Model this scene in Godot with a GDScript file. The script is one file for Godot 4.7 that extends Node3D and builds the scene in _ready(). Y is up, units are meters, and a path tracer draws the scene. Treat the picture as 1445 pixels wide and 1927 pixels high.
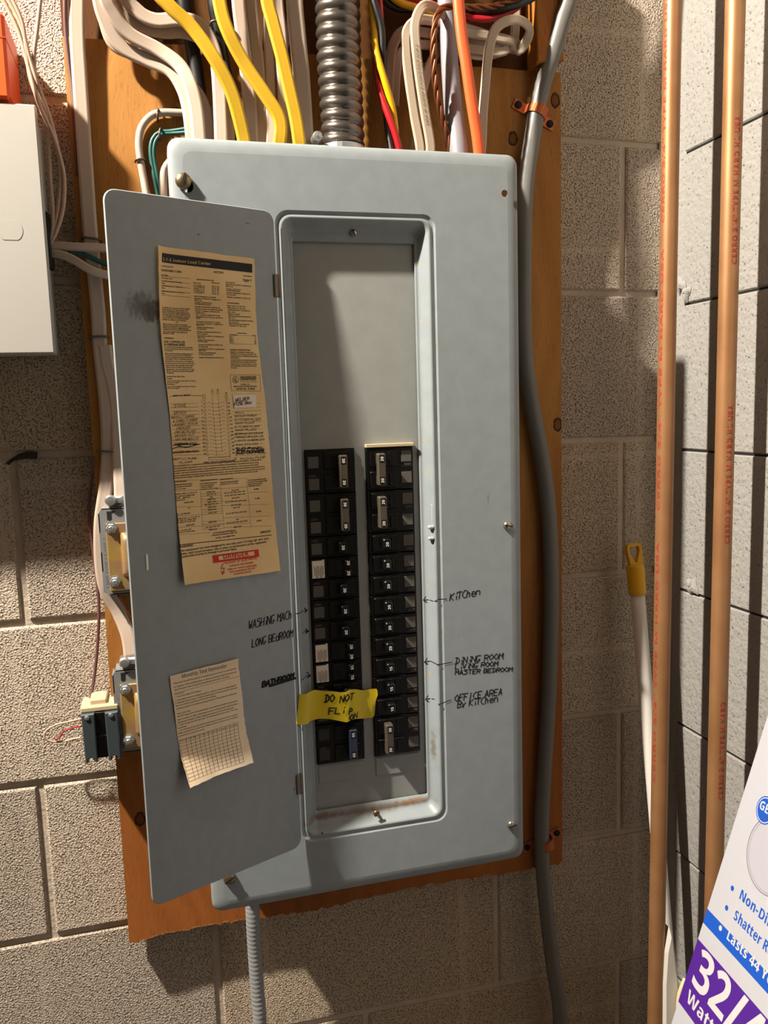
extends Node3D

# ---------- helpers: collections of triangles ----------
var used := {}
var M := {}
var rng := RandomNumberGenerator.new()

func st_new() -> SurfaceTool:
	var s := SurfaceTool.new()
	s.begin(Mesh.PRIMITIVE_TRIANGLES)
	s.set_smooth_group(-1)
	return s

func v3(a: Array) -> PackedVector3Array:
	var r := PackedVector3Array()
	for i in range(0, a.size(), 3):
		r.append(Vector3(a[i], a[i + 1], a[i + 2]) * 0.001)
	return r

func v2(a: Array) -> PackedVector2Array:
	var r := PackedVector2Array()
	for i in range(0, a.size(), 2):
		r.append(Vector2(a[i], a[i + 1]) * 0.001)
	return r

func vert(s: SurfaceTool, p: Vector3) -> void:
	s.set_uv(Vector2(p.x, -p.y))
	s.add_vertex(p)

func tri(s: SurfaceTool, a: Vector3, b: Vector3, c: Vector3) -> void:
	vert(s, a)
	vert(s, c)
	vert(s, b)

func quad(s: SurfaceTool, a: Vector3, b: Vector3, c: Vector3, d: Vector3) -> void:
	tri(s, a, b, c)
	tri(s, a, c, d)

func finish(s: SurfaceTool, m: Material) -> ArrayMesh:
	s.generate_normals()
	s.set_material(m)
	return s.commit()

func numbered(n: String) -> String:
	if not used.has(n):
		used[n] = 0
		return n
	used[n] += 1
	return "%s_%03d" % [n, used[n]]

func tag(o: Node3D, label: String, category: String, group := "") -> Node3D:
	o.set_meta("label", label)
	o.set_meta("category", category)
	if group:
		o.set_meta("group", group)
	return o

func thing(n: String, at: Vector3, label: String, category: String, group := "") -> Node3D:
	var o := Node3D.new()
	o.name = numbered(n)
	add_child(o)
	o.position = at
	return tag(o, label, category, group)

# a part whose vertices are given in the frame xf of the world
func part(n: String, s: SurfaceTool, m: Material, parent: Node3D, shift := Vector3.ZERO) -> MeshInstance3D:
	return part_mesh(n, finish(s, m), parent, shift)

func part_mesh(n: String, mesh: Mesh, parent: Node3D, shift := Vector3.ZERO) -> MeshInstance3D:
	var o := MeshInstance3D.new()
	o.name = n
	o.mesh = mesh
	o.position = shift
	o.cast_shadow = GeometryInstance3D.SHADOW_CASTING_SETTING_ON
	parent.add_child(o, true)
	return o

func solo(n: String, s: SurfaceTool, m: Material, label: String, category: String, group := "") -> MeshInstance3D:
	var o := part(numbered(n), s, m, self)
	tag(o, label, category, group)
	return o

func struct_part(n: String, s: SurfaceTool, m: Material) -> MeshInstance3D:
	var o := part(numbered(n), s, m, self)
	o.set_meta("kind", "structure")
	return o

# chamfered box
func box(s: SurfaceTool, c: Vector3, size: Vector3, e := 0.0, xf := Transform3D()) -> void:
	var h := size * 0.5
	e = minf(e, 0.49 * minf(size.x, minf(size.y, size.z)))
	if e <= 0.0:
		for ax in 3:
			for sg in [-1.0, 1.0]:
				var u := Vector3.ZERO
				var v := Vector3.ZERO
				var n := Vector3.ZERO
				n[ax] = h[ax] * sg
				u[(ax + 1) % 3] = h[(ax + 1) % 3] * sg
				v[(ax + 2) % 3] = h[(ax + 2) % 3]
				quad(s, xf * (c + n - u - v), xf * (c + n + u - v), xf * (c + n + u + v), xf * (c + n - u + v))
		return
	var i := h - Vector3(e, e, e)
	for ax in 3:
		var b := (ax + 1) % 3
		var d := (ax + 2) % 3
		for sg in [-1.0, 1.0]:
			var u := Vector3.ZERO
			var v := Vector3.ZERO
			var n := Vector3.ZERO
			n[ax] = h[ax] * sg
			u[b] = i[b] * sg
			v[d] = i[d]
			quad(s, xf * (c + n - u - v), xf * (c + n + u - v), xf * (c + n + u + v), xf * (c + n - u + v))
		# edges along axis ax
		for sb in [-1.0, 1.0]:
			for sd in [-1.0, 1.0]:
				var p := Vector3.ZERO
				var q := Vector3.ZERO
				p[b] = h[b] * sb
				p[d] = i[d] * sd
				q[b] = i[b] * sb
				q[d] = h[d] * sd
				var l := Vector3.ZERO
				l[ax] = i[ax] * sb * sd
				quad(s, xf * (c + p - l), xf * (c + p + l), xf * (c + q + l), xf * (c + q - l))
	for sx in [-1.0, 1.0]:
		for sy in [-1.0, 1.0]:
			for sz in [-1.0, 1.0]:
				var a := xf * (c + Vector3(h.x * sx, i.y * sy, i.z * sz))
				var b2 := xf * (c + Vector3(i.x * sx, h.y * sy, i.z * sz))
				var d2 := xf * (c + Vector3(i.x * sx, i.y * sy, h.z * sz))
				if sx * sy * sz > 0:
					tri(s, a, b2, d2)
				else:
					tri(s, a, d2, b2)

func rrect(cx: float, cy: float, w: float, h: float, r: float, z: float, n := 5) -> PackedVector3Array:
	var p := PackedVector3Array()
	var hw := w * 0.5 - r
	var hh := h * 0.5 - r
	for k in 4:
		var ox: float = [hw, -hw, -hw, hw][k]
		var oy: float = [hh, hh, -hh, -hh][k]
		for j in n + 1:
			var a: float = (k + float(j) / n) * PI / 2.0
			p.append(Vector3(cx + ox + cos(a) * r, cy + oy + sin(a) * r, z))
	return p

# loops run counterclockwise seen from +z; the first is the outer/back one
func loft(s: SurfaceTool, loops: Array) -> void:
	for k in loops.size() - 1:
		var a: PackedVector3Array = loops[k]
		var b: PackedVector3Array = loops[k + 1]
		for i in a.size():
			var j := (i + 1) % a.size()
			quad(s, a[i], a[j], b[j], b[i])

func cap(s: SurfaceTool, loop: PackedVector3Array, up := true) -> void:
	var flat := PackedVector2Array()
	for p in loop:
		flat.append(Vector2(p.x, p.y))
	var idx := Geometry2D.triangulate_polygon(flat)
	for i in range(0, idx.size(), 3):
		var a := loop[idx[i]]
		var b := loop[idx[i + 1]]
		var c := loop[idx[i + 2]]
		var ccw := (b - a).cross(c - a).z > 0
		if ccw == up:
			tri(s, a, b, c)
		else:
			tri(s, a, c, b)

# a polygon with holes joined to it by bridges
func keyholed(outer: PackedVector2Array, holes: Array) -> PackedVector2Array:
	var poly := outer.duplicate()
	for hole in holes:
		var hl: PackedVector2Array = hole.duplicate()
		if not Geometry2D.is_polygon_clockwise(hl):
			hl.reverse()
		var best := 1e9
		var bi := 0
		var bj := 0
		for i in poly.size():
			for j in hl.size():
				var dd: float = poly[i].distance_squared_to(hl[j])
				if dd < best:
					best = dd
					bi = i
					bj = j
		var out := PackedVector2Array()
		for i in bi + 1:
			out.append(poly[i])
		for j in hl.size() + 1:
			out.append(hl[(bj + j) % hl.size()])
		for i in range(bi, poly.size()):
			out.append(poly[i])
		poly = out
	return poly

func flat_face(s: SurfaceTool, poly: PackedVector2Array, z: float, up := true) -> void:
	var idx := Geometry2D.triangulate_polygon(poly)
	for i in range(0, idx.size(), 3):
		var a := poly[idx[i]]
		var b := poly[idx[i + 1]]
		var c := poly[idx[i + 2]]
		var pa := Vector3(a.x, a.y, z)
		var pb := Vector3(b.x, b.y, z)
		var pc := Vector3(c.x, c.y, z)
		if ((b - a).cross(c - a) > 0) == up:
			tri(s, pa, pb, pc)
		else:
			tri(s, pa, pc, pb)

func to2(loop: PackedVector3Array) -> PackedVector2Array:
	var r := PackedVector2Array()
	for p in loop:
		r.append(Vector2(p.x, p.y))
	return r

# extruded polygon with chamfered front edge, frame xf
func prism(s: SurfaceTool, poly: PackedVector2Array, z0: float, z1: float, e := 0.0, xf := Transform3D()) -> void:
	var p := poly.duplicate()
	if Geometry2D.is_polygon_clockwise(p):
		p.reverse()
	var top := p
	if e > 0.0:
		var ins := Geometry2D.offset_polygon(p, -e, Geometry2D.JOIN_MITER)
		if ins.size() == 1 and ins[0].size() == p.size():
			top = ins[0]
			if Geometry2D.is_polygon_clockwise(top):
				top.reverse()
			var best := 1e9
			var off := 0
			for k in top.size():
				var dd: float = top[k].distance_squared_to(p[0])
				if dd < best:
					best = dd
					off = k
			var t2 := PackedVector2Array()
			for k in top.size():
				t2.append(top[(k + off) % top.size()])
			top = t2
		else:
			e = 0.0
	var n := p.size()
	for i in n:
		var j := (i + 1) % n
		quad(s, xf * Vector3(p[i].x, p[i].y, z0), xf * Vector3(p[j].x, p[j].y, z0), xf * Vector3(p[j].x, p[j].y, z1 - e), xf * Vector3(p[i].x, p[i].y, z1 - e))
		if e > 0.0:
			quad(s, xf * Vector3(p[i].x, p[i].y, z1 - e), xf * Vector3(p[j].x, p[j].y, z1 - e), xf * Vector3(top[j].x, top[j].y, z1), xf * Vector3(top[i].x, top[i].y, z1))
	for side in 2:
		var pp: PackedVector2Array = top if side else p
		var z: float = z1 if side else z0
		var idx := Geometry2D.triangulate_polygon(pp)
		for i in range(0, idx.size(), 3):
			var a := pp[idx[i]]
			var b := pp[idx[i + 1]]
			var c := pp[idx[i + 2]]
			var ccw := (b - a).cross(c - a) > 0
			if ccw == (side == 1):
				tri(s, xf * Vector3(a.x, a.y, z), xf * Vector3(b.x, b.y, z), xf * Vector3(c.x, c.y, z))
			else:
				tri(s, xf * Vector3(a.x, a.y, z), xf * Vector3(c.x, c.y, z), xf * Vector3(b.x, b.y, z))

# turned shape: profile of (radius, height) along local +z of xf
func lathe(s: SurfaceTool, prof: Array, xf: Transform3D, n := 20) -> void:
	for k in prof.size() - 1:
		var a: Vector2 = prof[k]
		var b: Vector2 = prof[k + 1]
		for i in n:
			var t0 := TAU * i / n
			var t1 := TAU * (i + 1) / n
			quad(s, xf * Vector3(a.x * cos(t0), a.x * sin(t0), a.y), xf * Vector3(a.x * cos(t1), a.x * sin(t1), a.y), xf * Vector3(b.x * cos(t1), b.x * sin(t1), b.y), xf * Vector3(b.x * cos(t0), b.x * sin(t0), b.y))

# frames along a smooth curve through the points: Array of Transform3D (x across, y facing, z along), plus the length run so far
func frames(pts: PackedVector3Array, step := 0.006, facing := Vector3(0, 0, 1)) -> Array:
	var n := pts.size()
	var dense := PackedVector3Array()
	for i in n - 1:
		var p0 := pts[maxi(i - 1, 0)]
		var p1 := pts[i]
		var p2 := pts[i + 1]
		var p3 := pts[mini(i + 2, n - 1)]
		var m := maxi(2, int(ceil(p1.distance_to(p2) / step)))
		for k in m:
			dense.append(p1.cubic_interpolate(p2, p0, p3, float(k) / m))
	dense.append(pts[n - 1])
	var r := []
	var run := 0.0
	var last := facing
	for i in dense.size():
		var t := (dense[mini(i + 1, dense.size() - 1)] - dense[maxi(i - 1, 0)]).normalized()
		var f := facing - t * facing.dot(t)
		if f.length() < 0.25:
			f = last - t * last.dot(t)
		f = f.normalized()
		last = f
		if i > 0:
			run += dense[i].distance_to(dense[i - 1])
		r.append([Transform3D(Basis(f.cross(t), f, t), dense[i]), run])
	return r

func tube_on(s: SurfaceTool, fr: Array, prof: PackedVector2Array, rfun = null, caps := true) -> void:
	s.set_smooth_group(0)
	var n := prof.size()
	var prev := PackedVector3Array()
	for i in fr.size():
		var x: Transform3D = fr[i][0]
		var ring := PackedVector3Array()
		for k in n:
			var g := 1.0
			if rfun != null:
				g = rfun.call(fr[i][1], TAU * k / n)
			ring.append(x * Vector3(prof[k].x * g, prof[k].y * g, 0))
		if i > 0:
			for k in n:
				var j := (k + 1) % n
				quad(s, prev[k], prev[j], ring[j], ring[k])
		if caps and (i == 0 or i == fr.size() - 1):
			for k in n:
				if i == 0:
					tri(s, x.origin, ring[(k + 1) % n], ring[k])
				else:
					tri(s, x.origin, ring[k], ring[(k + 1) % n])
		prev = ring
	s.set_smooth_group(-1)

func circle(r: float, n := 12) -> PackedVector2Array:
	var p := PackedVector2Array()
	for k in n:
		p.append(Vector2(cos(TAU * k / n), sin(TAU * k / n)) * r)
	return p

# section of flat house cable: three rounded conductors side by side under one jacket
func flat_section(w: float, t: float) -> PackedVector2Array:
	var p := PackedVector2Array()
	var n := 28
	for k in n:
		var a := TAU * k / n
		var x := signf(cos(a)) * pow(absf(cos(a)), 0.75)
		var y := signf(sin(a)) * pow(absf(sin(a)), 0.6)
		y *= 0.74 + 0.26 * pow(absf(cos(1.5 * PI * x)), 0.55)
		p.append(Vector2(x * w * 0.5, y * t * 0.5))
	return p

func oval(w: float, t: float) -> PackedVector2Array:
	var p := circle(1.0, 18)
	for k in p.size():
		p[k] *= Vector2(w, t) * 0.5
	return p

func cable(n: String, pts: PackedVector3Array, section: PackedVector2Array, m: Material, label: String, category := "cable", group := "", facing := Vector3(0, 0, 1)) -> MeshInstance3D:
	var s := st_new()
	tube_on(s, frames(pts, 0.006, facing), section)
	return solo(n, s, m, label, category, group)

# helical strand round a path
func strand(pts: PackedVector3Array, radius: float, pitch: float, phase: float) -> PackedVector3Array:
	var r := PackedVector3Array()
	for f in frames(pts, 0.008):
		var x: Transform3D = f[0]
		var a: float = TAU * f[1] / pitch + phase
		r.append(x * Vector3(cos(a) * radius, sin(a) * radius, 0))
	return r

# ---------- lettering ----------
var fonts := {}
func font(bold: bool) -> Font:
	if not fonts.has(bold):
		var fo := SystemFont.new()
		fo.font_names = PackedStringArray(["Droid Sans"])
		fo.font_weight = 700 if bold else 400
		fonts[bold] = fo
	return fonts[bold]

# printed text: baseline start (x, y), width w (0: natural), capital height h; put(x, y) says where a point of the flat page lies
func text(s: SurfaceTool, words: String, x: float, y: float, w: float, h: float, put: Callable, bold := false, coarse := 2.0) -> void:
	var t := TextMesh.new()
	t.text = words
	t.font = font(bold)
	t.font_size = 32
	t.pixel_size = 1.0
	t.depth = 0.0
	t.curve_step = coarse
	t.horizontal_alignment = HORIZONTAL_ALIGNMENT_LEFT
	t.vertical_alignment = VERTICAL_ALIGNMENT_TOP
	if t.get_surface_count() == 0:
		return
	var a := t.surface_get_arrays(0)
	var v: PackedVector3Array = a[Mesh.ARRAY_VERTEX]
	var idx: PackedInt32Array = a[Mesh.ARRAY_INDEX]
	var x0 := 1e9
	var x1 := -1e9
	for p in v:
		x0 = minf(x0, p.x)
		x1 = maxf(x1, p.x)
	var ky := h / (0.714 * 32.0)
	var kx := w / (x1 - x0) if w > 0.0 else (ky * absf(w) if w < 0.0 else ky)
	var base := -font(bold).get_ascent(32)
	if idx.is_empty():
		for i in v.size():
			idx.append(i)
	for i in range(0, idx.size(), 3):
		var q := []
		for k in 3:
			var p := v[idx[i + k]]
			q.append(put.call(x + (p.x - x0) * kx, y + (p.y - base) * ky))
		# TextMesh triangles run clockwise from the front, as Godot wants
		vert(s, q[0])
		vert(s, q[1])
		vert(s, q[2])

const HAND := {
	"A": "00-26-40,12-32", "B": "00-06-36-45-44-33-03,33-42-41-30-00", "C": "46-26-04-02-20-40", "D": "10-16,06-26-44-42-20-00", "E": "46-06-00-40,03-33",
	"F": "46-06-00,03-33", "G": "46-16-04-02-10-30-42-22", "H": "00-06,40-46,03-43", "I": "20-26", "K": "00-06,46-03-40", "L": "06-00-40", "M": "00-06-23-46-40",
	"N": "00-06-40-46", "O": "26-04-02-20-42-44-26", "P": "00-06-36-45-44-33-03", "R": "00-06-36-45-44-33-03,23-40", "S": "46-16-05-14-34-42-30-00",
	"T": "06-46,26-20", "U": "06-01-10-30-41-46", "V": "06-20-46", "W": "06-10-23-30-46", "Y": "06-23-46,23-10", "Z": "06-46-00-40", "i": "20-23,25-26",
	"h": "06-00,03-24-33-30", "e": "02-42-34-14-02-10-40", "n": "00-04,03-14-34-43-40", "d": "46-40,43-14-02-10-40", "o": "14-02-10-30-42-34-14", "u": "04-01-10-30-44-40",
	"y": "04-20,44-10-00", "x": "00-44,04-40", "/": "00-46", "-": "03-43", "1": "20-26", "2": "05-26-44-00-40", "#": "10-16,30-36,02-42,04-44", ":": "21-22,24-25", " ": ""
}

func stroke(s: SurfaceTool, a: Vector2, b: Vector2, w: float, put: Callable) -> void:
	var d := b - a
	var n := maxi(1, int(ceil(d.length() / 0.004)))
	if d.length() < 1e-6:
		d = Vector2(1e-5, 0)
	var o := d.normalized().orthogonal() * w * 0.5
	for i in n:
		var p := a + d * (float(i) / n)
		var q := a + d * (float(i + 1) / n)
		quad(s, put.call(p.x + o.x, p.y + o.y), put.call(p.x - o.x, p.y - o.y), put.call(q.x - o.x, q.y - o.y), put.call(q.x + o.x, q.y + o.y))
	for e in [a, b]:
		var l := Vector2(w * 0.5, 0)
		for k in 6:
			var p: Vector2 = e + l.rotated(TAU * k / 6)
			var q: Vector2 = e + l.rotated(TAU * (k + 1) / 6)
			tri(s, put.call(e.x, e.y), put.call(p.x, p.y), put.call(q.x, q.y))

# handwriting: baseline start, letter height, slope of the line, pen width
func write(s: SurfaceTool, words: String, x: float, y: float, h: float, slope: float, pen: float, put: Callable, wide := 0.62, lean := 0.15) -> void:
	for c in words:
		var g: String = HAND.get(c, "")
		var k := h / 6.0
		var jig := rng.randf_range(-0.03, 0.03) * h
		if g:
			for line in g.split(","):
				var last := Vector2.INF
				for dd in line.split("-"):
					var u := float(dd[0].to_int()) + rng.randf_range(-0.2, 0.2)
					var v := float(dd[1].to_int()) + rng.randf_range(-0.2, 0.2)
					var px := x + u * h * wide / 4.0 + v * k * lean
					var p := Vector2(px, y + jig + v * k + (px - x) * slope)
					if last != Vector2.INF:
						stroke(s, last, p, pen, put)
					last = p
		var adv := h * wide * (1.32 if g and c != "i" else 0.8)
		x += adv
		y += adv * slope

# ---------- materials ----------
func mat(c: Color, rough := 0.6, metal := 0.0) -> StandardMaterial3D:
	var m := StandardMaterial3D.new()
	m.albedo_color = c
	m.roughness = rough
	m.metallic = metal
	return m

func noise_tex(freq: float, oct: int, a: Color, b: Color, seed_: int, size := 512, kind := FastNoiseLite.TYPE_SIMPLEX_SMOOTH) -> NoiseTexture2D:
	var n := FastNoiseLite.new()
	n.noise_type = kind
	n.frequency = freq
	n.fractal_octaves = oct
	n.seed = seed_
	var t := NoiseTexture2D.new()
	t.width = size
	t.height = size
	t.seamless = true
	t.noise = n
	var g := Gradient.new()
	g.set_color(0, a)
	g.set_color(1, b)
	t.color_ramp = g
	return t

func noise_normal(freq: float, oct: int, bump: float, seed_: int, size := 512, kind := FastNoiseLite.TYPE_SIMPLEX_SMOOTH) -> NoiseTexture2D:
	var n := FastNoiseLite.new()
	n.noise_type = kind
	n.frequency = freq
	n.fractal_octaves = oct
	n.seed = seed_
	var t := NoiseTexture2D.new()
	t.width = size
	t.height = size
	t.seamless = true
	t.as_normal_map = true
	t.bump_strength = bump
	t.noise = n
	return t

func triplanar(m: StandardMaterial3D, per_metre: float) -> StandardMaterial3D:
	m.uv1_triplanar = true
	m.uv1_world_triplanar = true
	m.uv1_scale = Vector3.ONE * per_metre
	return m

func stone(c: Color, dark: Color, freq: float, bump: float, seed_: int, scale: float, nrm: Texture2D = null) -> StandardMaterial3D:
	var m := mat(Color.WHITE, 0.95)
	m.metallic_specular = 0.2
	m.albedo_texture = noise_tex(0.012, 5, dark, c, seed_, 512)
	m.normal_enabled = true
	m.normal_texture = nrm if nrm else noise_normal(freq, 4, bump, seed_ + 7, 1024)
	m.normal_scale = 1.0
	return triplanar(m, scale)

# pits of a porous block: dark, sunken where the noise is low
func pitted(m: StandardMaterial3D, light: Color, dark: Color, freq: float, floor_: float, seed_: int, depth: float) -> void:
	var g := Gradient.new()
	g.offsets = PackedFloat32Array([0.0, floor_, floor_ + 0.09, 1.0])
	g.colors = PackedColorArray([dark.darkened(0.1), dark, light.lerp(dark, 0.25), light])
	var t := noise_tex(freq, 4, dark, light, seed_, 1024)
	t.color_ramp = g
	m.albedo_texture = t
	var h := Gradient.new()
	h.offsets = PackedFloat32Array([0.0, floor_, floor_ + 0.10, 1.0])
	h.colors = PackedColorArray([Color(0, 0, 0), Color(0.25, 0.25, 0.25), Color(0.85, 0.85, 0.85), Color(1, 1, 1)])
	var ht := noise_tex(freq, 4, Color.BLACK, Color.WHITE, seed_, 1024)
	ht.color_ramp = h
	m.heightmap_enabled = true
	m.heightmap_scale = depth
	m.heightmap_texture = ht

# board face: grain runs up the page; knots at given places (metres from the image's lower left corner)
func wood(w: int, h: int, wm: float, hm: float, light: Color, dark: Color, seed_: int, knots: PackedVector2Array, along := 6.0, across := 90.0) -> ImageTexture:
	var n := FastNoiseLite.new()
	n.seed = seed_
	n.frequency = 1.0
	n.fractal_octaves = 3
	var n2 := FastNoiseLite.new()
	n2.seed = seed_ + 3
	n2.frequency = 1.0
	n2.fractal_octaves = 2
	var im := Image.create(w, h, false, Image.FORMAT_RGB8)
	for j in h:
		for i in w:
			var x := wm * i / w
			var y := hm * (h - 1 - j) / h
			var warp := n2.get_noise_2d(x * 5.0, y * 2.2) * 0.05
			var kk := 0.0
			for k in knots:
				var dx := x - k.x
				var dy := y - k.y
				var r := sqrt(dx * dx + dy * dy * 0.5)
				warp += 0.012 * exp(-r * r / 0.0006) * signf(dx)
				var rn := r / 0.0062 + 0.15 * n2.get_noise_2d(x * 160.0, y * 160.0)
				kk = maxf(kk, (0.45 + 0.5 * smoothstep(0.62, 0.95, rn)) * (1.0 - smoothstep(1.0, 1.14, rn)))
			var rings := sin((x + warp) * across * 2.0 + n2.get_noise_2d(x * 9.0, y * 1.5) * 5.0)
			var fine := n.get_noise_2d((x + warp) * across * 6.0, y * along)
			var g := 0.5 + 0.10 * rings + 0.20 * fine
			g += 0.5 * n2.get_noise_2d(x * 3.0 + 40.0, y * 2.0)
			var c := dark.lerp(light, clampf(g, 0.0, 1.0))
			c = c.lerp(Color(c.r * 0.92, c.g * 0.78, c.b * 0.72), smoothstep(0.55, 0.1, y / hm))
			var pore := n.get_noise_2d(x * 700.0 + 9.0, y * 26.0)
			if pore > 0.42:
				c = c.darkened(0.09)
			c = c.lerp(Color(0.16, 0.07, 0.02), kk * 0.9)
			im.set_pixel(i, j, c)
	return ImageTexture.create_from_image(im)

func wood_mat(t: Texture2D, x0: float, y0: float, wm: float, hm: float) -> StandardMaterial3D:
	var m := mat(Color.WHITE, 0.62)
	m.metallic_specular = 0.3
	m.albedo_texture = t
	m.uv1_scale = Vector3(1.0 / wm, 1.0 / hm, 1)
	m.uv1_offset = Vector3(-x0 / wm, 1.0 + y0 / hm, 0)
	m.normal_enabled = true
	m.normal_texture = M.grain_bump
	return m

const LAMP := Vector3(-1.16, 2.7, 0.511)
const BULB := 0.032
var DOOR := Transform3D(Basis(Vector3(0.918, 0, -0.3966), Vector3(0, 1, 0), Vector3(0.3966, 0, 0.918)), Vector3(-0.092, 1.2, 0.129))

func _ready() -> void:
	# camera
	var cam := Camera3D.new()
	cam.name = "camera"
	cam.position = Vector3(-0.2255, 1.3498, 1.0626)
	cam.rotation = Vector3(-0.12552, -0.25974, -0.02992)
	cam.fov = 63.557
	cam.near = 0.02
	add_child(cam)
	cam.current = true
	# environment: a closed cellar, so only lamps light it
	var env := Environment.new()
	env.background_mode = Environment.BG_COLOR
	env.background_color = Color(0.02, 0.02, 0.02)
	env.tonemap_mode = Environment.TONE_MAPPER_LINEAR
	env.tonemap_exposure = 1.3
	env.sdfgi_enabled = true
	env.ssao_enabled = true
	env.ssil_enabled = true
	var we := WorldEnvironment.new()
	we.name = "environment"
	we.environment = env
	add_child(we)
	# bare bulb up to the left, close to the wall
	var bulb := OmniLight3D.new()
	bulb.name = "bulb_light"
	bulb.position = LAMP
	bulb.light_color = Color(1.0, 0.955, 0.885)
	bulb.light_energy = 9.5
	bulb.light_size = BULB
	bulb.omni_range = 12.0
	bulb.omni_attenuation = 2.0
	bulb.shadow_enabled = true
	add_child(bulb)
	rng.seed = 11
	build_materials()
	build_room()
	build_boards()
	build_panel()
	build_breakers()
	build_papers()
	build_tape()
	build_left_boxes()
	build_transformers()
	build_pipes()
	build_pole()
	build_scoop()
	build_carton()
	build_wires()
	build_lumps()
	build_smear()
	build_lamp()

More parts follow.
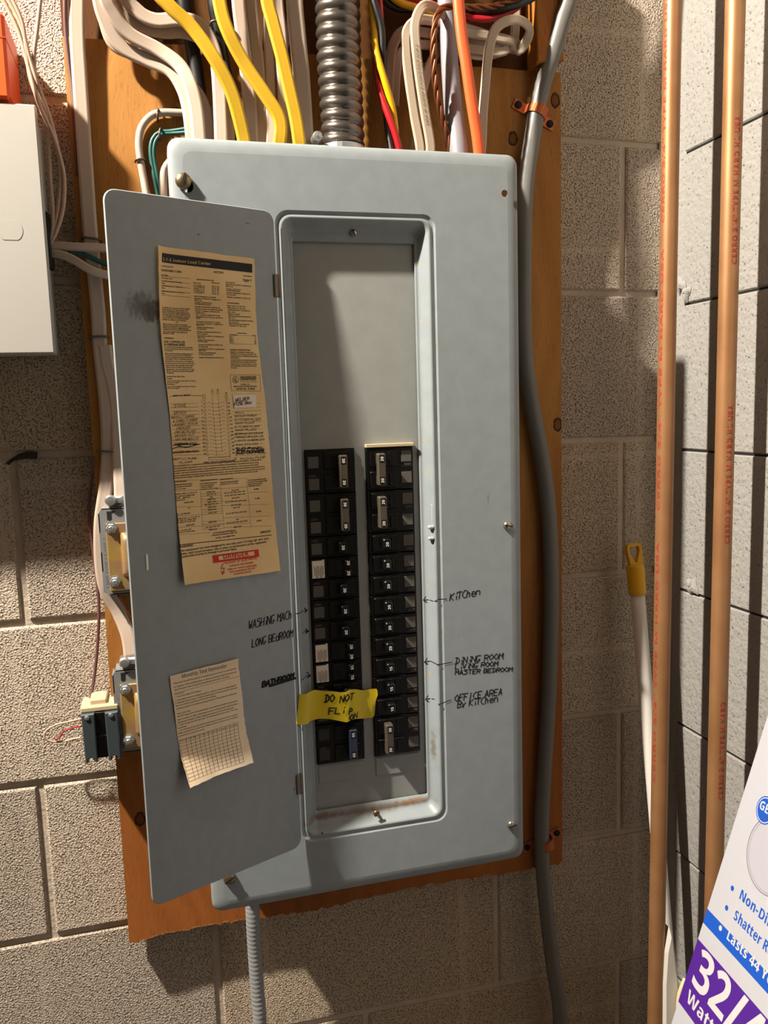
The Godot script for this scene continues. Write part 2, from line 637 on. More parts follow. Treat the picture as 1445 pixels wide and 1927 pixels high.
func build_materials() -> void:
	var rough := stone(Color(0.87, 0.80, 0.715), Color(0.72, 0.65, 0.565), 0.085, 5.0, 3, 3.5)
	pitted(rough, Color(0.80, 0.745, 0.68), Color(0.70, 0.645, 0.575), 0.085, 0.27, 5, 0.28)
	M.block = rough
	M.dark_block = mat(Color(0.24, 0.21, 0.18), 0.95)
	M.block_dark = rough.duplicate()
	M.block_dark.albedo_color = Color(0.93, 0.93, 0.94)
	M.block_warm = rough.duplicate()
	M.block_warm.albedo_color = Color(0.98, 0.96, 0.93)
	M.mortar = stone(Color(0.80, 0.75, 0.69), Color(0.71, 0.66, 0.60), 0.03, 2.0, 17, 3.0)
	M.concrete = stone(Color(0.60, 0.585, 0.57), Color(0.46, 0.445, 0.43), 0.02, 4.0, 29, 3.4)
	pitted(M.concrete, Color(0.60, 0.595, 0.585), Color(0.50, 0.49, 0.475), 0.045, 0.13, 31, 0.20)
	M.seam = mat(Color(0.12, 0.11, 0.10), 0.95)
	M.floor = mat(Color(0.24, 0.22, 0.20), 0.9)
	M.ceiling = mat(Color(0.22, 0.16, 0.11), 0.9)
	var img: ImageTexture = wood(640, 1152, 0.62, 1.14, Color(0.73, 0.53, 0.29), Color(0.58, 0.39, 0.18), 5, PackedVector2Array([Vector2(0.608, 1.081), Vector2(0.548, 1.030), Vector2(0.029, 0.182), Vector2(0.610, 0.659)]))
	var bump: Image = img.get_image().duplicate()
	bump.bump_map_to_normal_map(2.0)
	M.grain_bump = ImageTexture.create_from_image(bump)
	M.plywood = wood_mat(img, -0.31, 0.66, 0.62, 1.14)
	M.tar = mat(Color(0.20, 0.17, 0.14), 0.95)
	M.splinter = mat(Color(0.78, 0.58, 0.40), 0.8)
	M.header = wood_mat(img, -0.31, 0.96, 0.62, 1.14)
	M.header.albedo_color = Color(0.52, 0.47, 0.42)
	M.post = wood_mat(img, 0.1, 0.9, 0.62, 1.14)
	M.post.albedo_color = Color(1.0, 0.92, 0.84)
	var grey := Color(0.545, 0.580, 0.600)
	M.paint = mat(grey, 0.42)
	M.paint_plate = mat(Color.WHITE, 0.5)
	var chips := []
	for k in 26:
		chips.append([rng.randf_range(-0.05, 0.07), rng.randf_range(1.30, 1.52), rng.randf_range(0.0006, 0.0012), rng.randf_range(0.0008, 0.0028), Color(0.66, 0.62, 0.50), 0.6])
	M.paint_plate.albedo_texture = sheet_paint(256, 1024, -0.08, 0.848, 0.163, 0.702, Color(0.565, 0.58, 0.57), chips, 43)
	M.paint_plate.uv1_scale = Vector3(1.0 / 0.163, 1.0 / 0.702, 1)
	M.paint_plate.uv1_offset = Vector3(0.08 / 0.163, 1.0 + 0.848 / 0.702, 0)
	var rust := Color(0.42, 0.24, 0.10)
	var wear := [[0.0, 0.8525, 0.060, 0.0055, rust, 0.32], [-0.062, 0.8535, 0.022, 0.005, rust, 0.45], [0.055, 0.8545, 0.024, 0.004, Color(0.56, 0.38, 0.20), 0.6], [0.0815, 0.925, 0.0022, 0.018, Color(0.36, 0.30, 0.22), 0.5], [0.1968, 1.5838, 0.0035, 0.0055, Color(0.14, 0.12, 0.11), 0.75], [-0.0661, 0.8389, 0.0012, 0.0012, Color(0.2, 0.06, 0.03), 0.9], [0.1556, 1.2366, 0.0006, 0.006, Color(0.32, 0.32, 0.30), 0.6], [0.1177, 1.0621, 0.0006, 0.003, Color(0.75, 0.75, 0.72), 0.6]]
	for y in [1.5145, 1.492, 1.45, 1.31, 1.27, 1.13, 1.02]:
		wear.append([0.0795 + rng.randf_range(-0.001, 0.001), y, 0.0011, 0.0018, Color(0.72, 0.58, 0.36), 0.8])
	for y in [1.42, 1.335, 1.18, 1.075, 1.03, 0.96]:
		wear.append([0.0930, y, 0.0008, 0.004, Color(0.62, 0.44, 0.26), 0.7])
	M.paint_cover = mat(Color.WHITE, 0.42)
	M.paint_cover.albedo_texture = sheet_paint(768, 1600, -0.205, 0.755, 0.41, 0.89, grey, wear, 41)
	M.paint_cover.uv1_scale = Vector3(1.0 / 0.41, 1.0 / 0.89, 1)
	M.paint_cover.uv1_offset = Vector3(0.205 / 0.41, 1.0 + 0.755 / 0.89, 0)
	var soot := [[-0.1471, 0.2526, 0.010, 0.011, Color(0.10, 0.08, 0.06), 0.8], [-0.1561, 0.2573, 0.016, 0.014, Color(0.16, 0.14, 0.12), 0.55], [-0.1529, -0.2267, 0.0022, 0.0055, Color(0.66, 0.65, 0.60), 0.4], [-0.0913, 0.3323, 0.0010, 0.0007, Color(0.1, 0.1, 0.1), 0.9], [-0.0328, 0.3498, 0.0035, 0.0008, Color(0.2, 0.2, 0.2), 0.6], [-0.1482, 0.0076, 0.0110, 0.0150, Color(0.50, 0.52, 0.52), 0.5], [-0.0075, -0.2958, 0.0015, 0.0015, Color(0.3, 0.25, 0.2), 0.7], [-0.1127, -0.2835, 0.03, 0.02, Color(0.50, 0.53, 0.54), 0.4]]
	M.paint_door = mat(Color.WHITE, 0.36)
	M.paint_door.albedo_texture = sheet_paint(512, 1400, -0.19, -0.373, 0.192, 0.742, grey, soot, 47)
	M.paint_door.uv1_scale = Vector3(1.0 / 0.192, 1.0 / 0.742, 1)
	M.paint_door.uv1_offset = Vector3(0.19 / 0.192, 1.0 - 0.373 / 0.742, 0)
	M.paint_light = mat(Color(0.62, 0.64, 0.645), 0.4)
	M.dusty = mat(Color(0.72, 0.65, 0.53), 0.9)
	M.breaker = mat(Color(0.022, 0.021, 0.022), 0.32)
	M.breaker_handle = mat(Color(0.035, 0.035, 0.036), 0.3)
	M.handle_grey = mat(Color(0.46, 0.45, 0.44), 0.5)
	M.handle_brown = mat(Color(0.27, 0.24, 0.20), 0.5)
	M.handle_blue = mat(Color(0.16, 0.20, 0.28), 0.5)
	M.white_print = mat(Color(0.9, 0.9, 0.88), 0.6)
	M.label_grey = mat(Color(0.33, 0.315, 0.295), 0.7)
	M.label_white = mat(Color(0.90, 0.86, 0.80), 0.8)
	M.black_gap = mat(Color(0.03, 0.027, 0.025), 0.8)
	M.ink = mat(Color(0.035, 0.035, 0.05), 0.7)
	M.ink_soft = mat(Color(0.09, 0.07, 0.05), 0.9)
	M.ink_grey = mat(Color(0.30, 0.29, 0.30), 0.8)
	M.pencil = mat(Color(0.30, 0.25, 0.20), 0.9)
	M.old_paper = mat(Color.WHITE, 0.75)
	M.old_paper.albedo_texture = noise_tex(0.006, 4, Color(0.85, 0.72, 0.51), Color(0.95, 0.85, 0.66), 51, 512)
	triplanar(M.old_paper, 3.0)
	M.cream_paper = mat(Color.WHITE, 0.75)
	M.cream_paper.albedo_texture = noise_tex(0.006, 3, Color(0.91, 0.81, 0.67), Color(0.96, 0.90, 0.80), 57, 256)
	triplanar(M.cream_paper, 5.0)
	M.red_print = mat(Color(0.78, 0.16, 0.08), 0.7)
	M.red_ink = mat(Color(0.62, 0.20, 0.15), 0.6)
	M.gold_print = mat(Color(0.50, 0.42, 0.30), 0.7)
	M.yellow_tape = mat(Color(0.84, 0.75, 0.10), 0.45)
	M.screw = mat(Color(0.55, 0.49, 0.38), 0.35, 0.9)
	M.steel = mat(Color(0.66, 0.64, 0.60), 0.3, 0.9)
	M.steel_light = mat(Color(0.85, 0.84, 0.80), 0.3, 0.6)
	M.zinc = mat(Color(0.72, 0.73, 0.74), 0.38, 0.85)
	M.rusty = mat(Color(0.46, 0.42, 0.38), 0.5, 0.5)
	M.staple = mat(Color(0.38, 0.34, 0.30), 0.5, 0.6)
	M.galvanized = mat(Color(0.55, 0.56, 0.57), 0.55, 0.4)
	M.gold = mat(Color.WHITE, 0.32, 0.6)
	M.gold.albedo_texture = noise_tex(0.012, 3, Color(0.80, 0.68, 0.34), Color(0.70, 0.56, 0.50), 61, 256)
	triplanar(M.gold, 8.0)
	M.stamp = mat(Color(0.44, 0.45, 0.46), 0.6)
	M.slate = mat(Color(0.24, 0.28, 0.30), 0.5, 0.2)
	M.nm_white = mat(Color(0.70, 0.63, 0.575), 0.5)
	M.nm_cream = mat(Color(0.70, 0.635, 0.56), 0.5)
	M.nm_yellow = mat(Color(0.76, 0.61, 0.13), 0.45)
	M.yellow_wire = mat(Color(0.90, 0.70, 0.05), 0.4)
	M.red_wire = mat(Color(0.68, 0.08, 0.12), 0.4)
	M.black_rubber = mat(Color(0.07, 0.07, 0.08), 0.45)
	M.orange_wire = mat(Color(0.93, 0.38, 0.18), 0.45)
	M.green_wire = mat(Color(0.10, 0.33, 0.31), 0.45)
	M.pink_wire = mat(Color(0.72, 0.60, 0.52), 0.5)
	M.brown_wire = mat(Color(0.38, 0.26, 0.26), 0.5)
	M.lavender = mat(Color(0.52, 0.51, 0.54), 0.5)
	M.service_grey = mat(Color(0.42, 0.42, 0.41), 0.42)
	M.conduit = mat(Color(0.42, 0.395, 0.37), 0.30, 0.8)
	M.conduit_grey = mat(Color(0.58, 0.59, 0.60), 0.5)
	M.bare_copper = mat(Color(0.45, 0.27, 0.17), 0.45, 0.7)
	M.strap = mat(Color(0.72, 0.40, 0.24), 0.5, 0.5)
	M.copper = mat(Color.WHITE, 0.42, 0.45)
	M.copper.albedo_texture = noise_tex(0.01, 4, Color(0.60, 0.43, 0.285), Color(0.69, 0.515, 0.36), 71, 256)
	triplanar(M.copper, 4.0)
	M.cabinet = mat(Color(0.655, 0.645, 0.625), 0.6)
	M.cabinet_side = mat(Color(0.70, 0.69, 0.66), 0.6)
	M.orange_box = mat(Color(0.92, 0.33, 0.10), 0.4)
	M.orange_dark = mat(Color(0.60, 0.20, 0.06), 0.5)
	M.white_plastic = mat(Color(0.88, 0.87, 0.85), 0.4)
	M.cream_plastic = mat(Color(0.86, 0.82, 0.66), 0.45)
	M.yellow_plastic = mat(Color(0.88, 0.68, 0.08), 0.45)
	M.carton = mat(Color(0.655, 0.665, 0.705), 0.5)
	M.carton_pale = mat(Color(0.63, 0.63, 0.68), 0.5)
	M.carton_blue = mat(Color(0.05, 0.29, 0.68), 0.5)
	M.carton_purple = mat(Color(0.26, 0.09, 0.50), 0.5)
	M.carton_white = mat(Color(0.72, 0.72, 0.74), 0.5)
	M.glow = mat(Color(1, 0.95, 0.85), 0.5)
	M.glow.emission_enabled = true
	M.glow.emission = Color(1.0, 0.955, 0.885)
	M.glow.emission_energy_multiplier = 8.0

# painted sheet: even colour with stains and chips of their own shape; each spot: x, y, half width, half height, colour, strength
func sheet_paint(w: int, h: int, x0: float, y0: float, wm: float, hm: float, base: Color, spots: Array, seed_: int) -> ImageTexture:
	var n := FastNoiseLite.new()
	n.seed = seed_
	n.frequency = 1.0
	n.fractal_octaves = 4
	var im := Image.create(w, h, false, Image.FORMAT_RGB8)
	for j in h:
		for i in w:
			var g := 1.0 + 0.035 * n.get_noise_2d(i * 0.02, j * 0.02)
			im.set_pixel(i, j, Color(base.r * g, base.g * g, base.b * g))
	for sp in spots:
		var cx: float = (sp[0] - x0) / wm * w
		var cy: float = (1.0 - (sp[1] - y0) / hm) * h
		var rx: float = sp[2] / wm * w
		var ry: float = sp[3] / hm * h
		for j in range(maxi(0, int(cy - ry * 1.8)), mini(h, int(cy + ry * 1.8) + 2)):
			for i in range(maxi(0, int(cx - rx * 1.8)), mini(w, int(cx + rx * 1.8) + 2)):
				var d := Vector2((i - cx) / maxf(rx, 0.5), (j - cy) / maxf(ry, 0.5)).length()
				d += 0.55 * n.get_noise_2d(i * 0.06 + 30.0, j * 0.06)
				var k := clampf(1.3 - d, 0.0, 1.0)
				k = k * k * (3.0 - 2.0 * k) * float(sp[5])
				if k > 0.0:
					im.set_pixel(i, j, im.get_pixel(i, j).lerp(sp[4], k))
	return ImageTexture.create_from_image(im)

# ---------- the panel ----------
const ZF := 0.125   # front of the panel cover
const CY := 1.2     # height of the panel's centre

func screw(n: String, parent: Node3D, at: Vector3, r: float, turn: float, m: Material, shift: Vector3, shank := 0.006) -> void:
	var s := st_new()
	var xf := Transform3D(Basis(), at)
	s.set_smooth_group(0)
	lathe(s, [Vector2(r * 0.45, -shank), Vector2(r * 0.45, -0.0002), Vector2(r, -0.0002), Vector2(r, r * 0.18), Vector2(r * 0.9, r * 0.42), Vector2(r * 0.62, r * 0.62), Vector2(r * 0.3, r * 0.7), Vector2(0.00005, r * 0.72)], xf, 18)
	s.set_smooth_group(-1)
	var o := part(n, s, m, parent, shift)
	var g := st_new()
	box(g, Vector3(0, 0, r * 0.68), Vector3(r * 1.75, r * 0.26, r * 0.16), 0.0, xf * Transform3D(Basis(Vector3(0, 0, 1), turn), Vector3.ZERO))
	part("slot", g, M.black_gap, o)

func build_panel() -> void:
	var root := thing("breaker_panel", Vector3(0, CY - 0.441, 0.0237), "tall grey metal breaker panel with its hinged door swung open to the left", "breaker panel")
	var sh := -root.position
	# enclosure behind the cover
	var s := st_new()
	for w in [[Vector3(-0.1805, CY, 0.0645), Vector3(0.0016, 0.838, 0.081)], [Vector3(0.1805, CY, 0.0645), Vector3(0.0016, 0.838, 0.081)], [Vector3(0, CY + 0.419, 0.0645), Vector3(0.3626, 0.0016, 0.081)], [Vector3(0, CY - 0.419, 0.0645), Vector3(0.3626, 0.0016, 0.081)], [Vector3(0, CY, 0.0248), Vector3(0.3626, 0.838, 0.0016)]]:
		box(s, w[0], w[1])
	part("enclosure", s, M.paint, root, sh)
	# cover: rolled outer edge, flat face, pressed surround of the opening
	s = st_new()
	s.set_smooth_group(1)
	var w := 0.4015
	var h := 0.8819
	var l := []
	for d in [[0.0, 0.1035, 0.013], [0.0, 0.1185, 0.013], [0.0009, 0.1206, 0.013], [0.0035, 0.1225, 0.0125], [0.0080, 0.1239, 0.0115], [0.0122, 0.1247, 0.0105], [0.0152, 0.125, 0.010]]:
		l.append(rrect(0, CY, w - 2 * d[0], h - 2 * d[0], d[2], d[1], 6))
	loft(s, l)
	s.set_smooth_group(-1)
	var ox := 0.00235
	var oy := CY - 0.0004
	var r := []
	for d in [[0.0, 0.0, 0.125, 0.0150], [0.0012, 0.0012, 0.1234, 0.0145], [0.0032, 0.0032, 0.1227, 0.0135], [0.0050, 0.0050, 0.1236, 0.0128], [0.0066, 0.0066, 0.1244, 0.0122], [0.0082, 0.0082, 0.1240, 0.0118], [0.0096, 0.0096, 0.1222, 0.0112], [0.0135, 0.0140, 0.1140, 0.0100], [0.0160, 0.0170, 0.1100, 0.0090], [0.0176, 0.0190, 0.1087, 0.0080], [0.0188, 0.0205, 0.1085, 0.0070], [0.0210, 0.0301, 0.1085, 0.0015], [0.0210, 0.0301, 0.1066, 0.0015]]:
		r.append(rrect(ox, oy, 0.1857 - 2 * d[0], 0.7387 - 2 * d[1], d[3], d[2], 6))
	var hole := PackedVector2Array()
	var hole2 := PackedVector2Array()
	var hc := Vector3(0.182, 1.5955, 0.125)
	var kc := Vector3(-0.1838, 1.5933, 0.125)
	for k in 14:
		hole.append(Vector2(hc.x, hc.y) + Vector2(0.0041, 0).rotated(TAU * k / 14))
		var q := Vector2(0.0078, 0).rotated(TAU * k / 14)
		hole2.append(Vector2(kc.x + 0.0012, kc.y - 0.0018) + Vector2(q.x * 0.85, q.y * 1.1).rotated(0.35))
	var face := to2(l[l.size() - 1])
	var cuts := [-0.3, kc.x + 0.0012, ox, hc.x, 0.3]
	for k in 4:
		var strip := PackedVector2Array([Vector2(cuts[k], 0), Vector2(cuts[k + 1], 0), Vector2(cuts[k + 1], 3), Vector2(cuts[k], 3)])
		for a in Geometry2D.intersect_polygons(face, strip):
			var left := [a]
			for hl in [to2(r[0]), hole, hole2]:
				var next := []
				for q in left:
					next.append_array(Geometry2D.clip_polygons(q, hl))
				left = next
			for q in left:
				flat_face(s, q, ZF)
	s.set_smooth_group(2)
	loft(s, r)
	s.set_smooth_group(-1)
	for hl in [hole, hole2]:
		for k in hl.size():
			var a: Vector2 = hl[k]
			var b: Vector2 = hl[(k + 1) % hl.size()]
			quad(s, Vector3(b.x, b.y, ZF), Vector3(a.x, a.y, ZF), Vector3(a.x, a.y, ZF - 0.0018), Vector3(b.x, b.y, ZF - 0.0018))
	var cover := part("cover", s, M.paint_cover, root, sh)
	# latch tabs on the right side of the opening
	s = st_new()
	box(s, Vector3(0.083, 1.2048, 0.121), Vector3(0.008, 0.0045, 0.006), 0.0015)
	box(s, Vector3(0.0827, 1.1911, 0.121), Vector3(0.008, 0.0040, 0.006), 0.0015)
	box(s, Vector3(0.0858, 1.222, 0.12), Vector3(0.0035, 0.022, 0.003), 0.001)
	part("latch_catch", s, M.paint_light, cover)
	# plate behind the opening, cut out for two columns of breakers
	s = st_new()
	var ph := 0.3849
	var cut := func(x0: float, x1: float) -> PackedVector2Array:
		return PackedVector2Array([Vector2(x0, CY - 0.2822), Vector2(x1, CY - 0.2822), Vector2(x1, CY - 0.2822 + ph + 0.0008), Vector2(x0, CY - 0.2822 + ph + 0.0008)])
	var outer := PackedVector2Array([Vector2(-0.080, CY - 0.352), Vector2(0.083, CY - 0.352), Vector2(0.083, CY + 0.350), Vector2(-0.080, CY + 0.350)])
	flat_face(s, keyholed(outer, [cut.call(-0.0653, -0.0052), cut.call(0.0075, 0.0668)]), 0.1048)
	for xs in [[-0.0653, -0.0052], [0.0075, 0.0668]]:
		var p: PackedVector2Array = cut.call(xs[0], xs[1])
		for k in 4:
			var a := p[k]
			var b := p[(k + 1) % 4]
			quad(s, Vector3(b.x, b.y, 0.1048), Vector3(a.x, a.y, 0.1048), Vector3(a.x, a.y, 0.1), Vector3(b.x, b.y, 0.1))
	var plate := part("dead_front_plate", s, M.paint_plate, root, sh)
	s = st_new()
	box(s, Vector3(-0.0352, CY - 0.2955, 0.1050), Vector3(0.0575, 0.0225, 0.0010), 0.0004)
	part("filler_plate", s, M.paint_plate, plate)
	s = st_new()
	box(s, Vector3(0.0372, CY - 0.2955, 0.1052), Vector3(0.0570, 0.0235, 0.0014), 0.0004)
	part("filler_plate", s, M.paint_plate, plate)
	s = st_new()
	box(s, Vector3(0.0370, CY + 0.1053, 0.1085), Vector3(0.0595, 0.0042, 0.0075), 0.0006)
	part("bent_tab", s, M.dusty, plate)
	# screws
	screw("cover_screw", root, Vector3(-0.186, 1.5945, 0.1262), 0.0085, 1.25, M.screw, sh, 0.03)
	screw("cover_screw", root, Vector3(0.1809, 1.2009, 0.1255), 0.0058, 2.9, M.steel, sh, 0.006)
	screw("cover_screw", root, Vector3(0.1818, 0.8094, 0.1255), 0.0062, 0.15, M.steel, sh, 0.006)
	screw("cover_screw", root, Vector3(-0.179, 0.8029, 0.1255), 0.0075, 0.5, M.screw, sh, 0.006)
	screw("plate_screw", root, Vector3(0.0015, 1.5492, 0.1095), 0.0042, -1.1, M.steel, sh, 0.006)
	screw("plate_screw", root, Vector3(0.003, 0.853, 0.1225), 0.0042, 0.9, M.screw, sh, 0.012)
	# door, in its own axes: x runs from the free edge (negative) to the hinges, z leaves the inner face
	s = st_new()
	var dw := 0.1879
	var dh := 0.7366
	s.set_smooth_group(1)
	var dl := []
	for d in [[0.0, -0.0020, 0.012], [0.0, -0.0007, 0.012], [0.0008, 0.0, 0.0115]]:
		dl.append(rrect(-dw * 0.5, -0.0023, dw - 2 * d[0], dh - 2 * d[0], d[2], d[1], 5))
	loft(s, dl)
	s.set_smooth_group(-1)
	cap(s, dl[2], true)
	cap(s, dl[0], false)
	var door := part("door", s, M.paint_door, root)
	door.transform = DOOR
	door.position += sh
	for y in [0.2865, -0.2915]:
		s = st_new()
		box(s, Vector3(-0.0012, y, 0.0012), Vector3(0.0060, 0.0250, 0.0022), 0.0008)
		tube_on(s, frames(PackedVector3Array([Vector3(0.002, y - 0.0125, 0.0012), Vector3(0.002, y, 0.0012), Vector3(0.002, y + 0.0125, 0.0012)])), circle(0.0019, 10))
		part("hinge", s, M.rusty, door)
	s = st_new()
	box(s, Vector3(-0.1690, 0.0005, 0.0003), Vector3(0.0024, 0.0165, 0.0008), 0.0002)
	part("latch_slot", s, M.steel_light, door)
	# marker notes
	var on_cover := func(x: float, y: float) -> Vector3: return Vector3(x, y, ZF + 0.00025)
	s = st_new()
	write(s, "KiTChen", 0.1035, 1.1131, 0.0086, 0.093, 0.0011, on_cover, 0.538, 0.15)
	write(s, "DiNiNG ROOM", 0.1088, 1.0326, 0.0075, -0.015, 0.0011, on_cover, 0.668, 0.15)
	write(s, "LiViNG ROOM", 0.1086, 1.0258, 0.0061, -0.042, 0.0011, on_cover, 0.734, 0.15)
	write(s, "MASTER BEDROOM", 0.1085, 1.0187, 0.0054, -0.057, 0.0011, on_cover, 0.802, 0.15)
	write(s, "OFFICE AREA", 0.1071, 0.9843, 0.0082, 0.016, 0.0011, on_cover, 0.564, 0.15)
	write(s, "By KiTChen", 0.1104, 0.9756, 0.0082, 0.024, 0.0011, on_cover, 0.555, 0.15)
	var rim := func(x, y): return Vector3(x, y, lerpf(0.1088, 0.1252, clampf((absf(x - 0.00235) - 0.0770) / 0.0075, 0, 1)) + 0.0004)
	stroke(s, Vector2(0.0747, 1.1125), Vector2(0.0809, 1.1133), 0.0011, rim)
	stroke(s, Vector2(0.0809, 1.1133), Vector2(0.0839, 1.1127), 0.0011, rim)
	stroke(s, Vector2(0.0747, 1.1125), Vector2(0.0790, 1.1180), 0.0011, rim)
	stroke(s, Vector2(0.0747, 1.1125), Vector2(0.0801, 1.1091), 0.0011, rim)
	stroke(s, Vector2(0.0853, 1.1132), Vector2(0.0884, 1.1159), 0.0011, rim)
	stroke(s, Vector2(0.0884, 1.1159), Vector2(0.0993, 1.1156), 0.0011, rim)
	stroke(s, Vector2(0.0741, 1.0335), Vector2(0.0811, 1.0354), 0.0011, rim)
	stroke(s, Vector2(0.0811, 1.0354), Vector2(0.0862, 1.0337), 0.0011, rim)
	stroke(s, Vector2(0.0862, 1.0337), Vector2(0.1046, 1.0351), 0.0011, rim)
	stroke(s, Vector2(0.0741, 1.0335), Vector2(0.0784, 1.0390), 0.0011, rim)
	stroke(s, Vector2(0.0741, 1.0335), Vector2(0.0796, 1.0300), 0.0011, rim)
	stroke(s, Vector2(0.0743, 0.9854), Vector2(0.0806, 0.9867), 0.0011, rim)
	stroke(s, Vector2(0.0806, 0.9867), Vector2(0.0830, 0.9876), 0.0011, rim)
	stroke(s, Vector2(0.0743, 0.9854), Vector2(0.0787, 0.9910), 0.0011, rim)
	stroke(s, Vector2(0.0743, 0.9854), Vector2(0.0798, 0.9812), 0.0011, rim)
	stroke(s, Vector2(0.0864, 0.9830), Vector2(0.1022, 0.9870), 0.0011, rim)
	stroke(s, Vector2(-0.0859, 1.1148), Vector2(-0.0779, 1.1140), 0.0011, rim)
	stroke(s, Vector2(-0.0779, 1.1140), Vector2(-0.0704, 1.1133), 0.0011, rim)
	stroke(s, Vector2(-0.0704, 1.1133), Vector2(-0.0745, 1.1176), 0.0011, rim)
	stroke(s, Vector2(-0.0704, 1.1133), Vector2(-0.0742, 1.1098), 0.0011, rim)
	stroke(s, Vector2(-0.0785, 1.0883), Vector2(-0.0695, 1.0879), 0.0011, rim)
	stroke(s, Vector2(-0.0695, 1.0879), Vector2(-0.0737, 1.0917), 0.0011, rim)
	stroke(s, Vector2(-0.0695, 1.0879), Vector2(-0.0746, 1.0846), 0.0011, rim)
	stroke(s, Vector2(-0.0829, 1.0345), Vector2(-0.0762, 1.0332), 0.0011, rim)
	stroke(s, Vector2(-0.0762, 1.0332), Vector2(-0.0698, 1.0328), 0.0011, rim)
	stroke(s, Vector2(-0.0698, 1.0328), Vector2(-0.0746, 1.0389), 0.0011, rim)
	stroke(s, Vector2(-0.0698, 1.0328), Vector2(-0.0744, 1.0297), 0.0011, rim)
	part("marker_note", s, M.ink, cover)
	s = st_new()
	var on_door := func(x: float, y: float) -> Vector3: return Vector3(x, y, 0.0003)
	write(s, "WASHiNG MACh", -0.0567, -0.0914, 0.0090, 0.036, 0.0011, on_door, 0.434, 0.15)
	write(s, "LONG BEdROOM", -0.0539, -0.1128, 0.0085, 0.025, 0.0011, on_door, 0.421, 0.15)
	write(s, "BATHROOM", -0.0436, -0.1623, 0.0068, 0.016, 0.0011, on_door, 0.595, 0.15)
	write(s, "BATHROOM", -0.0429, -0.1618, 0.0056, 0.031, 0.0018, on_door, 0.729, 0.15)
	stroke(s, Vector2(-0.0332, -0.1629), Vector2(0.0014, -0.1615), 0.0030, on_door)
	part("marker_note", s, M.ink, door)

# ---------- breakers ----------
var breaker_cache := {}
func bk(n: String, make: Callable, m: Material) -> ArrayMesh:
	if not breaker_cache.has(n):
		var s := st_new()
		make.call(s)
		breaker_cache[n] = finish(s, m)
	return breaker_cache[n]

func breaker(left: bool, row: int, kind: String, amps: String, label: String) -> void:
	var rows := 2 if kind == "double" or kind == "blue" else 1
	var cy := CY + 0.1029 - 0.02563 * (row + rows * 0.5)
	var root := thing("circuit_breaker", Vector3(-0.0353 if left else 0.0371, cy, 0.1085), label, "breaker", "breakers in the left column" if left else "breakers in the right column")
	if left:
		root.rotation.z = PI
	var hh := 0.02563 * rows
	part_mesh("body", bk("body%d" % rows, func(s):
		box(s, Vector3(0, 0, -0.021), Vector3(0.0584, hh - 0.0006, 0.042), 0.0009)
		for k in rows:
			var y := (k - (rows - 1) * 0.5) * 0.02563
			box(s, Vector3(-0.0085, y, 0.0005), Vector3(0.0330, 0.0205, 0.0042), 0.0012)
			box(s, Vector3(0.0215, y - 0.0110, 0.0003), Vector3(0.0140, 0.0016, 0.0016), 0.0004)
			box(s, Vector3(-0.0010, y, 0.0020), Vector3(0.0022, 0.0140, 0.0034), 0.0006), M.breaker), root)
	var ys: Array = [0.0] if rows == 1 else [-0.0128, 0.0128]
	if kind == "single":
		part_mesh("handle", bk("h1", func(s): box(s, Vector3(-0.0092, 0, 0.0062), Vector3(0.0095, 0.0132, 0.0116), 0.0016), M.breaker_handle), root)
	elif kind == "tandem":
		ys = [-0.0062, 0.0062]
		for y in ys:
			part_mesh("handle", bk("h2%d" % signf(y), func(s): box(s, Vector3(-0.0155, y, 0.0045), Vector3(0.0085, 0.0075, 0.0080), 0.0012), M.breaker_handle), root)
	else:
		part_mesh("handle", bk("h3" + kind, func(s):
			box(s, Vector3(-0.0132, 0, 0.0085), Vector3(0.0098, 0.0385, 0.0090), 0.0014)
			for y in ys:
				box(s, Vector3(-0.0132, y, 0.0035), Vector3(0.0092, 0.0125, 0.0090), 0.001), M.handle_blue if kind == "blue" else (M.handle_brown if left else M.handle_grey)), root)
		for y in ys:
			part_mesh("number_window", bk("nw%d" % signf(y), func(s): box(s, Vector3(-0.0130, y, 0.01305), Vector3(0.0052, 0.0085, 0.0003), 0.0), M.breaker), root)
	var hx := -0.0092 if kind == "single" else (-0.0155 if kind == "tandem" else -0.0130)
	var hz := 0.01215 if kind == "single" else (0.0087 if kind == "tandem" else 0.0134)
	for y in ys:
		part_mesh("rating_number", bk("n%s%.4f%.4f" % [amps, hx, y], func(s):
			text(s, amps, -0.0027, -0.0017, 0.0054, 0.0034, func(a, b): return Vector3(hx - b, y + a, hz), true), M.white_print), root)
	var lx := 0.0205
	if kind == "tandem":
		part_mesh("rating_label", bk("lt", func(s): box(s, Vector3(0.0195, 0, 0.0003), Vector3(0.0150, 0.0222, 0.0008), 0.0002), M.label_white), root)
		part_mesh("label_print", bk("ltp", func(s):
			for k in 7:
				box(s, Vector3(0.0140 + k * 0.0017, 0.002 + 0.0012 * (k % 3), 0.0008), Vector3(0.0006, 0.011 + 0.002 * ((k * 5) % 3), 0.00012)), M.ink_grey), root)
	else:
		for k in rows:
			var y := (k - (rows - 1) * 0.5) * 0.02563
			part_mesh("rating_label", bk("l%.4f%s" % [y, kind], func(s):
				if kind == "blue":
					for j in 8:
						box(s, Vector3(0.0150 + j * 0.0016, y, 0.0003), Vector3(0.0009, 0.0150 - 0.001 * (j % 3), 0.0008), 0.0002)
				else:
					box(s, Vector3(lx, y + 0.0015, 0.0003), Vector3(0.0125, 0.0135, 0.0008), 0.0002), M.label_grey), root)
			if kind == "single" or k == 1:
				part_mesh("label_print", bk("lp%.4f" % y, func(s):
					for j in 2:
						box(s, Vector3(lx + 0.0015, y - 0.0076 - j * 0.0016, 0.0006), Vector3(0.0085 - j * 0.001, 0.0007, 0.0006)), M.label_grey), root)

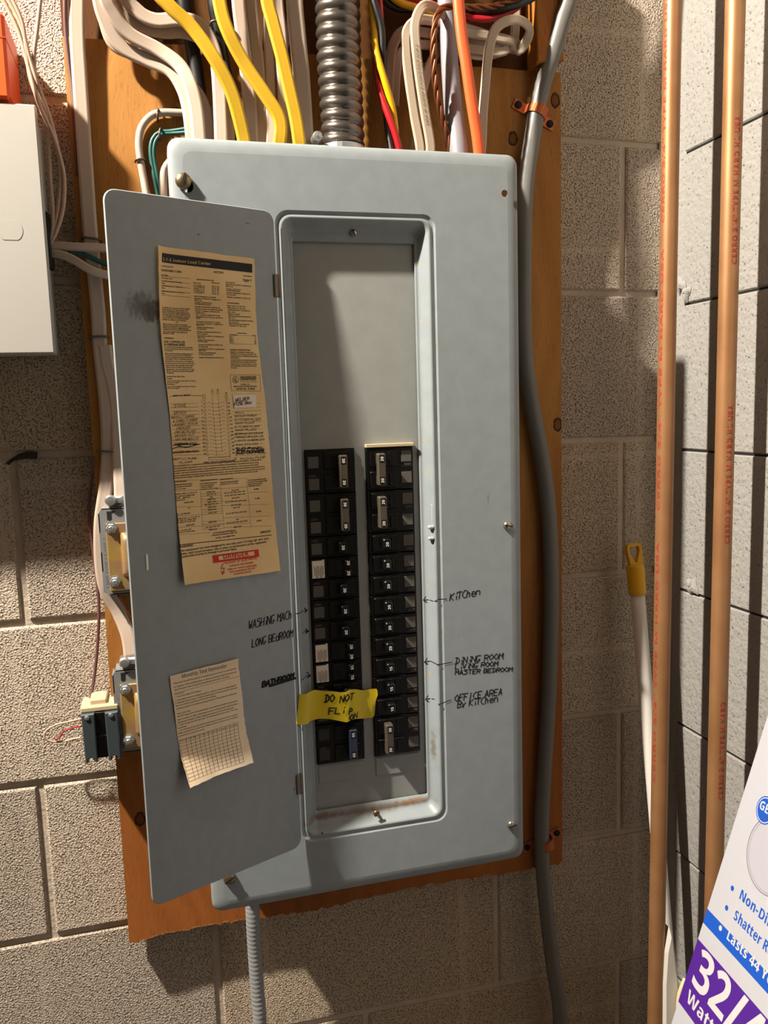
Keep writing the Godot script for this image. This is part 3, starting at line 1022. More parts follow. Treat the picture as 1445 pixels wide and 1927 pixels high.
func build_breakers() -> void:
	var row_left := [["double", "30", "black two-pole breaker with a grey-brown tie bar at the very top of the left column"], ["double", "30", "black two-pole breaker with a grey-brown tie bar, second from the top of the left column"], ["single", "20", "black single breaker in the left column just above the upper white sticker"], ["tandem", "20", "tandem breaker with a white sticker, the highest white sticker in the left column"], ["single", "30", "black single breaker just under the highest white sticker of the left column"], ["single", "20", "black single breaker that the washing machine arrow points at"], ["single", "20", "black single breaker that the long bedroom arrow points at"], ["tandem", "20", "tandem breaker with a white sticker directly below the long bedroom breaker"], ["tandem", "15", "tandem breaker with a white sticker just above the yellow tape"], ["single", "20", "black breaker peeking out along the top edge of the yellow tape"], ["single", "20", "black breaker wholly covered by the yellow tape"], ["blue", "50", "black two-pole breaker with a dark blue tie bar below the yellow tape"]]
	var row := 0
	for e in row_left:
		breaker(true, row, e[0], e[1], e[2])
		row += 2 if e[0] == "double" or e[0] == "blue" else 1
	var row_right := [["double", "20", "two-pole breaker with a grey tie bar under the bent metal tab atop the right column"], ["double", "20", "two-pole breaker with a grey tie bar, second from the top of the right column"], ["single", "20", "first single breaker below the two grey tie bars of the right column"], ["single", "20", "second single breaker below the two grey tie bars of the right column"], ["single", "20", "single 20 breaker two places above the one the kitchen arrow points at, less one"], ["single", "20", "single breaker marked 20 that the kitchen arrow points at"], ["single", "20", "single breaker marked 20 directly under the kitchen arrow's breaker"], ["single", "20", "single breaker marked 20 directly above the dining room arrow's breaker"], ["single", "15", "single breaker marked 15 that the dining room arrow points at"], ["single", "15", "single breaker marked 15 between the dining room and office area arrows"], ["single", "15", "single breaker marked 15 that the office area arrow points at"], ["double", "30", "two-pole breaker with a pale tie bar at the bottom of the right column"]]
	row_right[4][2] = "single breaker marked 20 directly above the one the kitchen arrow points at"
	row = 0
	for e in row_right:
		breaker(false, row, e[0], e[1], e[2])
		row += 2 if e[0] == "double" else 1

# ---------- papers ----------
func bend_label(x: float, y: float) -> float:
	var u := (x + 0.1345) / 0.119
	var v := (y + 0.029) / 0.345
	var z := 0.0008 + 0.0008 * sin(v * 9.0 + u * 2.0) * u * (1.0 - u) * 4.0
	z += 0.0035 * pow(maxf(0.0, 1.0 - v * 5.0), 2.0)
	z += 0.004 * pow(maxf(0.0, 1.0 - u * 4.0) * maxf(0.0, 1.0 - v * 4.0), 1.0)
	z += 0.0022 * pow(maxf(0.0, 1.0 - u * 7.0), 2.0) * smoothstep(0.35, 1.0, v)
	return z

func bend_reminder(x: float, y: float) -> float:
	var u := (x + 0.153) / 0.085
	var v := (y + 0.245) / 0.1235
	var z := 0.0012 + 0.0007 * sin(v * 11.0)
	z += (0.012 - 0.007 * clampf(u, 0.0, 1.0)) * pow(maxf(0.0, 1.0 - v * 3.2), 1.6)
	z += 0.004 * maxf(0.0, 1.0 - v * 3.5) * absf(u - 0.5) * 2.0
	z += 0.0025 * pow(maxf(0.0, v * 6.0 - 5.0), 2.0)
	return z

# sheet over a four-sided outline given in the door's plane (corners lower left, lower right, upper right, upper left)
func sheet(s: SurfaceTool, c: PackedVector2Array, bend: Callable, nu: int, nv: int, ragged: float, bow := 0.0) -> void:
	var g := []
	var n := FastNoiseLite.new()
	n.frequency = 0.9
	for j in nv + 1:
		var row := []
		for i in nu + 1:
			var u := float(i) / nu
			var v := float(j) / nv
			var p := c[0].lerp(c[1], u).lerp(c[3].lerp(c[2], u), v)
			p.x += bow * exp(-pow((v - 0.78) / 0.19, 2.0))
			p.x += ragged * n.get_noise_2d(j * 0.6, 5.0 * u) * (1.0 if i == 0 or i == nu else 0.0)
			p.y += ragged * n.get_noise_2d(i * 0.6 + 50.0, 7.0 * v) * (1.0 if j == 0 or j == nv else 0.0)
			row.append(p)
		g.append(row)
	s.set_smooth_group(3)
	for side in 2:
		for j in nv:
			for i in nu:
				var q := []
				for k in [[0, 0], [1, 0], [1, 1], [0, 1]]:
					var p: Vector2 = g[j + k[1]][i + k[0]]
					q.append(Vector3(p.x, p.y, bend.call(p.x, p.y) - 0.00015 * side))
				if side == 0:
					quad(s, q[0], q[1], q[2], q[3])
				else:
					quad(s, q[3], q[2], q[1], q[0])
		s.set_smooth_group(4)
	s.set_smooth_group(-1)

func lines_on(s: SurfaceTool, lines: Array, put: Callable, bold := false) -> void:
	for e in lines:
		text(s, e[0], e[1] * 0.001, e[2] * 0.001, e[3] * 0.001, e[4] * 0.001, put, bold)

func rule(s: SurfaceTool, x0: float, y0: float, x1: float, y1: float, w: float, put: Callable) -> void:
	stroke(s, Vector2(x0, y0) * 0.001, Vector2(x1, y1) * 0.001, w * 0.001, put)

func build_papers() -> void:
	var o := thing("instruction_label", DOOR.origin, "yellowed paper instruction label with a black title bar stuck on the open door", "label")
	o.transform = DOOR
	var s := st_new()
	sheet(s, v2([-132.8, -28.0, -14.7, -30.5, -25.8, 313.4, -136.1, 316.4]), bend_label, 16, 44, 0.0006, -0.0048)
	var paper := part("paper", s, M.old_paper, o)
	var put := func(x, y): return Vector3(x, y, bend_label(x, y) + 0.0002)
	var top := func(x, y): return Vector3(x, y, bend_label(x, y) + 0.0005)
	# title bar
	s = st_new()
	bar(s, v2([-134.1, 300.6, -30.5, 298.3, -30.0, 307.5, -133.4, 309.7]), put)
	part("title_bar", s, M.ink, paper)
	s = st_new()
	lines_on(s, [
		["I-T-E Indoor Load Center", -132.7, 302.1, 53.4, 2.81]], top)
	part("title_print", s, M.old_paper, paper)
	s = st_new()
	lines_on(s, [
		["Catalog Number", -135.1, 296.3, 14.1, 1.22],
		["H2755", -76.2, 294.6, 11.1, 2.15],
		["Enclosure", -41.6, 293.7, 10.1, 1.40],
		["RATINGS", -135.7, 287.4, 8.1, 1.22],
		["225 amps Max.", -135.9, 284.6, 12.7, 1.22],
		["For Main Breaker Rating if", -135.8, 281.8, 22.9, 1.22],
		["used", -136.0, 279.7, 3.9, 1.13],
		["120/240 Volts AC 1 Phase 3", -136.2, 277.1, 23.7, 1.22],
		["Wire", -136.3, 274.8, 3.9, 1.13],
		["208Y/120 Volts AC 1 Phase 3", -136.5, 271.7, 25.1, 1.22],
		["Wire", -136.7, 269.4, 4.1, 1.13],
		["Suitable for use as Service Equip-", -137.0, 255.7, 31.1, 1.23],
		["ment when not more than six", -137.1, 254.0, 28.2, 1.23],
		["main disconnecting means are", -137.2, 252.3, 29.0, 1.23],
		["Code and when main breaker kit", -137.3, 250.6, 30.8, 1.23],
		["is used. May be used with service", -137.2, 248.9, 30.9, 1.23],
		["Cat. number of maximum rating of", -137.1, 247.2, 30.7, 1.23],
		["circuit breaker or main breaker", -137.3, 245.5, 29.4, 1.23],
		["breaker or rating of main breaker", -137.4, 243.8, 26.7, 1.23],
		["or", -122.5, 241.9, 2.9, 1.15],
		["When not more than six service", -137.3, 239.4, 27.4, 1.23],
		["disconnecting means are provided and", -137.2, 237.7, 31.0, 1.23],
		["when not used as a lighting and", -137.3, 235.9, 28.3, 1.23],
		["appliance branch circuit panelboard", -137.2, 234.1, 30.8, 1.23],
		["See article 384 of the National", -137.4, 231.9, 27.0, 1.23],
		["Electric Code", -137.3, 230.2, 12.3, 1.23],
		["TERMINALS", -136.8, 225.4, 11.5, 1.33],
		["for all panel terminals and on circuit", -136.9, 216.7, 31.5, 1.24],
		["breaker terminals when breakers are", -136.9, 214.8, 31.8, 1.24],
		["so marked", -136.6, 213.1, 8.9, 1.24],
		["When used as service equipment, all", -136.8, 210.2, 30.9, 1.24],
		["unused neutral wires shall be", -136.7, 208.5, 29.1, 1.24],
		["used as equipment grounding wire", -136.8, 206.6, 32.3, 1.24],
		["terminals. These terminals may be", -136.7, 204.7, 30.0, 1.24],
		["identified by the green or hexagonal", -136.6, 202.6, 31.0, 1.24],
		["terminals and not exceed the wire sizes", -136.6, 200.5, 32.6, 1.24],
		["listed under Ground Bar Wire Size", -136.5, 198.4, 30.7, 1.24],
		["When used as other than service", -136.4, 196.5, 29.2, 1.25],
		["equipment, use Ground Bar Kit Type", -136.4, 194.5, 31.8, 1.25],
		["GB for equipment grounding wire", -136.1, 192.6, 30.7, 1.25],
		["terminals", -136.0, 190.7, 8.1, 1.25],
		["Ground Bar Wire Size", -136.0, 187.1, 20.1, 1.34],
		["Copper", -136.0, 185.1, 6.4, 1.15],
		["One #14-#4 AWG and Two or Three", -136.1, 182.7, 31.8, 1.15],
		["#14-#12 AWG", -136.0, 181.0, 13.1, 1.15],
		["Aluminum", -136.1, 179.2, 8.7, 1.15],
		["One #12-#4 AWG and Two or Three", -136.1, 177.0, 31.9, 1.16],
		["#12-#10 AWG", -136.0, 175.3, 13.1, 1.16],
		["Neutral Bar Wire Size", -96.5, 286.1, 19.7, 1.35],
		["Wire Size", -100.5, 282.3, 8.4, 1.25],
		["Tightening Torque", -79.9, 283.9, 9.7, 1.17],
		["14-10 AWG Cu", -100.4, 279.9, 12.4, 1.16],
		["12-10 AWG Al", -100.5, 278.3, 12.4, 1.16],
		["8 AWG Cu-Al", -100.6, 276.5, 12.1, 1.16],
		["6-4 AWG Cu-Al", -100.7, 274.6, 12.1, 1.16],
		["3-1/0 AWG Cu", -100.8, 272.7, 12.4, 1.16],
		["20 in. lb.", -79.8, 280.3, 8.8, 1.17],
		["25 in. lb.", -79.9, 278.5, 8.8, 1.17],
		["35 in. lb.", -80.0, 276.7, 8.8, 1.17],
		["40 in. lb.", -80.2, 274.7, 8.8, 1.17],
		["50 in. lb.", -80.0, 272.6, 8.5, 1.18],
		["Line Terminals A, B, and N", -100.5, 268.8, 24.4, 1.35],
		["Suitable for 60/75 C Conductors", -100.5, 266.7, 30.5, 1.26],
		["Wire Size", -100.4, 264.8, 8.4, 1.26],
		["Copper and Aluminum", -100.3, 262.9, 19.4, 1.16],
		["#1-300 MCM AWG", -100.4, 261.1, 18.3, 1.16],
		["Torque Terminals to 250 Lb. In.", -100.4, 258.4, 29.2, 1.36],
		["Branch Feeder Terminals Suitable", -100.1, 256.3, 31.5, 1.26],
		["for 60 C Copper or Aluminum", -100.0, 254.2, 27.4, 1.26],
		["Conductors", -99.9, 252.3, 10.1, 1.26],
		["75 C Copper Conductors only", -100.0, 250.3, 27.8, 1.26],
		["100 Amp. Thru 125 amp. Breakers", -99.9, 248.2, 30.9, 1.26],
		["only", -100.0, 246.7, 5.1, 1.17],
		["Terminals Listed LK-1-C Lug Kit", -100.0, 243.3, 27.4, 1.26],
		["Suitable for 60/75 C Conductors", -99.9, 241.3, 30.7, 1.26],
		["Wire Size", -99.8, 239.7, 8.4, 1.27],
		["Copper and Aluminum", -99.7, 237.5, 19.2, 1.17],
		["#2-2/0 AWG", -99.6, 235.7, 10.8, 1.17],
		["Torque Terminals to 50 Lb. In.", -99.6, 232.9, 27.6, 1.37],
		["LK-2 Lug Kit", -99.5, 230.9, 11.2, 1.27],
		["Suitable for 60/75 C Conductors", -99.4, 228.7, 30.4, 1.27],
		["Wire Size", -99.3, 226.9, 8.2, 1.27],
		["Copper and Aluminum", -99.3, 224.7, 19.0, 1.17],
		["#2-2/0 AWG", -99.2, 223.0, 10.9, 1.17],
		["Torque Terminals to 150 Lb. In.", -99.1, 219.9, 28.4, 1.37],
		["LK-3 Lug Kit", -99.0, 217.9, 11.0, 1.27],
		["Suitable for 60/75 C Conductors", -99.0, 215.5, 30.0, 1.27],
		["Wire Size", -98.9, 213.8, 8.3, 1.27],
		["Copper and Aluminum", -99.0, 211.6, 19.4, 1.18],
		["#1-300 MCM AWG", -98.9, 209.7, 15.9, 1.18],
		["Torque Terminals to 250 Lb. In.", -99.1, 206.7, 28.9, 1.37],
		["LK-4 Lug Kit", -63.4, 285.6, 11.3, 1.28],
		["Suitable for 60/75 C Conductors", -63.3, 283.4, 30.5, 1.28],
		["Wire Size", -63.2, 281.4, 8.6, 1.29],
		["Copper or Aluminum", -63.1, 278.9, 17.5, 1.19],
		["#1-300 MCM AWG", -63.0, 277.1, 16.7, 1.19],
		["Torque Terminals to 250 Lb. In.", -62.9, 274.8, 28.7, 1.39],
		["#14-2/0 AWG", -63.1, 272.8, 11.1, 1.19],
		["Torque Terminals to 120 Lb. In.", -63.0, 270.2, 28.7, 1.39],
		["ACCESSORIES", -62.9, 264.1, 14.6, 1.39],
		["Door Lock Cat. No. DL-1", -62.8, 261.3, 22.0, 1.29],
		["Filler Plate Cat. No. QF-3", -62.7, 259.1, 22.3, 1.29],
		["1/0 Neutral Aux. Terminal Cat.", -62.7, 257.0, 27.4, 1.29],
		["No. LK-2", -62.8, 254.8, 9.5, 1.29],
		["Type LK Lug Kit", -62.7, 252.8, 14.4, 1.29],
		["2/0 Branch Neutral Terminal Cat.", -62.6, 250.6, 27.9, 1.30],
		["No. LK-C", -62.5, 248.6, 8.4, 1.30],
		["250 MCM Branch Neutral Terminal", -62.4, 246.4, 29.8, 1.30],
		["Cat. No. LK-3", -62.3, 244.5, 12.1, 1.30],
		["300 MCM Branch Neutral", -62.2, 242.5, 24.9, 1.30],
		["Terminal Cat. No. LK-4", -62.0, 240.5, 20.6, 1.30],
		["Ground Bars", -52.9, 233.1, 11.6, 1.31],
		["Catalog No.", -62.4, 231.1, 9.9, 1.20],
		["Term", -34.4, 231.1, 4.0, 1.23],
		["GB-4", -62.3, 228.9, 4.3, 1.20],
		["GB-7", -62.4, 226.9, 4.6, 1.20],
		["GB-10", -62.3, 225.1, 4.6, 1.20],
		["GB-14", -62.4, 223.1, 5.0, 1.20],
		["4", -31.7, 228.6, 0.9, 1.13],
		["7", -31.8, 226.6, 0.9, 1.13],
		["10", -32.4, 224.8, 1.7, 1.13],
		["14", -32.5, 222.8, 1.9, 1.13],
		["GENERAL INFORMATION", -62.4, 215.2, 24.3, 1.41],
		["Replace conductors with only", -62.3, 213.0, 28.1, 1.31],
		["breakers or devices listed. All", -62.2, 211.0, 31.2, 1.31],
		["openings must be filled with breakers", -62.3, 208.8, 33.3, 1.31],
		["or filler plates", -62.4, 206.8, 10.3, 1.31],
		["Circuit breaker overload trip position", -62.4, 204.6, 32.4, 1.31],
		["is indicated by handle position", -62.5, 202.6, 31.0, 1.31],
		["mid between ON and OFF. To reset", -62.4, 200.3, 31.9, 1.31],
		["move handle to OFF position then", -62.3, 198.3, 30.8, 1.31],
		["to ON", -62.4, 196.3, 6.7, 1.21],
		["UNDERWRITERS", -52.2, 185.8, 20.0, 2.24],
		["LABORATORIES", -52.1, 183.5, 20.0, 2.24],
		["CLASS CTL", -51.7, 178.6, 11.0, 1.53],
		["ENCLOSED PANELBOARD", -60.1, 176.3, 28.1, 1.52],
		["ISSUE NO. B-3858", -57.3, 173.6, 22.7, 1.73],
		["A", -86.5, 173.3, 1.3, 1.40],
		["B", -79.8, 173.2, 1.3, 1.40],
		["N", -70.3, 169.6, 1.7, 1.42]], put, true)
	lines_on(s, [
		["2", -67.1, 158.8, 1.5, 1.56],
		["4", -67.3, 155.1, 1.5, 1.56],
		["6", -67.3, 151.0, 1.5, 1.56],
		["8", -67.2, 147.8, 1.8, 1.56],
		["10", -66.9, 143.7, 2.8, 1.79],
		["12", -66.9, 140.0, 3.1, 1.79],
		["14", -66.9, 136.1, 3.3, 1.79],
		["16", -66.6, 131.9, 3.3, 1.79],
		["18", -66.3, 128.2, 3.3, 1.80],
		["20", -66.3, 124.5, 3.3, 1.80],
		["22", -66.3, 120.6, 3.3, 1.80],
		["24", -66.0, 116.7, 3.3, 1.80],
		["26", -66.0, 112.9, 3.3, 1.80],
		["28", -66.0, 108.9, 3.3, 1.80],
		["30", -65.9, 105.2, 3.3, 1.81],
		["1", -99.0, 160.7, 0.7, 1.52],
		["3", -98.8, 156.4, 1.0, 1.53],
		["5", -99.1, 152.0, 1.2, 1.53],
		["7", -99.0, 148.5, 1.2, 1.53],
		["9", -98.6, 144.3, 1.2, 1.53],
		["11", -100.3, 140.2, 3.1, 1.75],
		["13", -99.8, 136.5, 2.9, 1.75],
		["15", -100.3, 132.9, 3.4, 1.75],
		["17", -100.0, 129.0, 3.1, 1.75],
		["19", -99.8, 125.1, 2.9, 1.76],
		["21", -99.8, 121.3, 3.1, 1.76],
		["23", -99.8, 117.5, 3.1, 1.76],
		["25", -99.8, 113.6, 3.1, 1.76],
		["27", -99.8, 109.8, 3.1, 1.76],
		["29", -99.8, 105.9, 3.1, 1.76],
		["SHORT CIRCUIT CURRENT RATING", -100.3, 96.8, 37.2, 1.88],
		["This panelboard has a maximum short circuit current rating of 10,000 RMS symmetrical amperes, 120/240 volts AC", -134.6, 95.8, 105.0, 1.40],
		["The actual rating is dependent on the overcurrent devices installed in the panelboard. The lowest rated device, if any,", -134.3, 93.2, 100.9, 1.40],
		["installed within or the main breaker, if any, establishes the rating of the loadcenter. The branch circuit breaker", -134.3, 90.6, 100.0, 1.40],
		["breaker. The series connected ratings shown below may be used with the applicable branch breakers for branch breaker", -134.2, 88.2, 107.8, 1.40],
		["series combinations used under the main breaker combinations. The series combinations may be used for various short", -134.4, 85.6, 108.2, 1.41],
		["circuit current ratings as shown below. The short circuit main breaker type used with branch breakers in this", -134.3, 83.4, 98.9, 1.41],
		["MAIN BREAKER", -133.6, 79.3, 12.8, 1.41],
		["When No Main Breaker", -133.6, 76.2, 19.4, 1.41],
		["is present in the panel", -133.7, 74.0, 18.2, 1.41],
		["use a I-T-E Type", -133.6, 71.8, 11.4, 1.30],
		["FEEDER MAIN BREAKER", -105.1, 78.3, 20.2, 1.33],
		["Use when the branch", -104.8, 75.2, 18.8, 1.44],
		["is not the lug main", -104.7, 73.1, 15.1, 1.33],
		["circuit rating is", -104.6, 71.1, 13.6, 1.33],
		["breaker is a I-T-E Type", -104.5, 69.1, 19.6, 1.33],
		["BRANCH BREAKERS", -81.6, 77.8, 15.1, 1.35],
		["Use the branch breakers", -81.1, 74.6, 21.5, 1.46],
		["listed are I-T-E Type", -80.9, 72.5, 20.5, 1.46],
		["Then the panelboard short", -48.7, 74.3, 23.6, 1.50],
		["circuit current rating in RMS", -48.6, 72.0, 24.1, 1.50],
		["symmetrical amperes", -48.4, 69.9, 18.4, 1.38],
		["120/240 volts is", -48.3, 67.8, 16.1, 1.38],
		["NONE USED", -98.4, 65.5, 9.6, 1.34],
		["QP, QT, QPF", -69.1, 65.0, 9.2, 1.36],
		["10,000", -41.7, 63.8, 6.0, 1.51],
		["MAIN LUGS 2, 4, 6, 8, 12", -134.2, 66.6, 24.2, 1.30],
		["QP, QPF, QT, HOM, HQP", -134.1, 64.2, 21.5, 1.30],
		["QP, QPH", -134.3, 62.2, 15.9, 1.30],
		["Class CTL 240v", -134.2, 60.0, 10.6, 1.31],
		["QP, QPF, QT", -98.6, 62.9, 10.8, 1.34],
		["QPH", -95.6, 59.8, 3.7, 1.34],
		["QP, QT, QPF, QPH, QPPH, HQP", -77.8, 62.7, 25.3, 1.36],
		["QP, QT, QPF, QPH, QPPH, HQP", -77.7, 59.8, 25.3, 1.36],
		["QPH, QPPH", -69.3, 56.5, 9.2, 1.37],
		["22,000", -41.0, 53.4, 6.1, 1.51],
		["NONE USED", -124.6, 56.9, 10.0, 1.32],
		["NONE USED", -98.5, 57.6, 9.8, 1.34],
		["QPH, QPF", -98.3, 54.7, 10.1, 1.34],
		["QP, QT, QPF, QPH, QPPH, HQP", -77.6, 52.7, 25.6, 1.36],
		["QPH, BQH, HQP, HHL", -101.9, 52.3, 16.2, 1.34],
		["QPH, PPH, HQP", -71.0, 48.9, 12.6, 1.37],
		["NONE USED", -98.4, 49.3, 9.8, 1.34],
		["QPH, HQP", -68.4, 45.9, 8.5, 1.37],
		["22", -121.2, 50.9, 2.4, 1.32],
		["NONE USED", -98.3, 46.6, 9.9, 1.34],
		["QPH, HQP", -98.1, 43.2, 9.7, 1.34],
		["42,000", -40.2, 38.8, 6.1, 1.52],
		["QP, QT, QPF, QPH, QPPH, HQP", -77.4, 40.3, 25.4, 1.37],
		["65, L, LH, HHB, NH7", -133.7, 45.5, 14.6, 1.31],
		["MAIN LUGS 2, 4, 6, 8, 10, 12", -134.7, 40.8, 26.1, 1.31],
		["QP, QPF, QT, HOM, HHB", -134.4, 38.8, 21.4, 1.31],
		["in Class CTL Panel Type", -134.3, 36.8, 20.6, 1.31],
		["NONE USED", -124.7, 33.0, 9.5, 1.32],
		["NONE USED", -98.8, 33.3, 9.3, 1.35],
		["HQP", -65.6, 32.7, 3.3, 1.38],
		["QP, QT, QPF, QPH, QPPH, HQP", -77.2, 30.0, 25.5, 1.37],
		["65,000", -40.3, 28.3, 6.1, 1.52],
		["QPH, HQP, HHB, HED", -102.7, 28.1, 16.8, 1.35],
		["NONE USED", -98.7, 25.1, 9.4, 1.35],
		["QPH, HQP", -68.9, 24.7, 9.0, 1.38],
		["65, L, BL, HHL, HH7", -135.1, 28.5, 16.0, 1.31],
		["Class CTL Panel Type", -135.0, 26.5, 20.0, 1.32],
		["I-T-E Electrical Products", -94.3, 20.9, 27.2, 1.92],
		["A Division of Siemens A&E, Inc.", -96.6, 18.7, 31.7, 1.58],
		["Tucker, GA 30084 USA", -92.1, 15.5, 23.6, 1.59],
		["4093397", -36.8, 14.6, 13.8, 2.35],
		["This equipment has been designed for use only with I-T-E Type QP, QPF, QPH,", -134.4, 6.8, 108.3, 2.09],
		["QPHF, HQP Circuit Breakers. Use of other circuit breakers in this equipment", -133.7, 3.4, 103.8, 2.10],
		["could result in property damage or personal injury.", -133.1, 0.5, 65.7, 2.10]], put, true)
	rule(s, -135.34, 286.86, -103.69, 287.04, 0.25, put)
	rule(s, -135.67, 281.98, -104.01, 282.05, 0.25, put)
	rule(s, -135.98, 277.29, -104.31, 277.25, 0.25, put)
	rule(s, -136.31, 272.40, -104.63, 272.25, 0.25, put)
	rule(s, -136.58, 268.36, -104.90, 268.11, 0.25, put)
	rule(s, -63.75, 189.52, -27.27, 189.25, 0.30, put)
	rule(s, -27.27, 189.25, -27.51, 171.90, 0.30, put)
	rule(s, -27.51, 171.90, -63.14, 172.80, 0.30, put)
	rule(s, -63.14, 172.80, -63.75, 189.52, 0.30, put)
	rule(s, -62.41, 231.46, -30.66, 231.19, 0.20, put)
	rule(s, -30.66, 231.19, -30.22, 221.99, 0.20, put)
	rule(s, -30.22, 221.99, -62.04, 222.26, 0.20, put)
	rule(s, -62.04, 222.26, -62.41, 231.46, 0.20, put)
	rule(s, -53.94, 184.44, -54.23, 183.19, 0.40, put)
	rule(s, -54.23, 183.19, -54.94, 182.08, 0.40, put)
	rule(s, -54.94, 182.08, -55.97, 181.27, 0.40, put)
	rule(s, -55.97, 181.27, -57.20, 180.84, 0.40, put)
	rule(s, -57.20, 180.84, -58.48, 180.85, 0.40, put)
	rule(s, -58.48, 180.85, -59.66, 181.29, 0.40, put)
	rule(s, -59.66, 181.29, -60.59, 182.11, 0.40, put)
	rule(s, -60.59, 182.11, -61.16, 183.21, 0.40, put)
	rule(s, -61.16, 183.21, -61.31, 184.46, 0.40, put)
	rule(s, -61.31, 184.46, -61.01, 185.71, 0.40, put)
	rule(s, -61.01, 185.71, -60.31, 186.80, 0.40, put)
	rule(s, -60.31, 186.80, -59.28, 187.62, 0.40, put)
	rule(s, -59.28, 187.62, -58.06, 188.05, 0.40, put)
	rule(s, -58.06, 188.05, -56.78, 188.05, 0.40, put)
	rule(s, -56.78, 188.05, -55.60, 187.62, 0.40, put)
	rule(s, -55.60, 187.62, -54.67, 186.80, 0.40, put)
	rule(s, -54.67, 186.80, -54.09, 185.69, 0.40, put)
	rule(s, -54.09, 185.69, -53.94, 184.44, 0.40, put)
	rule(s, -59.12, 186.48, -59.30, 183.44, 0.50, put)
	rule(s, -59.30, 183.44, -58.54, 182.72, 0.50, put)
	rule(s, -58.54, 182.72, -57.57, 183.43, 0.50, put)
	rule(s, -57.57, 183.43, -57.37, 186.99, 0.50, put)
	rule(s, -57.09, 185.77, -57.31, 182.11, 0.50, put)
	rule(s, -57.31, 182.11, -55.70, 181.90, 0.50, put)
	rule(s, -52.45, 182.09, -31.28, 181.79, 0.30, put)
	rule(s, -86.18, 169.83, -84.25, 104.96, 0.20, put)
	rule(s, -79.34, 169.74, -77.31, 109.05, 0.20, put)
	rule(s, -86.75, 172.47, -84.07, 172.44, 0.25, put)
	rule(s, -84.07, 172.44, -84.22, 170.03, 0.25, put)
	rule(s, -84.22, 170.03, -86.89, 170.06, 0.25, put)
	rule(s, -86.89, 170.06, -86.75, 172.47, 0.25, put)
	rule(s, -80.41, 172.40, -77.71, 172.37, 0.25, put)
	rule(s, -77.71, 172.37, -77.85, 169.95, 0.25, put)
	rule(s, -77.85, 169.95, -80.55, 169.98, 0.25, put)
	rule(s, -80.55, 169.98, -80.41, 172.40, 0.25, put)
	rule(s, -96.73, 168.99, -94.09, 168.95, 0.25, put)
	rule(s, -94.09, 168.95, -94.24, 166.55, 0.25, put)
	rule(s, -94.24, 166.55, -96.88, 166.59, 0.25, put)
	rule(s, -96.88, 166.59, -96.73, 168.99, 0.25, put)
	rule(s, -96.61, 165.17, -93.97, 165.13, 0.25, put)
	rule(s, -93.97, 165.13, -94.12, 162.73, 0.25, put)
	rule(s, -94.12, 162.73, -96.76, 162.78, 0.25, put)
	rule(s, -96.76, 162.78, -96.61, 165.17, 0.25, put)
	rule(s, -70.78, 168.30, -68.04, 168.27, 0.25, put)
	rule(s, -68.04, 168.27, -68.19, 165.82, 0.25, put)
	rule(s, -68.19, 165.82, -70.92, 165.86, 0.25, put)
	rule(s, -70.92, 165.86, -70.78, 168.30, 0.25, put)
	rule(s, -70.64, 164.42, -67.90, 164.37, 0.25, put)
	rule(s, -67.90, 164.37, -68.04, 161.93, 0.25, put)
	rule(s, -68.04, 161.93, -70.78, 161.98, 0.25, put)
	rule(s, -70.78, 161.98, -70.64, 164.42, 0.25, put)
	rule(s, -96.28, 160.91, -94.11, 160.87, 0.25, put)
	rule(s, -94.11, 160.87, -94.23, 158.90, 0.25, put)
	rule(s, -94.23, 158.90, -96.40, 158.95, 0.25, put)
	rule(s, -96.40, 158.95, -96.28, 160.91, 0.25, put)
	rule(s, -70.01, 160.40, -67.76, 160.36, 0.25, put)
	rule(s, -67.76, 160.36, -67.88, 158.36, 0.25, put)
	rule(s, -67.88, 158.36, -70.12, 158.40, 0.25, put)
	rule(s, -70.12, 158.40, -70.01, 160.40, 0.25, put)
	rule(s, -91.92, 159.29, -90.86, 160.81, 0.20, put)
	rule(s, -90.86, 160.81, -89.39, 161.00, 0.20, put)
	rule(s, -89.39, 161.00, -88.02, 159.65, 0.20, put)
	rule(s, -88.02, 159.65, -86.34, 159.29, 0.20, put)
	rule(s, -86.34, 159.29, -77.87, 159.45, 0.20, put)
	rule(s, -77.87, 159.45, -76.12, 159.86, 0.20, put)
	rule(s, -76.12, 159.86, -74.56, 161.16, 0.20, put)
	rule(s, -74.56, 161.16, -73.08, 160.91, 0.20, put)
	rule(s, -73.08, 160.91, -72.42, 159.56, 0.20, put)
	rule(s, -85.60, 159.39, -85.54, 159.38, 0.75, put)
	rule(s, -133.63, 160.04, -102.19, 160.05, 0.22, put)
	rule(s, -62.11, 158.24, -28.30, 158.68, 0.22, put)
	rule(s, -96.25, 157.09, -94.09, 157.04, 0.25, put)
	rule(s, -94.09, 157.04, -94.21, 155.07, 0.25, put)
	rule(s, -94.21, 155.07, -96.37, 155.12, 0.25, put)
	rule(s, -96.37, 155.12, -96.25, 157.09, 0.25, put)
	rule(s, -69.99, 156.51, -67.74, 156.46, 0.25, put)
	rule(s, -67.74, 156.46, -67.86, 154.45, 0.25, put)
	rule(s, -67.86, 154.45, -70.11, 154.51, 0.25, put)
	rule(s, -70.11, 154.51, -69.99, 156.51, 0.25, put)
	rule(s, -91.89, 155.46, -90.83, 156.97, 0.20, put)
	rule(s, -90.83, 156.97, -89.36, 157.16, 0.20, put)
	rule(s, -89.36, 157.16, -87.99, 155.81, 0.20, put)
	rule(s, -87.99, 155.81, -86.30, 155.44, 0.20, put)
	rule(s, -86.30, 155.44, -77.86, 155.58, 0.20, put)
	rule(s, -77.86, 155.58, -76.10, 155.98, 0.20, put)
	rule(s, -76.10, 155.98, -74.54, 157.28, 0.20, put)
	rule(s, -74.54, 157.28, -73.07, 157.02, 0.20, put)
	rule(s, -73.07, 157.02, -72.40, 155.67, 0.20, put)
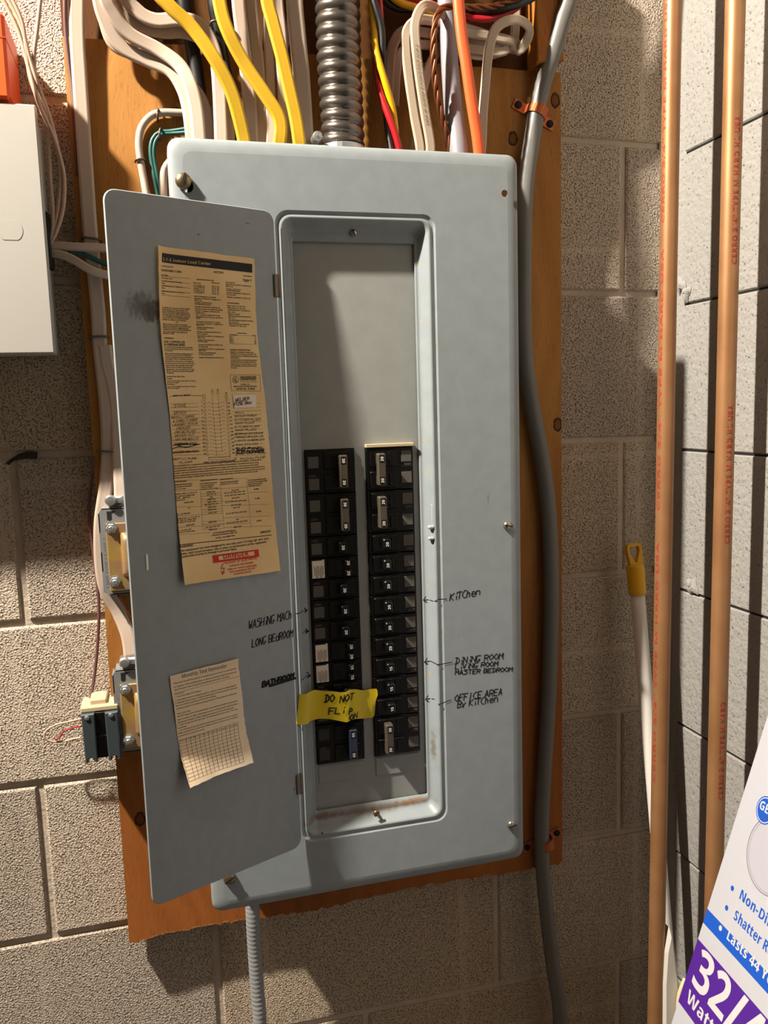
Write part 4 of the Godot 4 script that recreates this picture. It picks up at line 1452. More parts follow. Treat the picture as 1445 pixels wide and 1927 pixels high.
	rule(s, -78.46, 155.37, -78.40, 155.37, 0.75, put)
	rule(s, -133.53, 156.31, -102.17, 156.24, 0.22, put)
	rule(s, -62.12, 154.32, -28.10, 154.67, 0.22, put)
	rule(s, -96.22, 153.26, -94.06, 153.21, 0.25, put)
	rule(s, -94.06, 153.21, -94.18, 151.24, 0.25, put)
	rule(s, -94.18, 151.24, -96.34, 151.29, 0.25, put)
	rule(s, -96.34, 151.29, -96.22, 153.26, 0.25, put)
	rule(s, -69.97, 152.61, -67.72, 152.55, 0.25, put)
	rule(s, -67.72, 152.55, -67.84, 150.55, 0.25, put)
	rule(s, -67.84, 150.55, -70.09, 150.61, 0.25, put)
	rule(s, -70.09, 150.61, -69.97, 152.61, 0.25, put)
	rule(s, -91.86, 151.61, -90.80, 153.13, 0.20, put)
	rule(s, -90.80, 153.13, -89.33, 153.31, 0.20, put)
	rule(s, -89.33, 153.31, -87.95, 151.95, 0.20, put)
	rule(s, -87.95, 151.95, -86.27, 151.58, 0.20, put)
	rule(s, -86.27, 151.58, -77.85, 151.70, 0.20, put)
	rule(s, -77.85, 151.70, -76.09, 152.10, 0.20, put)
	rule(s, -76.09, 152.10, -74.53, 153.39, 0.20, put)
	rule(s, -74.53, 153.39, -73.05, 153.13, 0.20, put)
	rule(s, -73.05, 153.13, -72.39, 151.78, 0.20, put)
	rule(s, -85.44, 151.67, -85.37, 151.67, 0.75, put)
	rule(s, -133.44, 152.58, -102.14, 152.43, 0.22, put)
	rule(s, -62.12, 150.40, -27.90, 150.65, 0.22, put)
	rule(s, -96.20, 149.43, -94.03, 149.37, 0.25, put)
	rule(s, -94.03, 149.37, -94.15, 147.40, 0.25, put)
	rule(s, -94.15, 147.40, -96.32, 147.46, 0.25, put)
	rule(s, -96.32, 147.46, -96.20, 149.43, 0.25, put)
	rule(s, -69.95, 148.71, -67.71, 148.64, 0.25, put)
	rule(s, -67.71, 148.64, -67.82, 146.64, 0.25, put)
	rule(s, -67.82, 146.64, -70.07, 146.70, 0.25, put)
	rule(s, -70.07, 146.70, -69.95, 148.71, 0.25, put)
	rule(s, -91.83, 147.77, -90.77, 149.28, 0.20, put)
	rule(s, -90.77, 149.28, -89.30, 149.46, 0.20, put)
	rule(s, -89.30, 149.46, -87.92, 148.10, 0.20, put)
	rule(s, -87.92, 148.10, -86.24, 147.72, 0.20, put)
	rule(s, -86.24, 147.72, -77.83, 147.81, 0.20, put)
	rule(s, -77.83, 147.81, -76.08, 148.21, 0.20, put)
	rule(s, -76.08, 148.21, -74.51, 149.50, 0.20, put)
	rule(s, -74.51, 149.50, -73.04, 149.24, 0.20, put)
	rule(s, -73.04, 149.24, -72.37, 147.88, 0.20, put)
	rule(s, -78.39, 147.61, -78.33, 147.60, 0.75, put)
	rule(s, -133.34, 148.85, -102.12, 148.61, 0.22, put)
	rule(s, -62.12, 146.47, -27.70, 146.63, 0.22, put)
	rule(s, -96.17, 145.59, -94.00, 145.52, 0.25, put)
	rule(s, -94.00, 145.52, -94.12, 143.55, 0.25, put)
	rule(s, -94.12, 143.55, -96.29, 143.62, 0.25, put)
	rule(s, -96.29, 143.62, -96.17, 145.59, 0.25, put)
	rule(s, -69.94, 144.80, -67.69, 144.73, 0.25, put)
	rule(s, -67.69, 144.73, -67.81, 142.72, 0.25, put)
	rule(s, -67.81, 142.72, -70.06, 142.79, 0.25, put)
	rule(s, -70.06, 142.79, -69.94, 144.80, 0.25, put)
	rule(s, -91.80, 143.92, -90.74, 145.43, 0.20, put)
	rule(s, -90.74, 145.43, -89.27, 145.60, 0.20, put)
	rule(s, -89.27, 145.60, -87.89, 144.24, 0.20, put)
	rule(s, -87.89, 144.24, -86.21, 143.85, 0.20, put)
	rule(s, -86.21, 143.85, -77.82, 143.92, 0.20, put)
	rule(s, -77.82, 143.92, -76.06, 144.32, 0.20, put)
	rule(s, -76.06, 144.32, -74.50, 145.60, 0.20, put)
	rule(s, -74.50, 145.60, -73.02, 145.34, 0.20, put)
	rule(s, -73.02, 145.34, -72.36, 143.98, 0.20, put)
	rule(s, -85.27, 143.93, -85.21, 143.93, 0.75, put)
	rule(s, -133.25, 145.11, -102.10, 144.79, 0.22, put)
	rule(s, -62.13, 142.54, -27.50, 142.59, 0.22, put)
	rule(s, -96.14, 141.75, -93.97, 141.68, 0.25, put)
	rule(s, -93.97, 141.68, -94.10, 139.70, 0.25, put)
	rule(s, -94.10, 139.70, -96.26, 139.78, 0.25, put)
	rule(s, -96.26, 139.78, -96.14, 141.75, 0.25, put)
	rule(s, -69.92, 140.88, -67.67, 140.81, 0.25, put)
	rule(s, -67.67, 140.81, -67.79, 138.80, 0.25, put)
	rule(s, -67.79, 138.80, -70.04, 138.87, 0.25, put)
	rule(s, -70.04, 138.87, -69.92, 140.88, 0.25, put)
	rule(s, -91.77, 140.06, -90.71, 141.57, 0.20, put)
	rule(s, -90.71, 141.57, -89.24, 141.74, 0.20, put)
	rule(s, -89.24, 141.74, -87.86, 140.37, 0.20, put)
	rule(s, -87.86, 140.37, -86.17, 139.98, 0.20, put)
	rule(s, -86.17, 139.98, -77.81, 140.03, 0.20, put)
	rule(s, -77.81, 140.03, -76.05, 140.42, 0.20, put)
	rule(s, -76.05, 140.42, -74.48, 141.70, 0.20, put)
	rule(s, -74.48, 141.70, -73.01, 141.43, 0.20, put)
	rule(s, -73.01, 141.43, -72.34, 140.07, 0.20, put)
	rule(s, -78.31, 139.83, -78.25, 139.82, 0.75, put)
	rule(s, -133.15, 141.36, -102.07, 140.96, 0.22, put)
	rule(s, -62.13, 138.60, -27.30, 138.56, 0.22, put)
	rule(s, -96.12, 137.90, -93.95, 137.83, 0.25, put)
	rule(s, -93.95, 137.83, -94.07, 135.85, 0.25, put)
	rule(s, -94.07, 135.85, -96.24, 135.93, 0.25, put)
	rule(s, -96.24, 135.93, -96.12, 137.90, 0.25, put)
	rule(s, -69.90, 136.97, -67.65, 136.89, 0.25, put)
	rule(s, -67.65, 136.89, -67.77, 134.87, 0.25, put)
	rule(s, -67.77, 134.87, -70.02, 134.96, 0.25, put)
	rule(s, -70.02, 134.96, -69.90, 136.97, 0.25, put)
	rule(s, -91.74, 136.20, -90.68, 137.71, 0.20, put)
	rule(s, -90.68, 137.71, -89.21, 137.88, 0.20, put)
	rule(s, -89.21, 137.88, -87.83, 136.50, 0.20, put)
	rule(s, -87.83, 136.50, -86.14, 136.11, 0.20, put)
	rule(s, -86.14, 136.11, -77.79, 136.14, 0.20, put)
	rule(s, -77.79, 136.14, -76.04, 136.52, 0.20, put)
	rule(s, -76.04, 136.52, -74.47, 137.80, 0.20, put)
	rule(s, -74.47, 137.80, -72.99, 137.52, 0.20, put)
	rule(s, -72.99, 137.52, -72.32, 136.16, 0.20, put)
	rule(s, -85.11, 136.18, -85.05, 136.18, 0.75, put)
	rule(s, -133.05, 137.61, -102.05, 137.13, 0.22, put)
	rule(s, -62.13, 134.66, -27.09, 134.52, 0.22, put)
	rule(s, -96.09, 134.05, -93.92, 133.97, 0.25, put)
	rule(s, -93.92, 133.97, -94.04, 131.99, 0.25, put)
	rule(s, -94.04, 131.99, -96.21, 132.08, 0.25, put)
	rule(s, -96.21, 132.08, -96.09, 134.05, 0.25, put)
	rule(s, -69.88, 133.05, -67.63, 132.96, 0.25, put)
	rule(s, -67.63, 132.96, -67.75, 130.94, 0.25, put)
	rule(s, -67.75, 130.94, -70.00, 131.03, 0.25, put)
	rule(s, -70.00, 131.03, -69.88, 133.05, 0.25, put)
	rule(s, -91.71, 132.34, -90.65, 133.84, 0.20, put)
	rule(s, -90.65, 133.84, -89.18, 134.01, 0.20, put)
	rule(s, -89.18, 134.01, -87.80, 132.63, 0.20, put)
	rule(s, -87.80, 132.63, -86.11, 132.23, 0.20, put)
	rule(s, -86.11, 132.23, -77.78, 132.23, 0.20, put)
	rule(s, -77.78, 132.23, -76.02, 132.61, 0.20, put)
	rule(s, -76.02, 132.61, -74.45, 133.89, 0.20, put)
	rule(s, -74.45, 133.89, -72.97, 133.61, 0.20, put)
	rule(s, -72.97, 133.61, -72.31, 132.24, 0.20, put)
	rule(s, -78.24, 132.03, -78.18, 132.03, 0.75, put)
	rule(s, -132.96, 133.86, -102.03, 133.29, 0.22, put)
	rule(s, -62.14, 130.72, -26.89, 130.47, 0.22, put)
	rule(s, -96.06, 130.20, -93.89, 130.11, 0.25, put)
	rule(s, -93.89, 130.11, -94.01, 128.13, 0.25, put)
	rule(s, -94.01, 128.13, -96.18, 128.22, 0.25, put)
	rule(s, -96.18, 128.22, -96.06, 130.20, 0.25, put)
	rule(s, -69.87, 129.12, -67.61, 129.03, 0.25, put)
	rule(s, -67.61, 129.03, -67.73, 127.01, 0.25, put)
	rule(s, -67.73, 127.01, -69.99, 127.10, 0.25, put)
	rule(s, -69.99, 127.10, -69.87, 129.12, 0.25, put)
	rule(s, -91.68, 128.47, -90.62, 129.97, 0.20, put)
	rule(s, -90.62, 129.97, -89.15, 130.13, 0.20, put)
	rule(s, -89.15, 130.13, -87.76, 128.75, 0.20, put)
	rule(s, -87.76, 128.75, -86.08, 128.34, 0.20, put)
	rule(s, -86.08, 128.34, -77.77, 128.33, 0.20, put)
	rule(s, -77.77, 128.33, -76.01, 128.70, 0.20, put)
	rule(s, -76.01, 128.70, -74.44, 129.98, 0.20, put)
	rule(s, -74.44, 129.98, -72.96, 129.69, 0.20, put)
	rule(s, -72.96, 129.69, -72.29, 128.32, 0.20, put)
	rule(s, -84.94, 128.41, -84.88, 128.40, 0.75, put)
	rule(s, -132.86, 130.10, -102.00, 129.45, 0.22, put)
	rule(s, -62.14, 126.77, -26.69, 126.42, 0.22, put)
	rule(s, -96.04, 126.34, -93.86, 126.24, 0.25, put)
	rule(s, -93.86, 126.24, -93.98, 124.26, 0.25, put)
	rule(s, -93.98, 124.26, -96.16, 124.36, 0.25, put)
	rule(s, -96.16, 124.36, -96.04, 126.34, 0.25, put)
	rule(s, -69.85, 125.19, -67.59, 125.09, 0.25, put)
	rule(s, -67.59, 125.09, -67.71, 123.07, 0.25, put)
	rule(s, -67.71, 123.07, -69.97, 123.17, 0.25, put)
	rule(s, -69.97, 123.17, -69.85, 125.19, 0.25, put)
	rule(s, -91.65, 124.60, -90.59, 126.10, 0.20, put)
	rule(s, -90.59, 126.10, -89.11, 126.26, 0.20, put)
	rule(s, -89.11, 126.26, -87.73, 124.86, 0.20, put)
	rule(s, -87.73, 124.86, -86.04, 124.46, 0.20, put)
	rule(s, -86.04, 124.46, -77.75, 124.42, 0.20, put)
	rule(s, -77.75, 124.42, -75.99, 124.79, 0.20, put)
	rule(s, -75.99, 124.79, -74.42, 126.06, 0.20, put)
	rule(s, -74.42, 126.06, -72.94, 125.77, 0.20, put)
	rule(s, -72.94, 125.77, -72.28, 124.40, 0.20, put)
	rule(s, -78.16, 124.21, -78.10, 124.21, 0.75, put)
	rule(s, -132.76, 126.34, -101.98, 125.61, 0.22, put)
	rule(s, -62.14, 122.82, -26.49, 122.36, 0.22, put)
	rule(s, -96.01, 122.47, -93.83, 122.37, 0.25, put)
	rule(s, -93.83, 122.37, -93.96, 120.39, 0.25, put)
	rule(s, -93.96, 120.39, -96.13, 120.49, 0.25, put)
	rule(s, -96.13, 120.49, -96.01, 122.47, 0.25, put)
	rule(s, -69.83, 121.25, -67.57, 121.15, 0.25, put)
	rule(s, -67.57, 121.15, -67.69, 119.13, 0.25, put)
	rule(s, -67.69, 119.13, -69.95, 119.23, 0.25, put)
	rule(s, -69.95, 119.23, -69.83, 121.25, 0.25, put)
	rule(s, -91.63, 120.72, -90.56, 122.22, 0.20, put)
	rule(s, -90.56, 122.22, -89.08, 122.37, 0.20, put)
	rule(s, -89.08, 122.37, -87.70, 120.98, 0.20, put)
	rule(s, -87.70, 120.98, -86.01, 120.56, 0.20, put)
	rule(s, -86.01, 120.56, -77.74, 120.50, 0.20, put)
	rule(s, -77.74, 120.50, -75.98, 120.87, 0.20, put)
	rule(s, -75.98, 120.87, -74.41, 122.14, 0.20, put)
	rule(s, -74.41, 122.14, -72.93, 121.85, 0.20, put)
	rule(s, -72.93, 121.85, -72.26, 120.47, 0.20, put)
	rule(s, -84.78, 120.62, -84.72, 120.61, 0.75, put)
	rule(s, -132.66, 122.57, -101.96, 121.76, 0.22, put)
	rule(s, -62.15, 118.86, -26.28, 118.30, 0.22, put)
	rule(s, -95.98, 118.61, -93.81, 118.50, 0.25, put)
	rule(s, -93.81, 118.50, -93.93, 116.51, 0.25, put)
	rule(s, -93.93, 116.51, -96.10, 116.62, 0.25, put)
	rule(s, -96.10, 116.62, -95.98, 118.61, 0.25, put)
	rule(s, -69.81, 117.31, -67.56, 117.20, 0.25, put)
	rule(s, -67.56, 117.20, -67.67, 115.18, 0.25, put)
	rule(s, -67.67, 115.18, -69.93, 115.29, 0.25, put)
	rule(s, -69.93, 115.29, -69.81, 117.31, 0.25, put)
	rule(s, -91.60, 116.84, -90.53, 118.34, 0.20, put)
	rule(s, -90.53, 118.34, -89.05, 118.49, 0.20, put)
	rule(s, -89.05, 118.49, -87.67, 117.08, 0.20, put)
	rule(s, -87.67, 117.08, -85.98, 116.66, 0.20, put)
	rule(s, -85.98, 116.66, -77.73, 116.59, 0.20, put)
	rule(s, -77.73, 116.59, -75.97, 116.95, 0.20, put)
	rule(s, -75.97, 116.95, -74.39, 118.21, 0.20, put)
	rule(s, -74.39, 118.21, -72.91, 117.92, 0.20, put)
	rule(s, -72.91, 117.92, -72.24, 116.54, 0.20, put)
	rule(s, -78.09, 116.38, -78.03, 116.38, 0.75, put)
	rule(s, -132.57, 118.80, -101.93, 117.91, 0.22, put)
	rule(s, -62.15, 114.90, -26.08, 114.23, 0.22, put)
	rule(s, -95.95, 114.73, -93.78, 114.62, 0.25, put)
	rule(s, -93.78, 114.62, -93.90, 112.63, 0.25, put)
	rule(s, -93.90, 112.63, -96.08, 112.75, 0.25, put)
	rule(s, -96.08, 112.75, -95.95, 114.73, 0.25, put)
	rule(s, -69.80, 113.37, -67.54, 113.25, 0.25, put)
	rule(s, -67.54, 113.25, -67.66, 111.23, 0.25, put)
	rule(s, -67.66, 111.23, -69.92, 111.35, 0.25, put)
	rule(s, -69.92, 111.35, -69.80, 113.37, 0.25, put)
	rule(s, -91.57, 112.95, -90.50, 114.45, 0.20, put)
	rule(s, -90.50, 114.45, -89.02, 114.59, 0.20, put)
	rule(s, -89.02, 114.59, -87.64, 113.19, 0.20, put)
	rule(s, -87.64, 113.19, -85.94, 112.76, 0.20, put)
	rule(s, -85.94, 112.76, -77.72, 112.66, 0.20, put)
	rule(s, -77.72, 112.66, -75.95, 113.02, 0.20, put)
	rule(s, -75.95, 113.02, -74.38, 114.28, 0.20, put)
	rule(s, -74.38, 114.28, -72.90, 113.98, 0.20, put)
	rule(s, -72.90, 113.98, -72.23, 112.60, 0.20, put)
	rule(s, -84.61, 112.80, -84.55, 112.80, 0.75, put)
	rule(s, -132.47, 115.02, -101.91, 114.05, 0.22, put)
	rule(s, -62.15, 110.93, -25.88, 110.15, 0.22, put)
	rule(s, -95.93, 110.86, -93.75, 110.74, 0.25, put)
	rule(s, -93.75, 110.74, -93.87, 108.75, 0.25, put)
	rule(s, -93.87, 108.75, -96.05, 108.87, 0.25, put)
	rule(s, -96.05, 108.87, -95.93, 110.86, 0.25, put)
	rule(s, -69.78, 109.42, -67.52, 109.30, 0.25, put)
	rule(s, -67.52, 109.30, -67.64, 107.27, 0.25, put)
	rule(s, -67.64, 107.27, -69.90, 107.40, 0.25, put)
	rule(s, -69.90, 107.40, -69.78, 109.42, 0.25, put)
	rule(s, -91.54, 109.06, -90.47, 110.56, 0.20, put)
	rule(s, -90.47, 110.56, -88.99, 110.70, 0.20, put)
	rule(s, -88.99, 110.70, -87.61, 109.29, 0.20, put)
	rule(s, -87.61, 109.29, -85.91, 108.86, 0.20, put)
	rule(s, -85.91, 108.86, -77.70, 108.73, 0.20, put)
	rule(s, -77.70, 108.73, -75.94, 109.09, 0.20, put)
	rule(s, -75.94, 109.09, -74.36, 110.35, 0.20, put)
	rule(s, -74.36, 110.35, -72.88, 110.04, 0.20, put)
	rule(s, -72.88, 110.04, -72.21, 108.65, 0.20, put)
	rule(s, -78.01, 108.53, -77.95, 108.52, 0.75, put)
	rule(s, -132.37, 111.24, -101.89, 110.19, 0.22, put)
	rule(s, -62.16, 106.96, -25.67, 106.07, 0.22, put)
	rule(s, -95.90, 106.98, -93.72, 106.85, 0.25, put)
	rule(s, -93.72, 106.85, -93.84, 104.86, 0.25, put)
	rule(s, -93.84, 104.86, -96.02, 104.99, 0.25, put)
	rule(s, -96.02, 104.99, -95.90, 106.98, 0.25, put)
	rule(s, -69.76, 105.47, -67.50, 105.34, 0.25, put)
	rule(s, -67.50, 105.34, -67.62, 103.31, 0.25, put)
	rule(s, -67.62, 103.31, -69.88, 103.44, 0.25, put)
	rule(s, -69.88, 103.44, -69.76, 105.47, 0.25, put)
	rule(s, -91.51, 105.16, -90.44, 106.66, 0.20, put)
	rule(s, -90.44, 106.66, -88.96, 106.80, 0.20, put)
	rule(s, -88.96, 106.80, -87.57, 105.38, 0.20, put)
	rule(s, -87.57, 105.38, -85.88, 104.95, 0.20, put)
	rule(s, -85.88, 104.95, -77.69, 104.80, 0.20, put)
	rule(s, -77.69, 104.80, -75.92, 105.15, 0.20, put)
	rule(s, -75.92, 105.15, -74.35, 106.41, 0.20, put)
	rule(s, -74.35, 106.41, -72.86, 106.10, 0.20, put)
	rule(s, -72.86, 106.10, -72.19, 104.71, 0.20, put)
	rule(s, -84.45, 104.97, -84.39, 104.97, 0.75, put)
	rule(s, -132.27, 107.45, -101.86, 106.33, 0.22, put)
	rule(s, -62.16, 102.99, -25.47, 101.98, 0.22, put)
	rule(s, -94.17, 103.10, -67.91, 102.65, 0.25, put)
	rule(s, -67.91, 102.65, -67.82, 99.92, 0.25, put)
	rule(s, -67.82, 99.92, -94.11, 100.20, 0.25, put)
	rule(s, -94.11, 100.20, -94.17, 103.10, 0.25, put)
	rule(s, -93.97, 102.42, -67.95, 101.97, 0.25, put)
	rule(s, -134.44, 81.36, -50.18, 77.10, 0.20, put)
	rule(s, -134.00, 70.43, -81.23, 68.72, 0.20, put)
	rule(s, -81.23, 68.72, -49.40, 67.79, 0.20, put)
	rule(s, -49.77, 61.45, -23.95, 60.38, 0.20, put)
	rule(s, -105.97, 65.23, -81.50, 64.22, 0.20, put)
	rule(s, -105.91, 62.44, -81.40, 61.71, 0.20, put)
	rule(s, -105.73, 59.41, -81.34, 58.53, 0.20, put)
	rule(s, -105.77, 56.84, -48.94, 53.02, 0.20, put)
	rule(s, -105.95, 54.07, -81.42, 53.08, 0.20, put)
	rule(s, -134.40, 53.72, -22.70, 46.08, 0.20, put)
	rule(s, -106.05, 48.48, -81.27, 47.14, 0.20, put)
	rule(s, -105.99, 45.67, -81.17, 44.63, 0.20, put)
	rule(s, -134.54, 44.52, -80.96, 41.98, 0.20, put)
	rule(s, -81.89, 36.94, -22.73, 33.03, 0.20, put)
	rule(s, -106.37, 35.61, -81.31, 34.02, 0.20, put)
	rule(s, -106.31, 32.79, -49.07, 27.60, 0.20, put)
	rule(s, -134.84, 32.66, -81.31, 29.79, 0.20, put)
	rule(s, -106.42, 27.18, -81.31, 25.66, 0.20, put)
	rule(s, -81.27, 26.34, -22.66, 21.71, 0.20, put)
	rule(s, -134.65, 24.90, -97.65, 22.76, 0.20, put)
	rule(s, -105.86, 78.57, -105.97, 26.56, 0.20, put)
	rule(s, -82.11, 78.97, -81.07, 25.40, 0.20, put)
	rule(s, -49.88, 77.65, -47.77, 22.77, 0.20, put)
	rule(s, -134.40, 14.35, -22.41, 11.17, 0.70, put)
	rule(s, -133.64, 166.73, -132.42, 167.99, 0.40, put)
	rule(s, -132.42, 167.99, -110.19, 168.31, 0.40, put)
	rule(s, -109.26, 168.08, -97.40, 167.91, 0.40, put)
	part("label_print", s, M.ink_soft, paper)
	s = st_new()
	lines_on(s, [
		["Type 1", -42.5, 288.7, 10.5, 2.60],
		["G3030ML1200", -135.4, 291.9, 22.4, 2.06],
		["USE COPPER OR", -137.0, 221.4, 23.4, 2.28],
		["ALUMINUM WIRE", -137.0, 218.6, 23.2, 2.29]], put, true)
	lines_on(s, [
		["WARNING", -134.6, 11.0, 15.9, 2.42]], put, true)
	part("label_heading", s, M.ink_soft, paper)
	s = st_new()
	var pen := 0.00035
	write(s, "BRKR OF SERVC", -0.1300, 0.1675, 0.0013, 0.029, pen, put, 0.949, 0.15)
	write(s, "STOVE", -0.1298, 0.1565, 0.0028, 0.031, pen, put, 0.761, 0.15)
	write(s, "DRYER", -0.1303, 0.1494, 0.0026, 0.026, pen, put, 0.824, 0.15)
	write(s, "BATH LT GARAG", -0.1335, 0.1454, 0.0021, 0.018, pen, put, 0.773, 0.15)
	write(s, "A CONDITIONER", -0.1320, 0.1416, 0.0021, 0.016, pen, put, 0.797, 0.15)
	write(s, "LAUNDRY STAIR", -0.1329, 0.1377, 0.0021, 0.016, pen, put, 0.823, 0.15)
	write(s, "FREEZER", -0.1282, 0.1335, 0.0026, 0.030, pen, put, 0.653, 0.15)
	write(s, "INSIDE PLUGS", -0.1311, 0.1301, 0.0021, 0.011, pen, put, 0.749, 0.15)
	write(s, "DRYER OUT", -0.1309, 0.1263, 0.0021, 0.016, pen, put, 0.956, 0.15)
	write(s, "LIGHT AND BED LTS", -0.1332, 0.1227, 0.0019, -0.003, pen, put, 0.727, 0.15)
	write(s, "UPSTAIRS STEEL", -0.1322, 0.1175, 0.0026, -0.011, pen, put, 0.582, 0.15)
	write(s, "WATER HEATER", -0.1338, 0.1098, 0.0019, -0.019, pen, put, 0.981, 0.15)
	write(s, "SEPTIC PUMP", -0.1349, 0.1025, 0.0019, -0.024, pen, put, 1.050, 0.15)
	write(s, "FLOOR", -0.1276, 0.0986, 0.0017, 0.007, pen, put, 1.337, 0.15)
	write(s, "WELL", -0.0600, 0.1482, 0.0022, 0.019, pen, put, 1.036, 0.15)
	write(s, "DRYER POWER", -0.0605, 0.1443, 0.0020, 0.012, pen, put, 0.958, 0.15)
	write(s, "KITCHEN PLUGS", -0.0605, 0.1400, 0.0020, 0.002, pen, put, 0.955, 0.15)
	write(s, "SHOP PLUGS", -0.0605, 0.1366, 0.0020, 0.012, pen, put, 0.935, 0.15)
	write(s, "KITCHEN PLUGS", -0.0612, 0.1325, 0.0020, 0.010, pen, put, 0.915, 0.15)
	write(s, "SHOP PLUGS", -0.0606, 0.1291, 0.0020, 0.007, pen, put, 1.026, 0.15)
	write(s, "BEDROOM BATHROOM", -0.0614, 0.1252, 0.0020, -0.005, pen, put, 0.849, 0.15)
	write(s, "FURNACE BOILER LTS", -0.0616, 0.1218, 0.0020, -0.007, pen, put, 0.770, 0.15)
	write(s, "LIGHTS IN BDRM STR", -0.0615, 0.1179, 0.0020, -0.005, pen, put, 0.826, 0.15)
	write(s, "FAN STAIRS", -0.0604, 0.1132, 0.0020, 0.003, pen, put, 1.056, 0.15)
	write(s, "22", -0.0647, 0.0981, 0.0027, 0.034, pen, put, 0.659, 0.15)
	write(s, "RADON PUMP", -0.0562, 0.0976, 0.0027, 0.003, pen, put, 0.929, 0.15)
	part("pencilled_directory", s, M.pencil, paper)
	s = st_new()
	pen = 0.0009
	write(s, "SUB PANEL", -0.0614, 0.1082, 0.0032, -0.016, 0.0007, put, 0.977, 0.15)
	write(s, "SUB BURNER", -0.0613, 0.1041, 0.0029, -0.000, 0.0007, put, 0.965, 0.15)
	rule(s, -134.59, 114.16, -127.55, 116.16, 0.80, put)
	rule(s, -127.55, 116.16, -118.28, 115.14, 0.80, put)
	rule(s, -118.28, 115.14, -105.12, 117.19, 0.80, put)
	rule(s, -133.22, 117.54, -125.02, 119.28, 0.80, put)
	rule(s, -125.02, 119.28, -103.93, 117.13, 0.80, put)
	rule(s, -133.96, 109.82, -120.95, 110.16, 0.80, put)
	rule(s, -120.95, 110.16, -104.37, 110.11, 0.80, put)
	rule(s, -130.86, 118.50, -119.49, 114.65, 0.80, put)
	rule(s, -119.49, 114.65, -107.53, 116.76, 0.80, put)
	rule(s, -128.59, 117.84, -113.38, 118.15, 0.80, put)
	rule(s, -59.92, 108.99, -44.38, 110.44, 0.80, put)
	rule(s, -44.38, 110.44, -26.02, 108.53, 0.80, put)
	rule(s, -60.78, 105.29, -39.42, 105.57, 0.80, put)
	rule(s, -39.42, 105.57, -24.29, 103.55, 0.80, put)
	rule(s, -59.98, 108.09, -26.13, 106.45, 0.80, put)
	part("marker_strike", s, M.ink, paper)
	# danger block
	s = st_new()
	bar(s, v2([-97.0, -10.3, -40.5, -11.0, -40.8, -2.5, -97.4, -1.8]), put)
	part("danger_bar", s, M.red_print, paper)
	s = st_new()
	bar(s, v2([-90.2, -8.0, -46.5, -8.4, -46.6, -3.9, -90.3, -3.6]), top)
	part("danger_field", s, M.old_paper, paper)
	var top2 := func(x, y): return Vector3(x, y, bend_label(x, y) + 0.0008)
	s = st_new()
	lines_on(s, [
		["DANGER", -84.8, -7.5, 30.9, 5.04]], top2, true)
	lines_on(s, [
		["HAZARD OF ELECTRICAL", -83.8, -13.2, 40.7, 2.29],
		["SHOCK OR BURN", -78.1, -17.2, 28.9, 2.31],
		["TURN OFF POWER SUPPLYING", -81.5, -20.5, 36.6, 1.84],
		["THIS EQUIPMENT BEFORE", -79.1, -23.6, 31.8, 1.85],
		["WORKING INSIDE", -73.9, -26.5, 21.6, 1.74]], put, true)
	rule(s, -85.34, -12.26, -88.66, -17.33, 0.90, put)
	rule(s, -88.66, -17.33, -84.38, -17.26, 0.90, put)
	rule(s, -84.38, -17.26, -87.02, -23.35, 0.90, put)
	rule(s, -88.57, -19.89, -87.30, -23.89, 0.90, put)
	rule(s, -87.30, -23.89, -84.64, -21.62, 0.90, put)
	rule(s, -59.00, -20.22, -44.95, -21.30, 0.25, put)
	part("danger_print", s, M.red_print, paper)
	# white note stuck over the directory
	s = st_new()
	var note := func(x, y): return bend_label(x, y) + 0.0007
	sheet(s, v2([-60.8, 154.1, -34.0, 154.6, -33.9, 168.2, -61.9, 168.0]), note, 4, 3, 0.0002)
	var nt := part("stuck_note", s, M.label_white, paper)
	s = st_new()
	var onnote := func(x, y): return Vector3(x, y, bend_label(x, y) + 0.0010)
	write(s, "WELDER", -0.0593, 0.1611, 0.0031, 0.095, 0.0006, onnote, 0.713, 0.15)
	write(s, "FUSE Box", -0.0608, 0.1569, 0.0031, 0.072, 0.0006, onnote, 0.688, 0.15)
	part("note_writing", s, M.pencil, nt)
	# monthly reminder
	o = thing("reminder_sheet", DOOR.origin, "cream Monthly Test Reminder sheet with ruled grid and curling lower edge", "paper")
	o.transform = DOOR
	s = st_new()
	sheet(s, v2([-144.3, -245.0, -64.5, -242.4, -73.0, -121.1, -153.3, -122.8]), bend_reminder, 16, 30, 0.0007)
	paper = part("paper", s, M.cream_paper, o)
	put = func(x, y): return Vector3(x, y, bend_reminder(x, y) + 0.00015)
	s = st_new()
